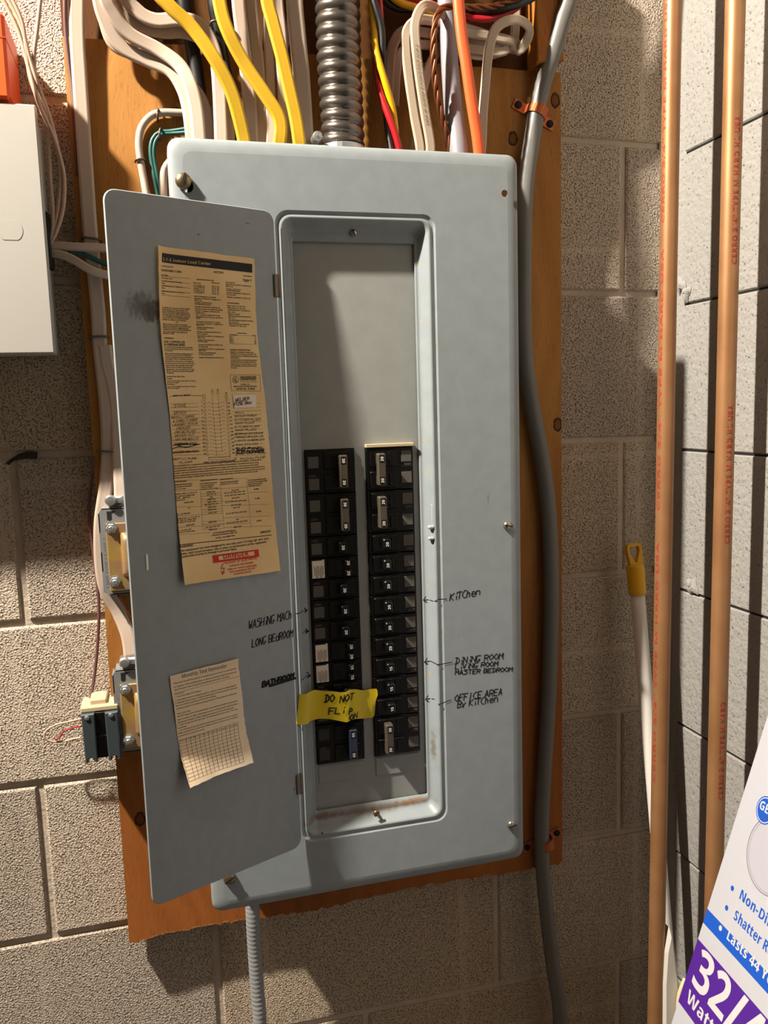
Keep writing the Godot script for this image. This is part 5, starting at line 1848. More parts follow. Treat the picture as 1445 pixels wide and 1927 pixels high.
	lines_on(s, [
		["Monthly Test Reminder", -140.0, -128.5, 53.2, 4.17],
		["This card should be placed in conspicuous location to remind the", -149.4, -133.2, 73.7, 1.83],
		["occupants of this building that, to insure protection against electrical", -149.1, -137.1, 73.4, 1.83],
		["shock hazard, the occupants should test each GFCI monthly.", -149.0, -140.3, 64.9, 1.83],
		["Instructions:", -149.1, -144.9, 10.9, 1.50],
		["1. Press the white TEST button.", -149.1, -148.0, 30.2, 1.58],
		["2. If handle moves to tripped position, device is functioning properly.", -149.2, -151.8, 72.8, 1.58],
		["3. If handle fails to move to tripped position, ground-fault protection may have", -149.0, -154.8, 73.3, 1.59],
		["been lost. Refer to qualified electrician for servicing.", -148.5, -157.8, 46.9, 1.59],
		["4. Restore power to circuit by moving handle to OFF position first then ON.", -148.1, -161.1, 71.4, 1.59],
		["When GFCI Trips:", -147.7, -166.8, 15.6, 1.51],
		["The GFCI opens the circuit when there is an overload condition or a ground-", -147.8, -169.9, 71.9, 1.59],
		["fault current of a few milliamperes in accordance with Underwriters", -147.8, -173.5, 71.9, 1.59],
		["Laboratories Standards. When tripping occurs perform the following steps:", -147.9, -176.7, 67.4, 1.60],
		["1. Some faults are self clearing. Try resetting the device once. This may", -147.7, -179.7, 71.7, 1.60],
		["be sufficient.", -147.5, -182.8, 10.3, 1.51],
		["2. If it continues to trip, the device is performing its protective function; remove", -147.6, -185.9, 71.2, 1.60],
		["faulty equipment by a hazardous condition present on the circuit. If condition", -147.4, -188.8, 70.8, 1.60],
		["persists do not reset the circuit.", -147.1, -192.0, 30.0, 1.52],
		["Year Jan Feb Mar Apr May June July Aug Sept Oct Nov Dec", -146.9, -197.3, 69.8, 1.44]], put)
	rule(s, -146.99, -195.98, -146.36, -204.58, 0.3, put)
	rule(s, -146.36, -204.58, -145.73, -213.19, 0.3, put)
	rule(s, -145.73, -213.19, -145.10, -221.79, 0.3, put)
	rule(s, -145.10, -221.79, -144.46, -230.40, 0.3, put)
	rule(s, -144.46, -230.40, -143.83, -239.00, 0.3, put)
	rule(s, -139.24, -195.79, -138.67, -204.42, 0.3, put)
	rule(s, -138.67, -204.42, -138.09, -213.05, 0.3, put)
	rule(s, -138.09, -213.05, -137.52, -221.68, 0.3, put)
	rule(s, -137.52, -221.68, -136.94, -230.31, 0.3, put)
	rule(s, -136.94, -230.31, -136.37, -238.94, 0.3, put)
	rule(s, -134.01, -195.67, -133.48, -204.32, 0.3, put)
	rule(s, -133.48, -204.32, -132.94, -212.96, 0.3, put)
	rule(s, -132.94, -212.96, -132.41, -221.61, 0.3, put)
	rule(s, -132.41, -221.61, -131.87, -230.26, 0.3, put)
	rule(s, -131.87, -230.26, -131.34, -238.91, 0.3, put)
	rule(s, -128.78, -195.54, -128.29, -204.21, 0.3, put)
	rule(s, -128.29, -204.21, -127.79, -212.87, 0.3, put)
	rule(s, -127.79, -212.87, -127.30, -221.54, 0.3, put)
	rule(s, -127.30, -221.54, -126.80, -230.21, 0.3, put)
	rule(s, -126.80, -230.21, -126.31, -238.87, 0.3, put)
	rule(s, -123.56, -195.42, -123.10, -204.10, 0.3, put)
	rule(s, -123.10, -204.10, -122.64, -212.79, 0.3, put)
	rule(s, -122.64, -212.79, -122.19, -221.47, 0.3, put)
	rule(s, -122.19, -221.47, -121.73, -230.15, 0.3, put)
	rule(s, -121.73, -230.15, -121.27, -238.83, 0.3, put)
	rule(s, -118.33, -195.30, -117.91, -204.00, 0.3, put)
	rule(s, -117.91, -204.00, -117.49, -212.70, 0.3, put)
	rule(s, -117.49, -212.70, -117.08, -221.40, 0.3, put)
	rule(s, -117.08, -221.40, -116.66, -230.10, 0.3, put)
	rule(s, -116.66, -230.10, -116.24, -238.80, 0.3, put)
	rule(s, -113.10, -195.17, -112.72, -203.89, 0.3, put)
	rule(s, -112.72, -203.89, -112.34, -212.61, 0.3, put)
	rule(s, -112.34, -212.61, -111.97, -221.32, 0.3, put)
	rule(s, -111.97, -221.32, -111.59, -230.04, 0.3, put)
	rule(s, -111.59, -230.04, -111.21, -238.76, 0.3, put)
	rule(s, -107.87, -195.05, -107.53, -203.78, 0.3, put)
	rule(s, -107.53, -203.78, -107.19, -212.52, 0.3, put)
	rule(s, -107.19, -212.52, -106.86, -221.25, 0.3, put)
	rule(s, -106.86, -221.25, -106.52, -229.99, 0.3, put)
	rule(s, -106.52, -229.99, -106.18, -238.72, 0.3, put)
	rule(s, -102.64, -194.92, -102.34, -203.68, 0.3, put)
	rule(s, -102.34, -203.68, -102.04, -212.43, 0.3, put)
	rule(s, -102.04, -212.43, -101.75, -221.18, 0.3, put)
	rule(s, -101.75, -221.18, -101.45, -229.93, 0.3, put)
	rule(s, -101.45, -229.93, -101.15, -238.69, 0.3, put)
	rule(s, -97.41, -194.80, -97.15, -203.57, 0.3, put)
	rule(s, -97.15, -203.57, -96.90, -212.34, 0.3, put)
	rule(s, -96.90, -212.34, -96.64, -221.11, 0.3, put)
	rule(s, -96.64, -221.11, -96.38, -229.88, 0.3, put)
	rule(s, -96.38, -229.88, -96.12, -238.65, 0.3, put)
	rule(s, -92.19, -194.67, -91.97, -203.46, 0.3, put)
	rule(s, -91.97, -203.46, -91.75, -212.25, 0.3, put)
	rule(s, -91.75, -212.25, -91.53, -221.04, 0.3, put)
	rule(s, -91.53, -221.04, -91.31, -229.82, 0.3, put)
	rule(s, -91.31, -229.82, -91.09, -238.61, 0.3, put)
	rule(s, -86.96, -194.55, -86.78, -203.36, 0.3, put)
	rule(s, -86.78, -203.36, -86.60, -212.16, 0.3, put)
	rule(s, -86.60, -212.16, -86.42, -220.96, 0.3, put)
	rule(s, -86.42, -220.96, -86.23, -229.77, 0.3, put)
	rule(s, -86.23, -229.77, -86.05, -238.57, 0.3, put)
	rule(s, -81.73, -194.43, -81.59, -203.25, 0.3, put)
	rule(s, -81.59, -203.25, -81.45, -212.07, 0.3, put)
	rule(s, -81.45, -212.07, -81.31, -220.89, 0.3, put)
	rule(s, -81.31, -220.89, -81.16, -229.71, 0.3, put)
	rule(s, -81.16, -229.71, -81.02, -238.54, 0.3, put)
	rule(s, -76.50, -194.30, -76.40, -203.14, 0.3, put)
	rule(s, -76.40, -203.14, -76.30, -211.98, 0.3, put)
	rule(s, -76.30, -211.98, -76.20, -220.82, 0.3, put)
	rule(s, -76.20, -220.82, -76.09, -229.66, 0.3, put)
	rule(s, -76.09, -229.66, -75.99, -238.50, 0.3, put)
	rule(s, -146.99, -195.98, -76.50, -194.30, 0.25, put)
	rule(s, -146.73, -199.56, -76.46, -197.98, 0.25, put)
	rule(s, -146.47, -203.15, -76.42, -201.67, 0.25, put)
	rule(s, -146.20, -206.73, -76.37, -205.35, 0.25, put)
	rule(s, -145.94, -210.32, -76.33, -209.03, 0.25, put)
	rule(s, -145.68, -213.90, -76.29, -212.72, 0.25, put)
	rule(s, -145.41, -217.49, -76.25, -216.40, 0.25, put)
	rule(s, -145.15, -221.07, -76.20, -220.08, 0.25, put)
	rule(s, -144.88, -224.66, -76.16, -223.77, 0.25, put)
	rule(s, -144.62, -228.24, -76.12, -227.45, 0.25, put)
	rule(s, -144.36, -231.83, -76.08, -231.13, 0.25, put)
	rule(s, -144.09, -235.41, -76.03, -234.82, 0.25, put)
	rule(s, -143.83, -239.00, -75.99, -238.50, 0.25, put)
	rule(s, -149.20, -142.79, -72.15, -141.98, 0.25, put)
	part("reminder_print", s, M.ink_soft, paper)

# a filled four-sided patch (lower left, lower right, upper right, upper left) on a bent page
func bar(s: SurfaceTool, c: PackedVector2Array, put: Callable) -> void:
	var n := 14
	for i in n:
		var a := c[0].lerp(c[1], float(i) / n)
		var b := c[0].lerp(c[1], float(i + 1) / n)
		var d := c[3].lerp(c[2], float(i + 1) / n)
		var e := c[3].lerp(c[2], float(i) / n)
		for j in 3:
			var p := [a.lerp(e, j / 3.0), b.lerp(d, j / 3.0), b.lerp(d, (j + 1) / 3.0), a.lerp(e, (j + 1) / 3.0)]
			quad(s, put.call(p[0].x, p[0].y), put.call(p[1].x, p[1].y), put.call(p[2].x, p[2].y), put.call(p[3].x, p[3].y))

func build_tape() -> void:
	# torn strip of tape: from the hinge side of the opening, across the left column, on to the middle rail
	var top := [Vector3(-0.086, 1.0177, 0.1262), Vector3(-0.0797, 1.017, 0.1262), Vector3(-0.0735, 1.0179, 0.1235), Vector3(-0.0673, 1.0191, 0.1215), Vector3(-0.0573, 1.0169, 0.1225), Vector3(-0.0464, 1.015, 0.1225), Vector3(-0.0361, 1.0124, 0.1225), Vector3(-0.0302, 1.0124, 0.1225), Vector3(-0.0249, 1.0144, 0.1225), Vector3(-0.017, 1.0121, 0.1165), Vector3(-0.0057, 1.0072, 0.11), Vector3(0.0037, 1.0075, 0.11), Vector3(0.0112, 1.0073, 0.11), Vector3(0.0134, 1.0029, 0.11)]
	var low := [Vector3(-0.092, 0.9819, 0.1262), Vector3(-0.0864, 0.9799, 0.1262), Vector3(-0.0777, 0.9784, 0.1235), Vector3(-0.0747, 0.9812, 0.1215), Vector3(-0.0638, 0.9835, 0.1225), Vector3(-0.0522, 0.9813, 0.1225), Vector3(-0.0381, 0.9768, 0.1225), Vector3(-0.0303, 0.9744, 0.1225), Vector3(-0.025, 0.9757, 0.1225), Vector3(-0.0183, 0.9747, 0.1165), Vector3(-0.0069, 0.9715, 0.11), Vector3(0.0025, 0.9709, 0.11), Vector3(0.0073, 0.971, 0.11), Vector3(0.0069, 0.9792, 0.11)]
	var s := st_new()
	s.set_smooth_group(1)
	var m := 6
	for side in 2:
		for i in top.size() - 1:
			for j in m:
				var q := []
				for k in [[0, 0], [1, 0], [1, 1], [0, 1]]:
					var a: Vector3 = low[i + k[0]]
					var b: Vector3 = top[i + k[0]]
					var p := a.lerp(b, float(j + k[1]) / m)
					p.z += 0.0005 * sin(float(i + k[0]) * 2.1 + float(j + k[1])) - 0.0003 * side
					q.append(p)
				if side == 0:
					quad(s, q[0], q[1], q[2], q[3])
				else:
					quad(s, q[3], q[2], q[1], q[0])
		s.set_smooth_group(2)
	s.set_smooth_group(-1)
	var o := thing("tape_strip", low[0], "torn strip of yellow tape lettered DO NOT FLIP ON across the left breakers", "tape")
	part("strip", s, M.yellow_tape, o, -o.position)
	s = st_new()
	var put := func(x, y): return Vector3(x, y, 0.1234 if x < -0.018 else lerpf(0.1234, 0.1150, clampf((x + 0.018) / 0.010, 0, 1)))
	write(s, "DO", -0.0565, 1.0026, 0.0086, -0.047, 0.0014, put, 0.575, 0.20)
	write(s, "NOT", -0.0377, 0.9996, 0.0080, 0.138, 0.0014, put, 0.567, 0.20)
	write(s, "FLi", -0.0519, 0.9874, 0.0076, -0.062, 0.0014, put, 0.774, 0.20)
	write(s, "P", -0.0271, 0.9835, 0.0080, -0.128, 0.0014, put, 0.374, 0.20)
	write(s, "ON", -0.0267, 0.9761, 0.0067, 0.248, 0.0014, put, 0.606, 0.20)
	part("lettering", s, M.ink, o, -o.position)

# ---------- the room ----------
func block_face(s: SurfaceTool, c: Array, out: Vector3, depth: float, e: float) -> void:
	# c: four corners of the face, counterclockwise from outside; out: outward direction
	var mid: Vector3 = (c[0] + c[1] + c[2] + c[3]) * 0.25
	var f := []
	for p in c:
		var d: Vector3 = mid - p
		var sx: Vector3 = d - out * d.dot(out)
		f.append(p + Vector3(signf(sx.x) * e, signf(sx.y) * e, signf(sx.z) * e) * Vector3(1, 1, 1) - out * out.dot(Vector3(signf(sx.x) * e, signf(sx.y) * e, signf(sx.z) * e)))
	quad(s, f[0], f[1], f[2], f[3])
	for i in 4:
		var j := (i + 1) % 4
		quad(s, c[i] - out * e, c[j] - out * e, f[j], f[i])
		quad(s, c[i] - out * depth, c[j] - out * depth, c[j] - out * e, c[i] - out * e)

func build_room() -> void:
	var x0 := -2.6
	var x1 := 0.492
	var z1 := 3.3
	var top := 2.9
	var s := st_new()
	box(s, Vector3((x0 + x1) * 0.5, top * 0.5, -0.1045), Vector3(x1 - x0 + 0.4, top, 0.2), 0.0)
	var back := struct_part("wall_back", s, M.mortar)
	s = st_new()
	box(s, Vector3(x1 + 0.1025, top * 0.5, z1 * 0.5 - 0.1), Vector3(0.2, top, z1 + 0.2), 0.0)
	var right := struct_part("wall_right", s, M.seam)
	s = st_new()
	box(s, Vector3(x0 - 0.1, top * 0.5, z1 * 0.5 - 0.1), Vector3(0.2, top, z1 + 0.2), 0.0)
	struct_part("wall_left", s, M.dark_block)
	s = st_new()
	box(s, Vector3((x0 + x1) * 0.5, top * 0.5, z1 + 0.1), Vector3(x1 - x0 + 0.4, top, 0.2), 0.0)
	struct_part("wall_front", s, M.dark_block)
	s = st_new()
	box(s, Vector3((x0 + x1) * 0.5, -0.1, z1 * 0.5 - 0.1), Vector3(x1 - x0 + 0.4, 0.2, z1 + 0.6), 0.0)
	struct_part("floor", s, M.floor)
	s = st_new()
	box(s, Vector3((x0 + x1) * 0.5, top + 0.1, z1 * 0.5 - 0.1), Vector3(x1 - x0 + 0.4, 0.2, z1 + 0.6), 0.0)
	struct_part("ceiling", s, M.ceiling)
	# courses of the back wall: height of each joint at x = -0.6 and at x = 0.492
	var j := [[2.124, 2.106], [1.921, 1.903], [1.7173, 1.7000], [1.5136, 1.4981], [1.3100, 1.2928], [1.1031, 1.0990], [0.8995, 0.8866], [0.6905, 0.6924], [0.4996, 0.4799], [0.296, 0.276], [0.093, 0.073]]
	var mats := [M.block, M.block_dark, M.block_warm]
	for k in j.size() - 1:
		var start := -1.2108 if k % 2 == 0 else -1.0076
		for n in range(0, 5):
			var xa := start + n * 0.4064 + 0.0042
			var xb := xa + 0.4064 - 0.0084
			if xa > x1 - 0.01:
				continue
			xb = minf(xb, x1 - 0.004)
			var hj := func(jj: Array, x: float) -> float: return lerpf(jj[0], jj[1], (x + 0.6) / 1.092)
			var zz := rng.randf_range(-0.0012, 0.0)
			var c := [Vector3(xa, hj.call(j[k + 1], xa) + 0.0042, zz), Vector3(xb, hj.call(j[k + 1], xb) + 0.0042, zz), Vector3(xb, hj.call(j[k], xb) - 0.0042, zz), Vector3(xa, hj.call(j[k], xa) - 0.0042, zz)]
			s = st_new()
			block_face(s, c, Vector3(0, 0, 1), 0.02, 0.0024)
			part("concrete_block", s, mats[rng.randi() % 3], back)
	# courses of the right wall: tight dark joints
	for k in 11:
		var yb := 1.6835 + 0.2032 * (2 - k)
		for n in 3:
			var za := 0.024 + n * 0.4064 - (0.2032 if k % 2 == 1 and n > 0 else 0.0)
			var zb := za + 0.4064 - (0.2032 if k % 2 == 1 and n == 0 else 0.0)
			var xx := x1 + rng.randf_range(-0.0008, 0.0006)
			var c := [Vector3(xx, yb + 0.0015, zb - 0.001), Vector3(xx, yb + 0.0015, za + 0.001), Vector3(xx, yb + 0.2017, za + 0.001), Vector3(xx, yb + 0.2017, zb - 0.001)]
			s = st_new()
			block_face(s, c, Vector3(-1, 0, 0), 0.02, 0.0018)
			part("concrete_block", s, M.concrete, right)
	# mortar trowelled into the corner, with lumps at the joints
	s = st_new()
	s.set_smooth_group(0)
	var fn := FastNoiseLite.new()
	fn.frequency = 18.0
	fn.fractal_octaves = 4
	var ny := 150
	var prev := []
	for i in ny + 1:
		var y := 0.2 + 1.9 * i / ny
		var row := []
		var prof := [Vector2(0.0010, 0.030), Vector2(-0.0008, 0.027), Vector2(-0.0022, 0.016), Vector2(-0.0065, 0.0075), Vector2(-0.013, 0.0020), Vector2(-0.022, -0.0020)]
		for q in 6:
			var g := 0.0035 * fn.get_noise_2d(y * 2.0, q * 0.9)
			row.append(Vector3(x1 + prof[q].x + (g * 0.35 if q > 0 else 0.0), y, prof[q].y + g))
		if i > 0:
			for q in 5:
				quad(s, prev[q], prev[q + 1], row[q + 1], row[q])
		prev = row
	s.set_smooth_group(-1)
	part("corner_mortar", s, M.concrete, right)

func build_lumps() -> void:
	var spots := [Vector3(0.491, 1.4947, 0.0373), Vector3(0.491, 1.0851, 0.058), Vector3(0.491, 1.5065, 0.026), Vector3(0.491, 1.0835, 0.0654)]
	var i := 0
	for p in spots:
		var s := st_new()
		s.set_smooth_group(0)
		var n := 10
		for a in n:
			for b in 5:
				var q := []
				for k in [[0, 0], [1, 0], [1, 1], [0, 1]]:
					var t: float = TAU * (a + k[0]) / n
					var r: float = (b + k[1]) / 5.0
					var rad := 0.011 + 0.004 * sin(t * 3.0 + i) + 0.003 * sin(t * 5.0 + 2.0 * i)
					q.append(p + Vector3(-0.0055 * sqrt(maxf(0.0, 1.0 - r * r)) * (1.0 + 0.3 * sin(t * 4.0)), sin(t) * rad * r, cos(t) * rad * r * 0.8))
				quad(s, q[3], q[2], q[1], q[0])
		s.set_smooth_group(-1)
		solo("mortar_lump", s, M.concrete, ["crumbly mortar lump in the wall corner beside the upper copper pipe, at the second joint", "crumbly mortar lump in the wall corner level with the yellow pole cap", "small mortar crumb just above the corner lump at the second joint", "small mortar crumb just right of the corner lump level with the yellow cap"][i], "mortar", "lumps of mortar in the corner")
		i += 1

func build_smear() -> void:
	# dab of black tar on the mortar joint at the left
	var s := st_new()
	var line := v3([-403.2, 1296.9, 0.0, -395.7, 1302.2, 0.0, -387.3, 1305.6, 0.0, -379.0, 1306.5, 0.0, -369.6, 1304.9, 0.0])
	s.set_smooth_group(0)
	var fr := frames(line, 0.002)
	var sec := PackedVector2Array()
	for k in 10:
		sec.append(Vector2(cos(TAU * k / 10) * 0.0045, sin(TAU * k / 10) * 0.0009))
	var n := FastNoiseLite.new()
	n.frequency = 60.0
	tube_on(s, fr, sec, func(run: float, ang: float) -> float: return (0.40 + 0.55 * smoothstep(0.0, 0.03, run)) * (1.0 + 0.35 * n.get_noise_2d(run, ang * 0.02)))
	solo("tar_smear", s, M.tar, "black tar smear on the mortar joint of the block wall at the left edge", "tar smear")

func build_boards() -> void:
	# backing plywood with a ragged lower edge
	var c := v2([-304.6, 1772.0, -304.4, 679.7, 305.9, 681.1, 306.8, 1776.3])
	var poly := PackedVector2Array()
	for k in 20:
		poly.append(c[0].lerp(c[1], k / 20.0))
	for k in 90:
		var p := c[1].lerp(c[2], k / 90.0)
		p.y += rng.randf_range(-0.0030, 0.0016) + 0.003 * sin(k * 0.13)* (1.0 if k > 2 else 0.0)
		poly.append(p)
	for k in 20:
		poly.append(c[2].lerp(c[3], k / 20.0))
	for k in 30:
		poly.append(c[3].lerp(c[0], k / 30.0) + Vector2(0, 0.0006 * sin(k * 1.7)))
	var s := st_new()
	prism(s, poly, 0.0099, 0.0237)
	var board := solo("plywood_board", s, M.plywood, "orange-brown plywood board with a splintered lower edge, screwed to the block wall behind the panel", "board")
	s = st_new()
	for k in range(21, 52):
		for m in 3:
			var a: Vector2 = poly[k].lerp(poly[k + 1], m / 3.0)
			var up_ := rng.randf_range(0.0006, 0.0026)
			var wd := rng.randf_range(0.0012, 0.0028)
			var dn := rng.randf_range(0.0004, 0.0022)
			var z := 0.0240
			var l := Vector3(a.x - wd, a.y, z)
			var rr := Vector3(a.x + wd, a.y, z)
			var tp := Vector3(a.x + rng.randf_range(-wd, wd), a.y + up_, z + 0.0002)
			var bt := Vector3(a.x + rng.randf_range(-wd, wd), a.y - dn, z - 0.001)
			tri(s, l, rr, tp)
			tri(s, l, bt, rr)
			tri(s, l, Vector3(a.x, a.y, z - 0.003), bt)
			tri(s, bt, Vector3(a.x, a.y, z - 0.003), rr)
	part("splintered_edge", s, M.splinter, board)
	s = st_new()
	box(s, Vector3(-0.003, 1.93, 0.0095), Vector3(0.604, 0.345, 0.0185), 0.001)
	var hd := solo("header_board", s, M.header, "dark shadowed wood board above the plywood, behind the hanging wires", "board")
	hd.rotation.z = 0.0
	s = st_new()
	var q := v2([257.2, 1946.9, 261.7, 1775.3, 298.6, 1781.8, 290.3, 1950.6])
	prism(s, q, 0.0190, 0.050, 0.0015)
	solo("wood_post", s, M.post, "pale upright wood stub at the top right beside the grey service cable", "post")

# ---------- pipes and tall things ----------
func pipe(x: float, z: float, lean: float, marks: Array, label: String) -> void:
	var o := thing("copper_pipe", Vector3(x, 0, z), label, "pipe", "vertical copper pipes in the corner")
	var s := st_new()
	var r := 0.0111
	tube_on(s, frames(PackedVector3Array([Vector3(-lean, 0.0, 0), Vector3(0, 1.2, 0), Vector3(lean, 2.74, 0)]), 0.1), circle(r, 28))
	part("tube", s, M.copper, o)
	s = st_new()
	for m in marks:
		var ang: float = m[4]
		var put := func(a, b): return Vector3(lean * (a - 1.2) / 1.4 + sin(ang + b / r) * (r + 0.00025) * -1.0, a, cos(ang + b / r) * (r + 0.00025))
		text(s, m[0], m[1], -0.0032, m[2], m[3], put, true)
	part("red_print", s, M.red_ink, o)

func build_pipes() -> void:
	pipe(0.4045, 0.120, 0.006, [["CERRO 3/4\" TYPE M HARD USA", 0.8348, 0.33, 0.0042, 1.42], ["CERRO 3/4\" TYPE M HARD USA", 1.2066, 0.33, 0.0042, 1.42], ["CERRO 3/4\" TYPE M HARD USA", 1.5685, 0.27, 0.0042, 1.42]], "left copper pipe in the corner, its red print turned to the left edge")
	pipe(0.432, 0.2015, 0.004, [["CERRO 3/4\" TYPE M HARD", 0.8456, 0.128, 0.0068, 0.10], ["CERRO 3/4\" TYPE M HARD HL USA", 1.1735, 0.168, 0.0068, 0.10], ["CERRO 3/4\" TYPE M HARD HL USA", 1.5038, 0.165, 0.0068, 0.10]], "right copper pipe in the corner, red print facing forward")

func build_pole() -> void:
	var top := Vector3(0.4119, 1.151, 0.04)
	var a := Vector3(0.4148, 1.0783, 0.042)
	var b := Vector3(0.4431, 0.5413, 0.085)
	var d := (b - a).normalized()
	var foot := a + d * ((a.y - 0.02) / -d.y)
	var o := thing("broom_handle", foot, "white pole with a yellow hanging cap leaning in the corner behind the left copper pipe", "broom handle")
	var s := st_new()
	tube_on(s, frames(PackedVector3Array([foot, foot.lerp(a, 0.5), a]), 0.05), circle(0.0102, 18))
	part("pole", s, M.white_plastic, o, -o.position)
	s = st_new()
	var z := -d
	var x := z.cross(Vector3(0, 0, 1)).normalized()
	var y := z.cross(x)
	var xf := Transform3D(Basis(x, y, z), a - z * 0.002)
	s.set_smooth_group(0)
	lathe(s, [Vector2(0.0108, -0.001), Vector2(0.0122, 0.0), Vector2(0.0125, 0.004), Vector2(0.0128, 0.038), Vector2(0.0120, 0.042), Vector2(0.009, 0.0435), Vector2(0.0001, 0.0438)], xf, 20)
	s.set_smooth_group(-1)
	var cap_ := part("hanging_cap", s, M.yellow_plastic, o, -o.position)
	# eye of the cap: flattened frame with a tapering hole
	s = st_new()
	var ex := -x if x.x < 0 else x
	var fr := Transform3D(Basis(ex * 1.05, z * 1.22, ex.cross(z)), a + z * 0.040)
	var outer := PackedVector2Array([Vector2(-0.0085, 0), Vector2(0.0105, 0), Vector2(0.0105, 0.021), Vector2(0.0092, 0.0240), Vector2(0.0060, 0.0252), Vector2(-0.0080, 0.0252), Vector2(-0.0108, 0.0240), Vector2(-0.0118, 0.0200), Vector2(-0.0112, 0.0130)])
	var hole := PackedVector2Array([Vector2(-0.0016, 0.0030), Vector2(0.0020, 0.0030), Vector2(0.0066, 0.0160), Vector2(0.0066, 0.0205), Vector2(0.0050, 0.0218), Vector2(-0.0072, 0.0218), Vector2(-0.0086, 0.0205), Vector2(-0.0080, 0.0150)])
	prism(s, keyholed(outer, [hole]), -0.004, 0.004, 0.0, fr)
	part("eye", s, M.yellow_plastic, cap_)

func build_scoop() -> void:
	var s := st_new()
	var p := v2([414.2, 622.0, 407.1, 587.6, 404.5, 540.0, 405.3, 477.1, 410.2, 374.0, 422.7, 242.9, 456.5, 233.0, 452.2, 362.9, 439.0, 466.6, 430.1, 534.2, 422.3, 592.4, 418.5, 615.6])
	prism(s, p, 0.118, 0.134, 0.004)
	var o := thing("dustpan", Vector3(p[3].x, 0.35, 0.13), "white plastic dustpan blade standing behind the light bulb carton", "dustpan")
	part("blade", s, M.white_plastic, o, -o.position)
	s = st_new()
	tube_on(s, frames(v3([434.8, 546.8, 140.0, 425.9, 524.6, 140.0, 424.7, 494.1, 140.0, 432.7, 426.6, 140.0, 447.5, 330.7, 140.0])), circle(0.0035, 10))
	part("rim", s, M.cream_plastic, o, -o.position)

func build_carton() -> void:
	var ex := Vector3(-0.1217, 0.0352, 0.9919)
	var ey := Vector3(0.3145, 0.9493, 0.0049)
	var ez := ex.cross(ey)
	var o := thing("bulb_carton", Vector3(0.2871, 0.8296, 0.3795), "white and purple LED light carton with blue print leaning on the right wall", "carton")
	o.transform.basis = Basis(ex, ey, ez)
	var s := st_new()
	box(s, Vector3(0.0840, -0.235, -0.026), Vector3(0.168, 1.150, 0.052), 0.0012)
	var body := part("box", s, M.carton, o)
	var flat := func(x, y): return Vector3(x, y, 0.00012)
	var over := func(x, y): return Vector3(x, y, 0.00024)
	var over2 := func(x, y): return Vector3(x, y, 0.00045)
	# blue band
	s = st_new()
	var y1 := -0.0004
	var y2 := -0.0155
	band(s, 0.0012, 0.1668, y2, y1, flat)
	part("blue_band", s, M.carton_blue, body)
	var y3 := -0.0333
	var y4 := -0.1024
	s = st_new()
	band(s, 0.0012, 0.1668, y4, y3, flat)
	part("purple_panel", s, M.carton_purple, body)
	s = st_new()
	text(s, "Lasts 44 Years", 0.0414, -0.0080, -1.05, 0.0095, over, true)
	text(s, "32/40", 0.0116, -0.0750, 0.0, 0.0398, over, true)
	text(s, "Watt", 0.0119, -0.0937, -1.2, 0.0127, over, true)
	disc(s, Vector2(0.0287, -0.0048), 0.0026, over, 16)
	part("white_print", s, M.carton_white, body)
	s = st_new()
	text(s, "Non-Dimmable", 0.0411, 0.0340, -1.02, 0.0095, flat, true)
	text(s, "Shatter Resistant", 0.0420, 0.0133, -0.93, 0.0095, flat, true)
	disc(s, Vector2(0.0277, 0.0369), 0.0026, flat, 16)
	disc(s, Vector2(0.0283, 0.0165), 0.0026, flat, 16)
	part("blue_print", s, M.carton_blue, body)
	# round badge
	s = st_new()
	var bc := Vector2(0.0389, 0.1242)
	disc(s, bc, 0.0135, flat, 30)
	var badge := part("round_badge", s, M.carton_blue, body)
	s = st_new()
	ring(s, bc, 0.0122, 0.0009, over)
	text(s, "GE", bc.x - 0.0088, bc.y - 0.0018, 0.0, 0.0085, over, true)
	part("badge_print", s, M.carton_white, badge)
	# picture of a round lamp end
	s = st_new()
	var pc := Vector2(0.0653, 0.0909)
	ring(s, pc, 0.0362, 0.0007, flat)
	ring(s, pc + Vector2(0.0006, 0), 0.0338, 0.0003, flat)
	part("lamp_picture", s, M.ink_grey, body)
	s = st_new()
	disc(s, pc, 0.0358, func(x, y): return Vector3(x, y, 0.00006), 48)
	part("lamp_picture_fill", s, M.carton_pale, body)

func band(s: SurfaceTool, xa: float, xb: float, ya: float, yb: float, put: Callable) -> void:
	quad(s, put.call(xa, ya), put.call(xb, ya), put.call(xb, yb), put.call(xa, yb))

func disc(s: SurfaceTool, c: Vector2, r: float, put: Callable, n: int) -> void:
	for k in n:
		var a := c + Vector2(r, 0).rotated(TAU * k / n)
		var b := c + Vector2(r, 0).rotated(TAU * (k + 1) / n)
		tri(s, put.call(c.x, c.y), put.call(a.x, a.y), put.call(b.x, b.y))

func ring(s: SurfaceTool, c: Vector2, r: float, w: float, put: Callable) -> void:
	for k in 60:
		var a := Vector2(1, 0).rotated(TAU * k / 60)
		var b := Vector2(1, 0).rotated(TAU * (k + 1) / 60)
		var q := [c + a * (r - w), c + a * r, c + b * r, c + b * (r - w)]
		quad(s, put.call(q[0].x, q[0].y), put.call(q[1].x, q[1].y), put.call(q[2].x, q[2].y), put.call(q[3].x, q[3].y))

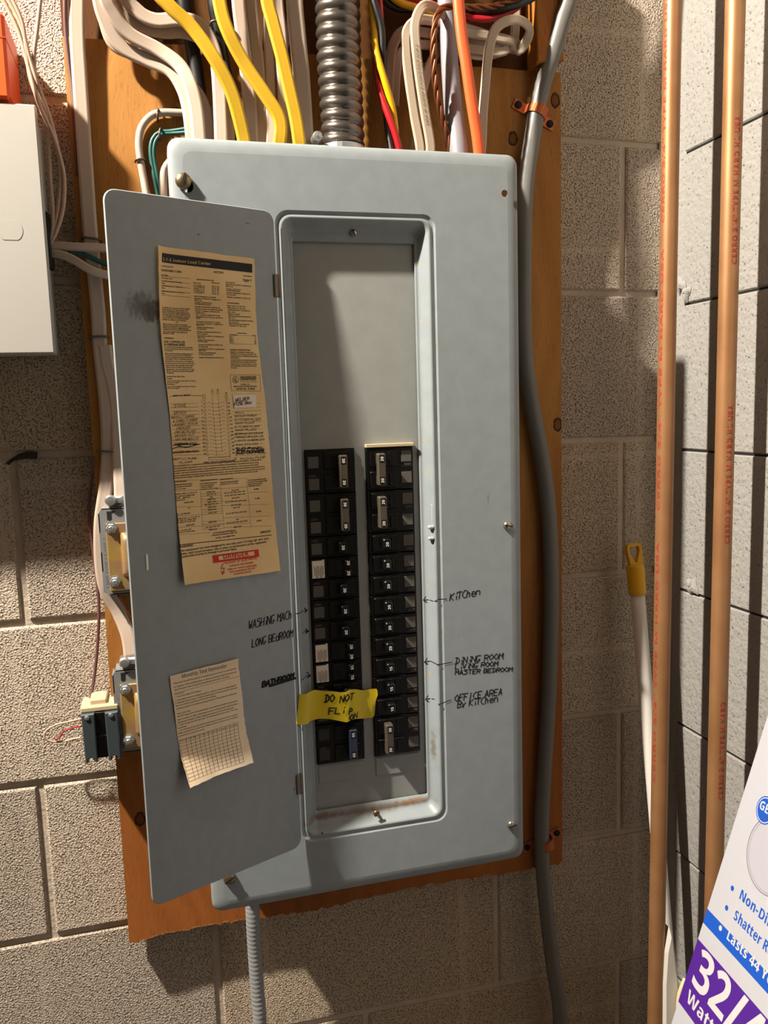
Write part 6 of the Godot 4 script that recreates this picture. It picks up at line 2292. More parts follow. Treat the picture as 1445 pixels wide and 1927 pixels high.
# ---------- boxes at the left ----------
func build_left_boxes() -> void:
	# white cabinet: shallow box with an overlapping lid
	var tl := Vector3(-0.334, 1.6771, 0.085)
	var br := Vector3(-0.329, 1.4191, 0.085)
	var xr := (tl.x + br.x) * 0.5
	var yt := tl.y
	var yb := br.y
	var wd := 0.36
	var o := thing("wiring_cabinet", Vector3(xr - wd * 0.5, yb, 0), "white metal wiring cabinet on the block wall at the left edge", "cabinet")
	var s := st_new()
	box(s, Vector3(xr - 0.003 - wd * 0.5, (yt + yb) * 0.5, 0.036), Vector3(wd - 0.003, yt - yb - 0.006, 0.072), 0.001)
	part("body", s, M.cabinet_side, o, -o.position)
	s = st_new()
	box(s, Vector3(xr - wd * 0.5, (yt + yb) * 0.5, 0.0785), Vector3(wd, yt - yb, 0.013), 0.0016)
	var lid := part("lid", s, M.cabinet, o, -o.position)
	s = st_new()
	var kc := Vector3(-0.3665, 1.5483, 0.0851)
	var kp := PackedVector2Array()
	for k in 32:
		var q := Vector2(0.0125, 0).rotated(TAU * k / 32)
		kp.append(Vector2(kc.x, kc.y) + Vector2(q.x, clampf(q.y, -0.0100, 0.0100)))
	prism(s, kp, 0.0848, 0.0853, 0.0003)
	part("knockout", s, M.cabinet, lid)
	s = st_new()
	box(s, Vector3(-0.3336, 1.5458, 0.04), Vector3(0.006, 0.060, 0.030), 0.002)
	part("cable_slot", s, M.black_gap, o, -o.position)
	# orange box above it
	var ot := Vector3(-0.3539, 1.7662, 0.088)
	var ob := Vector3(-0.3567, 1.6779, 0.088)
	xr = (ot.x + ob.x) * 0.5
	o = thing("orange_box", Vector3(xr - 0.1, yt, 0), "bright orange box standing above the white wiring cabinet", "box")
	s = st_new()
	box(s, Vector3(xr - 0.1, (yt + 0.002 + ot.y) * 0.5, 0.045), Vector3(0.2, ot.y - yt - 0.004, 0.086), 0.003)
	var ob_ := part("body", s, M.orange_box, o, -o.position)
	s = st_new()
	box(s, Vector3(xr - 0.1, ot.y - 0.026, 0.045), Vector3(0.2006, 0.0012, 0.0866), 0.0)
	part("lid_seam", s, M.orange_dark, ob_)

func transformer(at: Vector3, label: String, lower: bool) -> void:
	# at: upper left corner of the grey bracket's front
	var o := thing("doorbell_transformer", at + Vector3(0.03, -0.1, 0), label, "transformer", "transformers at the left edge of the plywood")
	var sh := -o.position
	var z0 := 0.0237
	var zf := at.z
	var s := st_new()
	var p := PackedVector2Array([Vector2(0.004, 0), Vector2(0.062, 0), Vector2(0.062, -0.104), Vector2(0.008, -0.104), Vector2(0.0, -0.099), Vector2(0.0, -0.006)])
	for k in p.size():
		p[k] += Vector2(at.x, at.y)
	prism(s, p, zf - 0.002, zf, 0.0004)
	box(s, Vector3(at.x + 0.033, at.y - 0.001, (z0 + zf) * 0.5), Vector3(0.058, 0.002, zf - z0), 0.0003)
	box(s, Vector3(at.x + 0.033, at.y - 0.103, (z0 + zf) * 0.5), Vector3(0.058, 0.002, zf - z0), 0.0003)
	box(s, Vector3(at.x + 0.061, at.y - 0.052, (z0 + zf) * 0.5), Vector3(0.002, 0.100, zf - z0), 0.0003)
	box(s, Vector3(at.x + 0.001, at.y - 0.052, (z0 + zf) * 0.5), Vector3(0.002, 0.092, zf - z0), 0.0003)
	var br := part("bracket", s, M.galvanized, o, sh)
	s = st_new()
	prism(s, PackedVector2Array([Vector2(at.x + 0.010, at.y - 0.004), Vector2(at.x + 0.010, at.y - 0.0135), Vector2(at.x + 0.0125, at.y - 0.0150), Vector2(at.x + 0.0150, at.y - 0.0135), Vector2(at.x + 0.0150, at.y - 0.0065), Vector2(at.x + 0.021, at.y - 0.004)]), zf - 0.001, zf + 0.0003)
	part("notch", s, M.black_gap, br)
	# gold end plate with a raised shell
	s = st_new()
	var pz := zf + 0.0032
	box(s, Vector3(at.x + 0.036, at.y - 0.058, zf + 0.0016), Vector3(0.056, 0.080, 0.0032), 0.0008)
	var plate := part("end_plate", s, M.gold, o, sh)
	s = st_new()
	s.set_smooth_group(1)
	var l := []
	for d in [[0.0, 0.0, 0.004], [0.0008, 0.004, 0.006], [0.002, 0.0090, 0.007], [0.0045, 0.0120, 0.007], [0.008, 0.0128, 0.006]]:
		l.append(rrect(at.x + 0.0415, at.y - 0.056, 0.037 - 2 * d[0], 0.053 - 2 * d[0], d[2], pz + d[1], 4))
	loft(s, l)
	s.set_smooth_group(-1)
	cap(s, l[l.size() - 1])
	var shell := part("shell", s, M.gold, plate)
	s = st_new()
	if lower:
		lathe(s, [Vector2(0.0001, 0.0006), Vector2(0.0024, 0.0006), Vector2(0.0024, -0.001)], Transform3D(Basis(), Vector3(at.x + 0.0330, at.y - 0.0345, pz + 0.0115)), 12)
	else:
		box(s, Vector3(at.x + 0.0405, at.y - 0.060, pz + 0.0129), Vector3(0.006, 0.024, 0.0006), 0.0001)
	part("shell_slot", s, M.black_gap, shell)
	for yy in [-0.0235, -0.0870]:
		s = st_new()
		var c := Vector3(at.x + 0.0140, at.y + yy, pz)
		lathe(s, [Vector2(0.0058, 0), Vector2(0.0058, 0.0030), Vector2(0.0050, 0.0036), Vector2(0.0001, 0.0036)], Transform3D(Basis(), c), 6)
		lathe(s, [Vector2(0.0030, 0.003), Vector2(0.0030, 0.0062), Vector2(0.0024, 0.0068), Vector2(0.0001, 0.0068)], Transform3D(Basis(), c), 14)
		lathe(s, [Vector2(0.0070, 0), Vector2(0.0070, 0.0009), Vector2(0.0001, 0.0009)], Transform3D(Basis(), c), 18)
		part("hex_nut", s, M.zinc, plate)
	s = st_new()
	text(s, "LINE FOR CLASS 2", 0, 0, 0.060, 0.0024, func(a, b): return Vector3(at.x + 0.0064 - b, at.y - 0.094 + a, zf + 0.0002))
	part("stamped_print", s, M.stamp, br)
	# cable clamp on the top edge
	s = st_new()
	var cz := (z0 + zf) * 0.5 + 0.004
	box(s, Vector3(at.x + 0.0245, at.y + 0.008, cz), Vector3(0.030, 0.010, 0.018), 0.002)
	lathe(s, [Vector2(0.0062, 0), Vector2(0.0062, 0.004), Vector2(0.0045, 0.0062), Vector2(0.0001, 0.0066)], Transform3D(Basis(), Vector3(at.x + 0.0150, at.y + 0.009, cz + 0.009)), 14)
	lathe(s, [Vector2(0.0046, 0), Vector2(0.0046, 0.002), Vector2(0.0001, 0.0026)], Transform3D(Basis(), Vector3(at.x + 0.0300, at.y + 0.0085, cz + 0.009)), 12)
	part("cable_clamp", s, M.zinc, o, sh)

func build_transformers() -> void:
	transformer(Vector3(-0.3022, 1.2431, 0.052), "upper doorbell transformer with a gold shell and grey bracket, half behind the open door", false)
	transformer(Vector3(-0.2995, 1.0477, 0.052), "lower doorbell transformer with a gold shell and grey bracket, half behind the open door", true)
	# small open-frame transformer on the wall
	var a := Vector3(-0.337, 0.9999, 0.06)
	var o := thing("chime_transformer", a + Vector3(0.02, -0.06, -0.04), "small dark grey open-frame transformer with a cream top at the plywood's left edge", "transformer")
	var sh := -o.position
	var s := st_new()
	for dx in [0.0, 0.0265]:
		var p := PackedVector2Array([Vector2(0.0, 0.0), Vector2(0.0150, 0.0), Vector2(0.0150, -0.0600), Vector2(0.0110, -0.0600), Vector2(0.0110, -0.0560), Vector2(0.0075, -0.0545), Vector2(0.0045, -0.0560), Vector2(0.0045, -0.0600), Vector2(0.0010, -0.0600)])
		for k in p.size():
			p[k] += Vector2(a.x + dx, a.y - dx * 0.02)
		prism(s, p, a.z - 0.036, a.z, 0.0012)
	var fr := part("frame", s, M.slate, o, sh)
	s = st_new()
	box(s, Vector3(a.x + 0.0207, a.y - 0.014, a.z - 0.024), Vector3(0.0125, 0.026, 0.036), 0.0006)
	box(s, Vector3(a.x + 0.0207, a.y - 0.044, a.z - 0.024), Vector3(0.0125, 0.028, 0.036), 0.0006)
	part("core", s, M.breaker, o, sh)
	s = st_new()
	box(s, Vector3(a.x + 0.0205, a.y + 0.0032, a.z - 0.026), Vector3(0.0430, 0.0064, 0.040), 0.0012)
	box(s, Vector3(a.x + 0.0190, a.y + 0.0085, a.z - 0.030), Vector3(0.0190, 0.0075, 0.032), 0.0012)
	part("top_bracket", s, M.dusty, o, sh)
	for dx in [0.0065, 0.0335]:
		s = st_new()
		lathe(s, [Vector2(0.0030, 0), Vector2(0.0030, 0.0010), Vector2(0.0015, 0.0018), Vector2(0.0001, 0.0019)], Transform3D(Basis(), Vector3(a.x + dx, a.y - 0.004, a.z)), 12)
		part("rivet", s, M.zinc, fr)

# ---------- wiring ----------
func staple(at: Vector3, wide: float, turn: float, label: String) -> void:
	var s := st_new()
	var b := Basis(Vector3(0, 0, 1), turn)
	tube_on(s, frames(PackedVector3Array([at + b * Vector3(-wide * 0.5 - 0.001, -0.0005, -0.008), at + b * Vector3(-wide * 0.5, 0, -0.001), at + b * Vector3(-wide * 0.25, 0.0004, 0.0008), at + b * Vector3(wide * 0.25, 0.0004, 0.0008), at + b * Vector3(wide * 0.5, 0, -0.001), at + b * Vector3(wide * 0.5 + 0.001, -0.0005, -0.008)]), 0.002, Vector3(0, 1, 0)), circle(0.0013, 8))
	solo("cable_staple", s, M.staple, label, "staple", "staples over cables")

func strap(at: Vector3, dir: Vector3, r: float, label: String) -> void:
	# two-hole strap: hump over the cable, two drilled tabs; dir points from tab to tab
	var o := thing("pipe_strap", at, label, "strap", "copper straps on the grey cable")
	var up := Vector3(0, 0, 1)
	var x := dir.normalized()
	var y := up.cross(x)
	var xf := Transform3D(Basis(x, y, up), Vector3.ZERO)
	var s := st_new()
	var prev := []
	var line := [Vector2(-r - 0.020, 0.0), Vector2(-r - 0.0015, 0.0)]
	for k in 13:
		var a := PI - PI * k / 12.0
		line.append(Vector2(cos(a) * (r + 0.001), maxf(0.001, sin(a) * (r + 0.001) + r * 0.9)))
	line.append(Vector2(r + 0.0015, 0.0))
	line.append(Vector2(r + 0.020, 0.0))
	var w := 0.0065
	for k in line.size() - 1:
		var a: Vector2 = line[k]
		var b: Vector2 = line[k + 1]
		var n := Vector2(-(b - a).y, (b - a).x).normalized() * 0.0013
		var ww := w
		var p := [Vector3(a.x, -ww, a.y), Vector3(b.x, -ww, b.y), Vector3(b.x, ww, b.y), Vector3(a.x, ww, a.y)]
		var q := []
		for v in p:
			q.append(v + Vector3(n.x, 0, n.y))
		quad(s, xf * q[0], xf * q[1], xf * q[2], xf * q[3])
		quad(s, xf * p[3], xf * p[2], xf * p[1], xf * p[0])
		for i in 4:
			var j := (i + 1) % 4
			quad(s, xf * p[i], xf * p[j], xf * q[j], xf * q[i])
	part("band", s, M.strap, o)
	for sx in [-1.0, 1.0]:
		s = st_new()
		lathe(s, [Vector2(0.0048, -0.001), Vector2(0.0048, 0.0018), Vector2(0.0030, 0.0026), Vector2(0.0001, 0.0028)], Transform3D(Basis(), xf * Vector3(sx * (r + 0.0135), 0, 0.0012)), 14)
		part("nail_head", s, M.black_gap, o)

func build_wires() -> void:
	var nm := flat_section(0.0155, 0.0062)
	var nm_s := flat_section(0.0125, 0.0055)
	var rnd := circle(0.0042, 14)
	var wg := "white house cables running into the top of the panel"
	# far left verticals
	cable("house_cable", v3([-274.7, 1947.2, 36.0, -283.0, 1839.0, 36.0, -287.9, 1773.5, 34.0, -288.8, 1723.6, 33.0, -289.3, 1638.9, 31.0, -289.5, 1557.7, 29.0, -287.2, 1474.2, 29.0, -287.8, 1431.7, 29.0, -285.5, 1370.2, 29.0, -286.3, 1314.0, 29.0, -291.7, 1270.0, 30.0, -300.7, 1223.1, 33.0, -303.4, 1175.1, 33.0, -300.2, 1142.4, 33.0, -288.6, 1114.9, 32.0, -279.2, 1085.7, 38.0, -277.0, 1060.3, 43.0]), flat_section(0.0165, 0.0065), M.nm_white, "long white cable stapled down the plywood's left edge to the lower doorbell transformer", "cable")
	cable("house_cable", v3([-282.4, 1431.6, 30.0, -280.5, 1407.1, 30.0, -275.7, 1382.3, 30.0, -274.0, 1344.9, 30.0, -275.0, 1301.1, 33.0, -275.3, 1263.7, 40.0, -276.3, 1248.1, 42.0]), nm, M.nm_white, "white cable branching behind the door edge into the upper doorbell transformer", "cable")
	cable("house_cable", v3([-340.4, 1536.0, 45.0, -327.7, 1540.1, 46.0, -300.7, 1539.1, 48.0, -272.4, 1538.9, 46.0, -237.6, 1538.2, 44.0, -202.4, 1535.0, 52.0, -171.8, 1531.7, 60.0]), flat_section(0.0095, 0.0070), M.nm_white, "straight white cable from the white cabinet to the right, uppermost of the two there", "cable", "white cables leaving the white cabinet", Vector3(0, 0.3, 1))
	cable("house_cable", v3([-340.8, 1531.4, 45.0, -326.6, 1531.9, 47.0, -309.9, 1525.9, 50.0, -291.0, 1513.9, 50.0, -271.5, 1508.9, 46.0, -239.7, 1506.0, 44.0, -204.4, 1501.6, 52.0, -172.4, 1499.5, 60.0]), flat_section(0.0095, 0.0070), M.nm_white, "drooping white cable from the white cabinet to the right, lower of the two there", "cable", "white cables leaving the white cabinet")
	cable("green_wire", v3([-313.7, 1534.8, 45.0, -301.6, 1533.8, 42.0, -290.5, 1529.3, 42.0, -273.7, 1522.0, 42.0, -244.9, 1517.3, 44.0, -203.6, 1514.8, 52.0, -172.9, 1512.7, 60.0]), circle(0.0030, 10), M.green_wire, "green ground wire crossing behind the long white cable beside the cabinet", "wire")
	# looped pair at the panel's upper left corner
	cable("house_cable", v3([-114.7, 1706.1, 50.0, -132.4, 1700.2, 40.0, -150.4, 1697.6, 34.0, -177.5, 1695.8, 31.0, -201.4, 1694.8, 30.0, -214.7, 1689.9, 30.0, -225.5, 1677.1, 30.0, -229.5, 1660.6, 30.0, -229.0, 1641.9, 30.0, -226.7, 1621.2, 31.0, -223.7, 1593.9, 34.0, -218.4, 1564.4, 34.0, -209.9, 1527.8, 38.0, -195.8, 1495.7, 52.0, -174.8, 1479.4, 62.0]), rnd, M.nm_white, "white round cable bent round above the door's upper left corner", "cable")
	cable("green_wire", v3([-145.9, 1681.1, 46.0, -174.7, 1676.2, 38.0, -193.8, 1674.1, 32.0, -205.7, 1672.9, 30.0, -213.9, 1664.9, 30.0, -217.1, 1651.2, 30.0, -215.5, 1630.7, 30.0, -212.2, 1606.7, 32.0, -208.1, 1576.6, 34.0, -200.8, 1539.6, 40.0, -185.7, 1513.8, 52.0, -168.7, 1500.7, 60.0]), circle(0.0024, 10), M.green_wire, "dark green wire, outer of the twin pair looping beside the panel's upper left corner", "wire", "twin green ground wires")
	cable("green_wire", v3([-146.2, 1676.4, 46.0, -174.9, 1672.1, 38.0, -192.7, 1671.8, 32.0, -203.5, 1670.7, 30.0, -210.5, 1663.3, 30.0, -213.7, 1649.7, 30.0, -212.0, 1629.7, 30.0, -208.6, 1606.8, 32.0, -204.5, 1576.7, 34.0, -197.2, 1539.3, 42.0, -183.3, 1515.9, 54.0, -166.2, 1504.1, 62.0]), circle(0.0024, 10), M.green_wire, "dark green wire, inner of the twin pair looping beside the panel's upper left corner", "wire", "twin green ground wires")
	cable("house_cable", v3([-205.8, 1537.7, 50.0, -206.1, 1580.1, 45.0, -205.2, 1613.8, 40.0, -202.4, 1630.3, 38.0, -192.9, 1640.7, 40.0, -181.4, 1638.4, 50.0]), circle(0.0042, 12), M.nm_white, "short white cable curving out from behind the panel's upper left corner", "cable")
	# sweep of white cables from the upper left
	cable("house_cable", v3([-273.7, 1902.1, 60.0, -263.4, 1819.6, 58.0, -257.9, 1783.6, 55.0, -243.2, 1755.9, 52.0, -215.7, 1743.7, 50.0, -190.4, 1733.5, 52.0, -178.3, 1714.2, 56.0, -172.9, 1689.8, 62.0, -171.1, 1654.9, 70.0, -171.8, 1626.1, 75.0]), nm, M.nm_white, "white cable sweeping in from the upper left, lowest of the sweep", "cable", wg)
	cable("house_cable", v3([-262.5, 1897.8, 70.0, -256.4, 1811.1, 66.0, -248.1, 1784.1, 62.0, -231.1, 1765.4, 58.0, -203.6, 1753.5, 56.0, -181.6, 1737.9, 60.0, -170.9, 1716.8, 66.0, -165.6, 1690.3, 70.0, -164.4, 1653.4, 76.0, -165.0, 1625.0, 80.0]), nm, M.nm_white, "white cable sweeping in from the upper left, second lowest of the sweep", "cable", wg)
	cable("house_cable", v3([-266.2, 1911.3, 45.0, -260.3, 1815.6, 44.0, -256.1, 1781.1, 42.0, -247.4, 1760.4, 40.0, -222.8, 1752.2, 40.0, -195.4, 1746.6, 42.0, -174.2, 1727.4, 44.0, -159.0, 1706.9, 48.0, -153.6, 1681.8, 55.0, -154.1, 1658.2, 62.0, -155.6, 1628.2, 70.0]), nm, M.nm_white, "white cable tucked behind the lower two of the upper left sweep", "cable", wg)
	cable("house_cable", v3([-241.1, 1908.2, 56.0, -235.2, 1815.1, 56.0, -222.2, 1792.6, 54.0, -203.4, 1784.7, 53.0, -178.5, 1787.5, 54.0, -157.3, 1784.0, 56.0, -144.9, 1766.8, 58.0, -138.8, 1741.0, 60.0, -138.0, 1705.5, 64.0, -139.4, 1655.9, 72.0, -140.7, 1627.2, 76.0]), nm, M.nm_white, "white cable from the upper left passing under the first yellow cable", "cable", wg)
	cable("house_cable", v3([-248.9, 1910.6, 50.0, -243.0, 1820.3, 49.0, -232.6, 1792.0, 47.0, -217.6, 1778.7, 46.0, -193.6, 1775.1, 46.0, -173.2, 1776.8, 46.0, -150.2, 1768.7, 48.0, -135.2, 1750.8, 50.0, -130.1, 1720.3, 56.0, -129.4, 1658.3, 66.0, -130.6, 1629.3, 70.0]), nm_s, M.nm_white, "white cable from the upper left half hidden under the yellow one, above the sweep", "cable", wg)
	# yellow
	cable("yellow_cable", v3([-223.8, 1904.4, 85.0, -205.4, 1812.4, 85.0, -188.6, 1787.8, 84.0, -166.1, 1768.9, 82.0, -143.8, 1738.8, 82.0, -127.8, 1708.9, 80.0, -119.6, 1681.9, 78.0, -114.3, 1654.3, 76.0, -112.6, 1628.4, 76.0]), nm, M.nm_yellow, "leftmost of the three yellow cables, crossing over the white ones", "cable", "yellow cables running into the top of the panel")
	cable("yellow_cable", v3([-132.4, 1917.3, 82.0, -134.8, 1820.7, 82.0, -133.5, 1790.8, 82.0, -126.2, 1765.6, 82.0, -110.0, 1735.4, 80.0, -87.8, 1703.1, 80.0, -75.5, 1683.8, 80.0, -72.5, 1669.6, 80.0, -74.4, 1654.5, 80.0, -79.0, 1629.3, 78.0]), nm, M.nm_yellow, "middle one of the three yellow cables, bending right over the white verticals", "cable", "yellow cables running into the top of the panel")
	cable("yellow_cable", v3([-89.0, 1923.7, 80.0, -82.5, 1815.6, 80.0, -76.3, 1782.8, 80.0, -67.8, 1747.0, 80.0, -60.4, 1710.5, 80.0, -54.9, 1682.1, 80.0, -51.8, 1654.5, 80.0, -50.0, 1630.6, 78.0]), nm, M.nm_yellow, "rightmost of the three yellow cables, beside the ribbed metal conduit", "cable", "yellow cables running into the top of the panel")
	# black
	cable("black_cable", v3([-170.0, 1930.8, 50.0, -171.1, 1823.0, 46.0, -168.1, 1791.3, 42.0, -163.5, 1765.7, 36.0, -160.2, 1737.8, 34.0, -158.4, 1708.2, 36.0, -159.5, 1656.9, 50.0]), circle(0.0082, 16), M.black_rubber, "thick black cable behind the white sweep at the upper left", "cable")
	cable("black_cable", v3([-138.0, 1927.9, 62.0, -139.2, 1819.5, 60.0, -136.0, 1788.0, 56.0, -132.2, 1762.5, 50.0, -127.1, 1736.4, 44.0, -123.8, 1707.6, 44.0, -123.4, 1661.9, 55.0]), circle(0.0070, 16), M.black_rubber, "black cable held by a wire ring left of the middle yellow cable", "cable")
	var s := st_new()
	tube_on(s, frames(v3([-144.4, 1780.3, 62.0, -142.6, 1780.6, 72.0, -132.7, 1781.5, 72.0, -123.2, 1779.5, 68.0, -121.1, 1780.5, 58.0]), 0.003, Vector3(0, 1, 0)), circle(0.0014, 8))
	solo("wire_ring", s, M.staple, "grey wire ring round the black cable left of the middle yellow cable", "wire ring")
	# white verticals
	cable("house_cable", v3([-110.1, 1931.3, 62.0, -111.6, 1821.2, 62.0, -109.2, 1776.5, 62.0, -106.6, 1736.1, 64.0, -104.7, 1695.4, 66.0, -105.2, 1656.5, 70.0, -106.4, 1629.2, 74.0]), nm, M.nm_white, "white vertical cable between the first two yellow cables, left of the close pair", "cable", wg)
	cable("house_cable", v3([-95.2, 1936.6, 56.0, -97.2, 1825.3, 56.0, -94.6, 1780.2, 56.0, -92.6, 1739.4, 58.0, -92.3, 1698.2, 60.0, -93.7, 1658.3, 66.0, -94.9, 1630.8, 70.0]), nm, M.nm_white, "white vertical cable between the first two yellow cables, right of the close pair", "cable", wg)
	cable("house_cable", v3([-73.1, 1941.5, 52.0, -77.2, 1829.0, 52.0, -77.8, 1782.4, 54.0, -78.2, 1741.2, 56.0, -80.1, 1698.9, 60.0, -82.4, 1658.3, 68.0, -84.2, 1630.8, 72.0]), nm_s, M.nm_white, "white vertical cable just left of the rightmost yellow cable", "cable", wg)
	cable("house_cable", v3([-64.6, 1940.3, 56.0, -66.8, 1828.1, 56.0, -64.9, 1781.7, 58.0, -64.0, 1740.7, 60.0, -63.7, 1699.3, 62.0, -64.2, 1658.6, 70.0, -64.8, 1631.1, 74.0]), nm, M.nm_white, "white vertical cable crossed by the rightmost yellow cable", "cable", wg)
	cable("house_cable", v3([-46.4, 1936.8, 66.0, -48.3, 1825.3, 66.0, -46.6, 1779.9, 66.0, -44.4, 1739.0, 68.0, -43.4, 1697.8, 70.0, -42.9, 1657.4, 72.0, -43.7, 1632.0, 74.0]), flat_section(0.0195, 0.0068), M.nm_white, "widest white vertical cable, nearest to the ribbed metal conduit", "cable", wg)
	cable("thin_wire", v3([-150.2, 1700.0, 34.0, -131.9, 1703.9, 36.0, -110.1, 1716.8, 40.0, -88.0, 1731.1, 42.0, -71.9, 1749.1, 44.0, -59.0, 1766.8, 46.0, -53.0, 1787.7, 46.0, -49.2, 1845.9, 46.0, -44.7, 1948.4, 46.0]), circle(0.0028, 10), M.nm_white, "thin white wire slanting up behind the white verticals", "wire")
	# ribbed conduit
	var o := thing("flex_conduit", Vector3(0.0023, 1.6644, 0.068), "fat ribbed flexible metal conduit entering the top of the panel", "conduit")
	s = st_new()
	var rib := func(run: float, ang: float) -> float:
		var t := fposmod(run / 0.0132 + ang / TAU, 1.0)
		return 0.83 + 0.17 * pow(absf(sin(t * PI)), 0.6)
	tube_on(s, frames(v3([3.3, 1965.1, 66.0, 2.2, 1852.8, 66.0, 1.4, 1794.5, 68.0, 1.0, 1748.1, 68.0, 1.6, 1713.0, 68.0, 2.0, 1674.5, 68.0, 2.0, 1656.6, 68.0]), 0.0013), circle(0.0262, 28), rib)
	part("ribbed_tube", s, M.conduit, o, -o.position)
	s = st_new()
	var cb := Vector3(0.0014, 1.6411, 0.068)
	lathe(s, [Vector2(0.0275, -0.008), Vector2(0.0275, 0.012), Vector2(0.0262, 0.0135), Vector2(0.021, 0.0137)], Transform3D(Basis(Vector3(1, 0, 0), Vector3(0, 0, -1), Vector3(0, 1, 0)), cb), 28)
	lathe(s, [Vector2(0.033, -0.012), Vector2(0.033, -0.004), Vector2(0.0275, -0.003)], Transform3D(Basis(Vector3(1, 0, 0), Vector3(0, 0, -1), Vector3(0, 1, 0)), cb), 28)
	part("connector", s, M.zinc, o, -o.position)
	s = st_new()
	lathe(s, [Vector2(0.0001, 0.016), Vector2(0.0045, 0.015), Vector2(0.0055, 0.012), Vector2(0.0055, -0.004)], Transform3D(Basis(), Vector3(-0.0334, 1.6574, 0.085)), 14)
	part("clamp_screw", s, M.zinc, o, -o.position)
	# twisted service conductors
	var tw := v3([38.8, 1942.2, 75.0, 43.3, 1829.7, 75.0, 48.0, 1790.1, 74.0, 47.1, 1760.9, 74.0, 51.2, 1725.9, 74.0, 58.0, 1693.6, 74.0, 63.6, 1662.1, 74.0, 65.5, 1636.8, 74.0])
	var cols := [["red_wire", M.red_wire, "thick red wire of the twisted trio right of the ribbed conduit", 4.16], ["yellow_wire", M.yellow_wire, "thick yellow wire of the twisted trio right of the ribbed conduit", 2.07], ["black_wire", M.black_rubber, "thick black wire of the twisted trio right of the ribbed conduit", 6.26]]
	for c in cols:
		cable(c[0], strand(tw, 0.0052, -0.19, c[3]), circle(0.0041, 12), c[1], c[2], "wire", "twisted trio of thick wires")
	# dark bundle crossing at the top right
	var tb := v3([43.5, 1861.2, 45.0, 76.4, 1834.8, 42.0, 109.8, 1831.8, 42.0, 149.6, 1825.5, 45.0, 182.4, 1823.7, 50.0, 215.1, 1831.3, 56.0, 248.9, 1850.9, 60.0, 277.8, 1883.1, 60.0])
	for c in [["yellow_wire", M.yellow_wire, "yellow wire in the twisted bundle crossing under the orange cable", 0.3], ["black_wire", M.black_rubber, "black wire in the twisted bundle crossing under the orange cable", 2.4], ["red_wire", M.red_wire, "red wire in the twisted bundle crossing under the orange cable", 4.5]]:
		cable(c[0], strand(tb, 0.0052, 0.21, c[3]), circle(0.0044, 10), c[1], c[2], "wire", "twisted bundle across the top right")
	var loop_s := flat_section(0.0118, 0.0052)
	# looped white cables at the right
	var loop_a := v3([105.2, 1638.3, 75.0, 108.0, 1658.9, 76.0, 101.6, 1694.9, 78.0, 95.3, 1732.6, 80.0, 90.9, 1766.9, 82.0, 90.3, 1793.2, 82.0, 98.6, 1811.6, 80.0, 111.2, 1818.9, 74.0, 133.2, 1815.5, 62.0, 159.7, 1803.0, 54.0, 196.9, 1802.4, 48.0, 224.7, 1800.4, 46.0, 245.0, 1794.0, 44.0])
	var la := cable("house_cable", loop_a, loop_s, M.nm_cream, "white looped cable with black print facing forward, right of the twisted trio", "cable", "white looped cables at the upper right")
	s = st_new()
	var fr := frames(loop_a, 0.006)
	var along := func(a: float, b: float) -> Vector3:
		var k := 0
		while k < fr.size() - 2 and fr[k + 1][1] < a:
			k += 1
		var t: float = clampf((a - fr[k][1]) / (fr[k + 1][1] - fr[k][1]), 0.0, 1.0)
		var x0: Transform3D = fr[k][0]
		var x1: Transform3D = fr[k + 1][0]
		return (x0 * Vector3(b, 0.0029, 0)).lerp(x1 * Vector3(b, 0.0029, 0), t)
	text(s, "NM-B 600V E10151ST (UL)", 0.045, -0.0015, 0.088, 0.0030, along)
	part("cable_print", s, M.gold_print, la)
	cable("house_cable", v3([94.1, 1638.6, 72.0, 95.9, 1659.5, 72.0, 89.6, 1696.1, 72.0, 84.6, 1734.8, 72.0, 81.6, 1767.2, 72.0, 83.4, 1788.9, 70.0, 98.9, 1805.7, 64.0, 125.0, 1810.1, 56.0, 161.3, 1808.5, 50.0, 204.8, 1802.6, 46.0, 235.1, 1799.1, 42.0]), loop_s, M.nm_cream, "white looped cable close on the left of the printed one", "cable", "white looped cables at the upper right")
	cable("house_cable", v3([63.5, 1641.2, 58.0, 64.6, 1671.6, 55.0, 64.5, 1711.1, 50.0, 67.7, 1754.6, 48.0, 73.4, 1782.6, 47.0, 87.6, 1800.4, 46.0, 115.2, 1801.1, 44.0, 157.1, 1799.2, 42.0, 200.1, 1797.2, 40.0, 243.2, 1792.3, 40.0]), loop_s, M.nm_cream, "white looped cable behind the twisted trio", "cable", "white looped cables at the upper right")
	cable("house_cable", v3([91.2, 1641.8, 60.0, 94.4, 1666.0, 58.0, 100.7, 1702.7, 54.0, 111.9, 1744.8, 50.0, 123.4, 1770.8, 48.0, 141.5, 1785.2, 46.0, 177.1, 1787.6, 44.0, 213.4, 1787.4, 42.0, 229.3, 1796.8, 42.0]), loop_s, M.nm_cream, "white looped cable passing behind the bare copper wire, second from bottom", "cable", "white looped cables at the upper right")
	cable("house_cable", v3([73.6, 1713.7, 44.0, 77.5, 1756.8, 44.0, 84.8, 1776.8, 44.0, 108.7, 1788.0, 42.0, 150.6, 1787.1, 40.0, 186.4, 1783.2, 38.0, 216.0, 1790.0, 36.0, 241.5, 1803.3, 36.0]), loop_s, M.nm_cream, "lowest white cable running across behind the grey cable at the upper right", "cable", "white looped cables at the upper right")
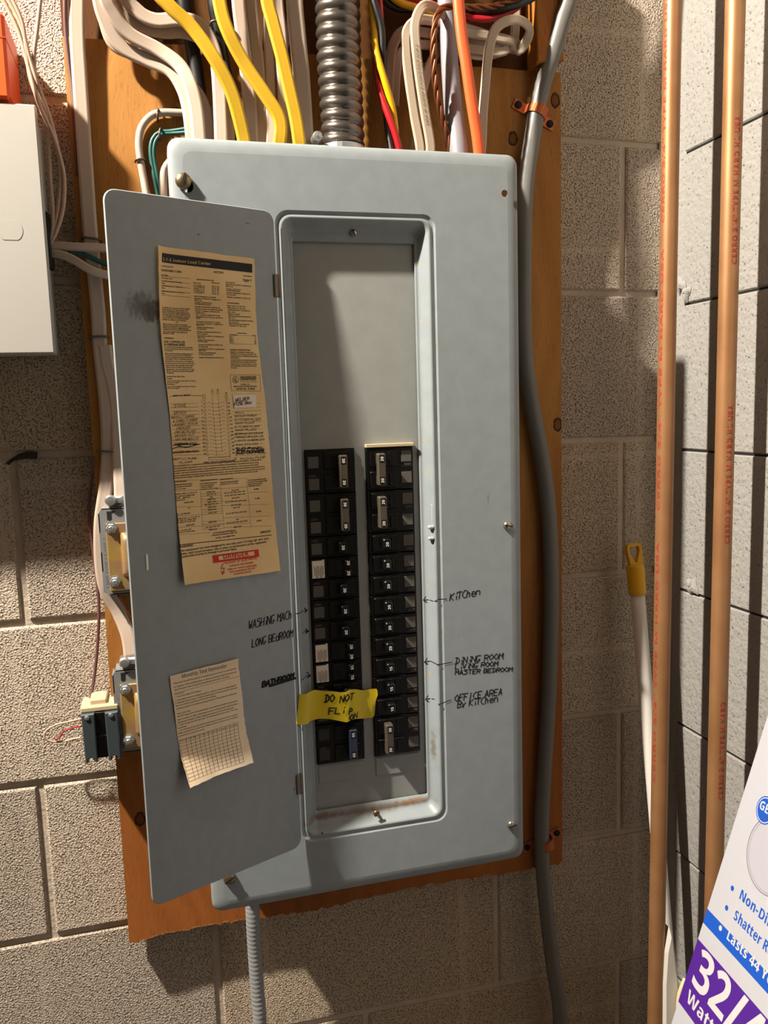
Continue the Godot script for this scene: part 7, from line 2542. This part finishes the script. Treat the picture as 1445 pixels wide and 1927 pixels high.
	cable("house_cable", v3([168.8, 1633.5, 80.0, 172.0, 1660.9, 80.0, 175.5, 1702.2, 78.0, 180.3, 1739.9, 76.0, 185.8, 1774.4, 74.0, 195.3, 1800.2, 72.0, 214.4, 1812.9, 70.0, 233.0, 1815.0, 66.0, 245.7, 1809.4, 60.0, 244.1, 1797.5, 54.0, 235.9, 1788.0, 48.0, 232.8, 1799.4, 44.0, 235.4, 1825.5, 42.0, 237.4, 1875.4, 42.0, 238.5, 1985.3, 42.0]), loop_s, M.nm_cream, "white cable looping over at the far upper right, right of the orange cable", "cable", "white looped cables at the upper right")
	# bare copper ground
	var bare := v3([136.8, 1638.0, 70.0, 133.8, 1660.1, 72.0, 126.1, 1684.8, 76.0, 117.3, 1710.2, 80.0, 111.4, 1744.1, 84.0, 111.5, 1778.6, 86.0, 116.7, 1803.3, 84.0, 131.0, 1817.1, 78.0, 160.8, 1822.7, 70.0, 197.7, 1829.8, 64.0, 231.1, 1844.4, 60.0, 257.1, 1869.7, 58.0])
	for k in 3:
		cable("copper_strand", strand(bare, 0.0022, 0.05, TAU * k / 3.0), circle(0.0021, 8), M.bare_copper, ["bare brown copper ground wire twisted down beside the printed white loop, first strand", "bare brown copper ground wire, second strand of the twist", "bare brown copper ground wire, third strand of the twist"][k], "wire", "strands of the bare copper ground wire")
	cable("grey_cable", v3([137.8, 1963.9, 58.0, 139.3, 1847.4, 56.0, 141.1, 1800.2, 54.0, 141.5, 1756.8, 56.0, 142.6, 1711.8, 62.0, 143.4, 1664.9, 74.0, 144.7, 1633.0, 78.0]), circle(0.0112, 20), M.lavender, "thick pale grey cable between the bare copper wire and the orange cable", "cable")
	cable("orange_cable", v3([135.2, 1944.3, 92.0, 140.1, 1830.9, 92.0, 143.8, 1784.6, 92.0, 149.1, 1749.7, 92.0, 155.9, 1709.1, 90.0, 162.2, 1676.9, 88.0, 166.0, 1653.3, 86.0, 169.2, 1629.3, 84.0]), oval(0.0140, 0.0105), M.orange_wire, "bright orange cable entering the panel's top right", "cable")
	# grey service cable down the right side
	var sc := v3([328.7, 1986.1, 60.0, 305.2, 1862.9, 56.0, 294.7, 1826.2, 52.0, 285.8, 1793.2, 46.0, 275.3, 1759.6, 40.0, 267.3, 1725.0, 36.0, 258.8, 1682.1, 36.0, 251.8, 1642.4, 36.0, 247.6, 1595.8, 36.0, 246.2, 1528.7, 36.0, 245.6, 1460.6, 36.0, 248.9, 1398.2, 36.0, 259.1, 1334.7, 36.0, 270.5, 1277.2, 36.0, 278.8, 1218.7, 36.0, 283.2, 1152.1, 36.0, 283.6, 1062.1, 36.0, 279.8, 947.6, 36.0, 271.8, 831.0, 36.0, 267.0, 735.5, 36.0, 273.4, 642.1, 32.0, 285.0, 537.7, 30.0, 297.5, 423.0, 30.0, 264.0, 380.0, 30.0, 268.0, 250.0, 30.0, 270.0, 10.0, 30.0])
	cable("service_cable", sc, circle(0.0108, 22), M.service_grey, "long thick grey service cable running down the panel's right side", "cable")
	strap(Vector3(0.2675, 1.7216, 0.0245), Vector3(0.9, -0.42, 0), 0.0112, "copper strap on the grey service cable at the upper right, above the panel's corner")
	strap(Vector3(0.2725, 0.7205, 0.0245), Vector3(0.95, 0.28, 0), 0.0112, "shadowed copper strap on the grey service cable by the panel's lower right corner")
	# conduit leaving the bottom
	o = thing("bottom_conduit", Vector3(-0.1473, 0.7053, 0.055), "grey flexible conduit leaving the underside of the panel", "conduit")
	s = st_new()
	tube_on(s, frames(v3([-149.0, 730.9, 58.0, -149.0, 700.3, 56.0, -148.6, 651.8, 50.0, -147.5, 595.8, 46.0, -146.6, 536.6, 44.0, -152.0, 380.0, 38.0, -150.0, 200.0, 36.0, -150.0, 10.0, 36.0]), 0.0016), circle(0.0093, 20), func(run: float, ang: float) -> float: return 0.972 + 0.028 * sin(TAU * run / 0.0066))
	part("ribbed_tube", s, M.conduit_grey, o, -o.position)
	# staples
	staple(Vector3(-0.2884, 1.5515, 0.0335), 0.019, -0.12, "staple over the long white cable beside the white cabinet, highest of three")
	staple(Vector3(-0.288, 1.4411, 0.0335), 0.019, 0.02, "staple over the long white cable where a branch splits off")
	staple(Vector3(-0.2889, 1.308, 0.0335), 0.019, -0.08, "staple over the long white cable above the upper transformer, lowest of three")
	staple(Vector3(-0.2063, 1.6918, 0.0345), 0.010, 1.45, "thin staple over the bend of the round white cable at its top")
	staple(Vector3(-0.2289, 1.6406, 0.0345), 0.010, 0.1, "thin staple over the round white cable just above the door edge")
	staple(Vector3(-0.2052, 1.671, 0.0345), 0.010, 1.4, "thin staple over the twin green wires")
	# thin low-voltage wires at the far left
	var lg := "thin pinkish wires beside the orange box"
	cable("thin_wire", v3([-363.0, 1786.4, 108.0, -350.9, 1765.2, 108.0, -339.7, 1738.5, 108.0, -333.5, 1708.4, 108.0, -327.7, 1677.9, 108.0, -323.8, 1666.0, 90.0, -317.6, 1650.6, 72.0, -312.7, 1629.0, 62.0, -310.9, 1607.9, 58.0, -315.2, 1577.7, 54.0, -325.2, 1552.6, 50.0, -335.8, 1537.1, 46.0]), circle(0.0022, 8), M.pink_wire, "thin pinkish wire bowing furthest right past the orange box into the white cabinet", "wire", lg)
	cable("thin_wire", v3([-358.0, 1786.9, 108.0, -346.0, 1765.6, 108.0, -336.7, 1743.7, 108.0, -331.1, 1713.7, 108.0, -324.4, 1685.1, 106.0, -319.8, 1670.2, 86.0, -316.2, 1651.3, 70.0, -314.0, 1629.5, 60.0, -315.1, 1605.4, 56.0, -321.0, 1574.9, 53.0, -328.7, 1552.7, 49.0, -335.6, 1538.8, 46.0]), circle(0.0022, 8), M.pink_wire, "thin pinkish wire, the middle one bowing into the white cabinet", "wire", lg)
	cable("thin_wire", v3([-353.1, 1787.4, 108.0, -342.8, 1767.4, 108.0, -335.5, 1746.4, 108.0, -333.7, 1718.6, 108.0, -331.9, 1693.9, 106.0, -326.5, 1674.4, 88.0, -324.5, 1658.4, 72.0, -324.5, 1634.6, 60.0, -325.4, 1607.8, 56.0, -325.5, 1574.7, 53.0, -328.6, 1552.5, 50.0, -335.7, 1538.2, 46.0]), circle(0.0022, 8), M.pink_wire, "thin pinkish wire hanging nearest to the white cabinet's side", "wire", lg)
	cable("thin_wire", v3([-310.2, 1801.5, 108.0, -316.6, 1770.8, 108.0, -321.8, 1742.5, 108.0, -327.0, 1717.3, 106.0, -328.4, 1696.3, 100.0]), circle(0.0022, 8), M.pink_wire, "short thin wire coming straight down to join the pinkish ones", "wire", lg)
	cable("thin_wire", v3([-296.0, 1835.7, 40.0, -298.0, 1803.9, 38.0, -299.8, 1773.4, 32.0, -299.2, 1741.6, 28.0, -297.9, 1713.9, 27.0, -298.2, 1662.6, 27.0, -298.9, 1622.2, 27.0]), circle(0.0024, 8), M.brown_wire, "thin purplish wire left of the long white cable at the top", "wire")
	cable("thin_wire", v3([-303.9, 1302.1, 28.0, -308.7, 1276.5, 20.0, -313.8, 1247.2, 12.0, -315.0, 1221.4, 12.0, -313.3, 1185.3, 12.0, -311.6, 1139.0, 12.0, -312.6, 1105.8, 12.0, -318.3, 1059.2, 12.0, -325.3, 1020.0, 14.0, -330.5, 999.5, 22.0, -328.2, 988.5, 30.0]), circle(0.0019, 8), M.brown_wire, "thin brown wire hanging down the block wall to the small transformer", "wire")
	cable("thin_wire", v3([-338.8, 985.2, 30.0, -354.7, 981.7, 26.0, -370.3, 979.0, 24.0, -381.0, 973.7, 24.0, -384.2, 967.5, 26.0, -379.3, 960.8, 26.0, -365.6, 957.5, 26.0, -350.0, 960.2, 28.0, -341.9, 962.8, 34.0]), circle(0.0013, 8), M.pink_wire, "thin pale wire looping out left of the small transformer", "wire")
	cable("thin_wire", v3([-340.3, 977.4, 34.0, -352.0, 974.0, 28.0, -361.4, 971.2, 28.0, -366.8, 963.9, 28.0, -372.4, 962.0, 28.0]), circle(0.0010, 8), M.red_wire, "very thin red wire inside the loop left of the small transformer", "wire")
	cable("thin_wire", v3([-287.6, 1133.6, 28.0, -282.4, 1119.7, 27.0, -276.4, 1106.1, 28.0, -269.1, 1092.6, 30.0]), circle(0.0020, 8), M.strap, "thin brown wire beside the cable between the two transformers", "wire")

# ---------- lamp ----------
func build_lamp() -> void:
	var at := LAMP
	var o := thing("light_bulb", Vector3(at.x, 2.9, at.z), "bare round light bulb in a ceiling socket up to the left", "lamp")
	var s := st_new()
	lathe(s, [Vector2(0.05, 0.0), Vector2(0.05, -0.02), Vector2(0.03, -0.05), Vector2(0.018, -0.06), Vector2(0.018, -0.10)], Transform3D(Basis(Vector3(1, 0, 0), Vector3(0, 0, -1), Vector3(0, 1, 0)), Vector3.ZERO), 24)
	part("lamp_socket", s, M.white_plastic, o)
	s = st_new()
	s.set_smooth_group(0)
	var prof := []
	for k in 13:
		var a := PI * k / 12.0
		prof.append(Vector2(maxf(0.0001, sin(a) * BULB), cos(a) * BULB))
	lathe(s, prof, Transform3D(Basis(), Vector3(0, at.y - 2.9, 0)), 24)
	part("bulb_glass", s, M.glow, o)
	o.set_meta("label", "bare round light bulb in a ceiling socket up to the left")
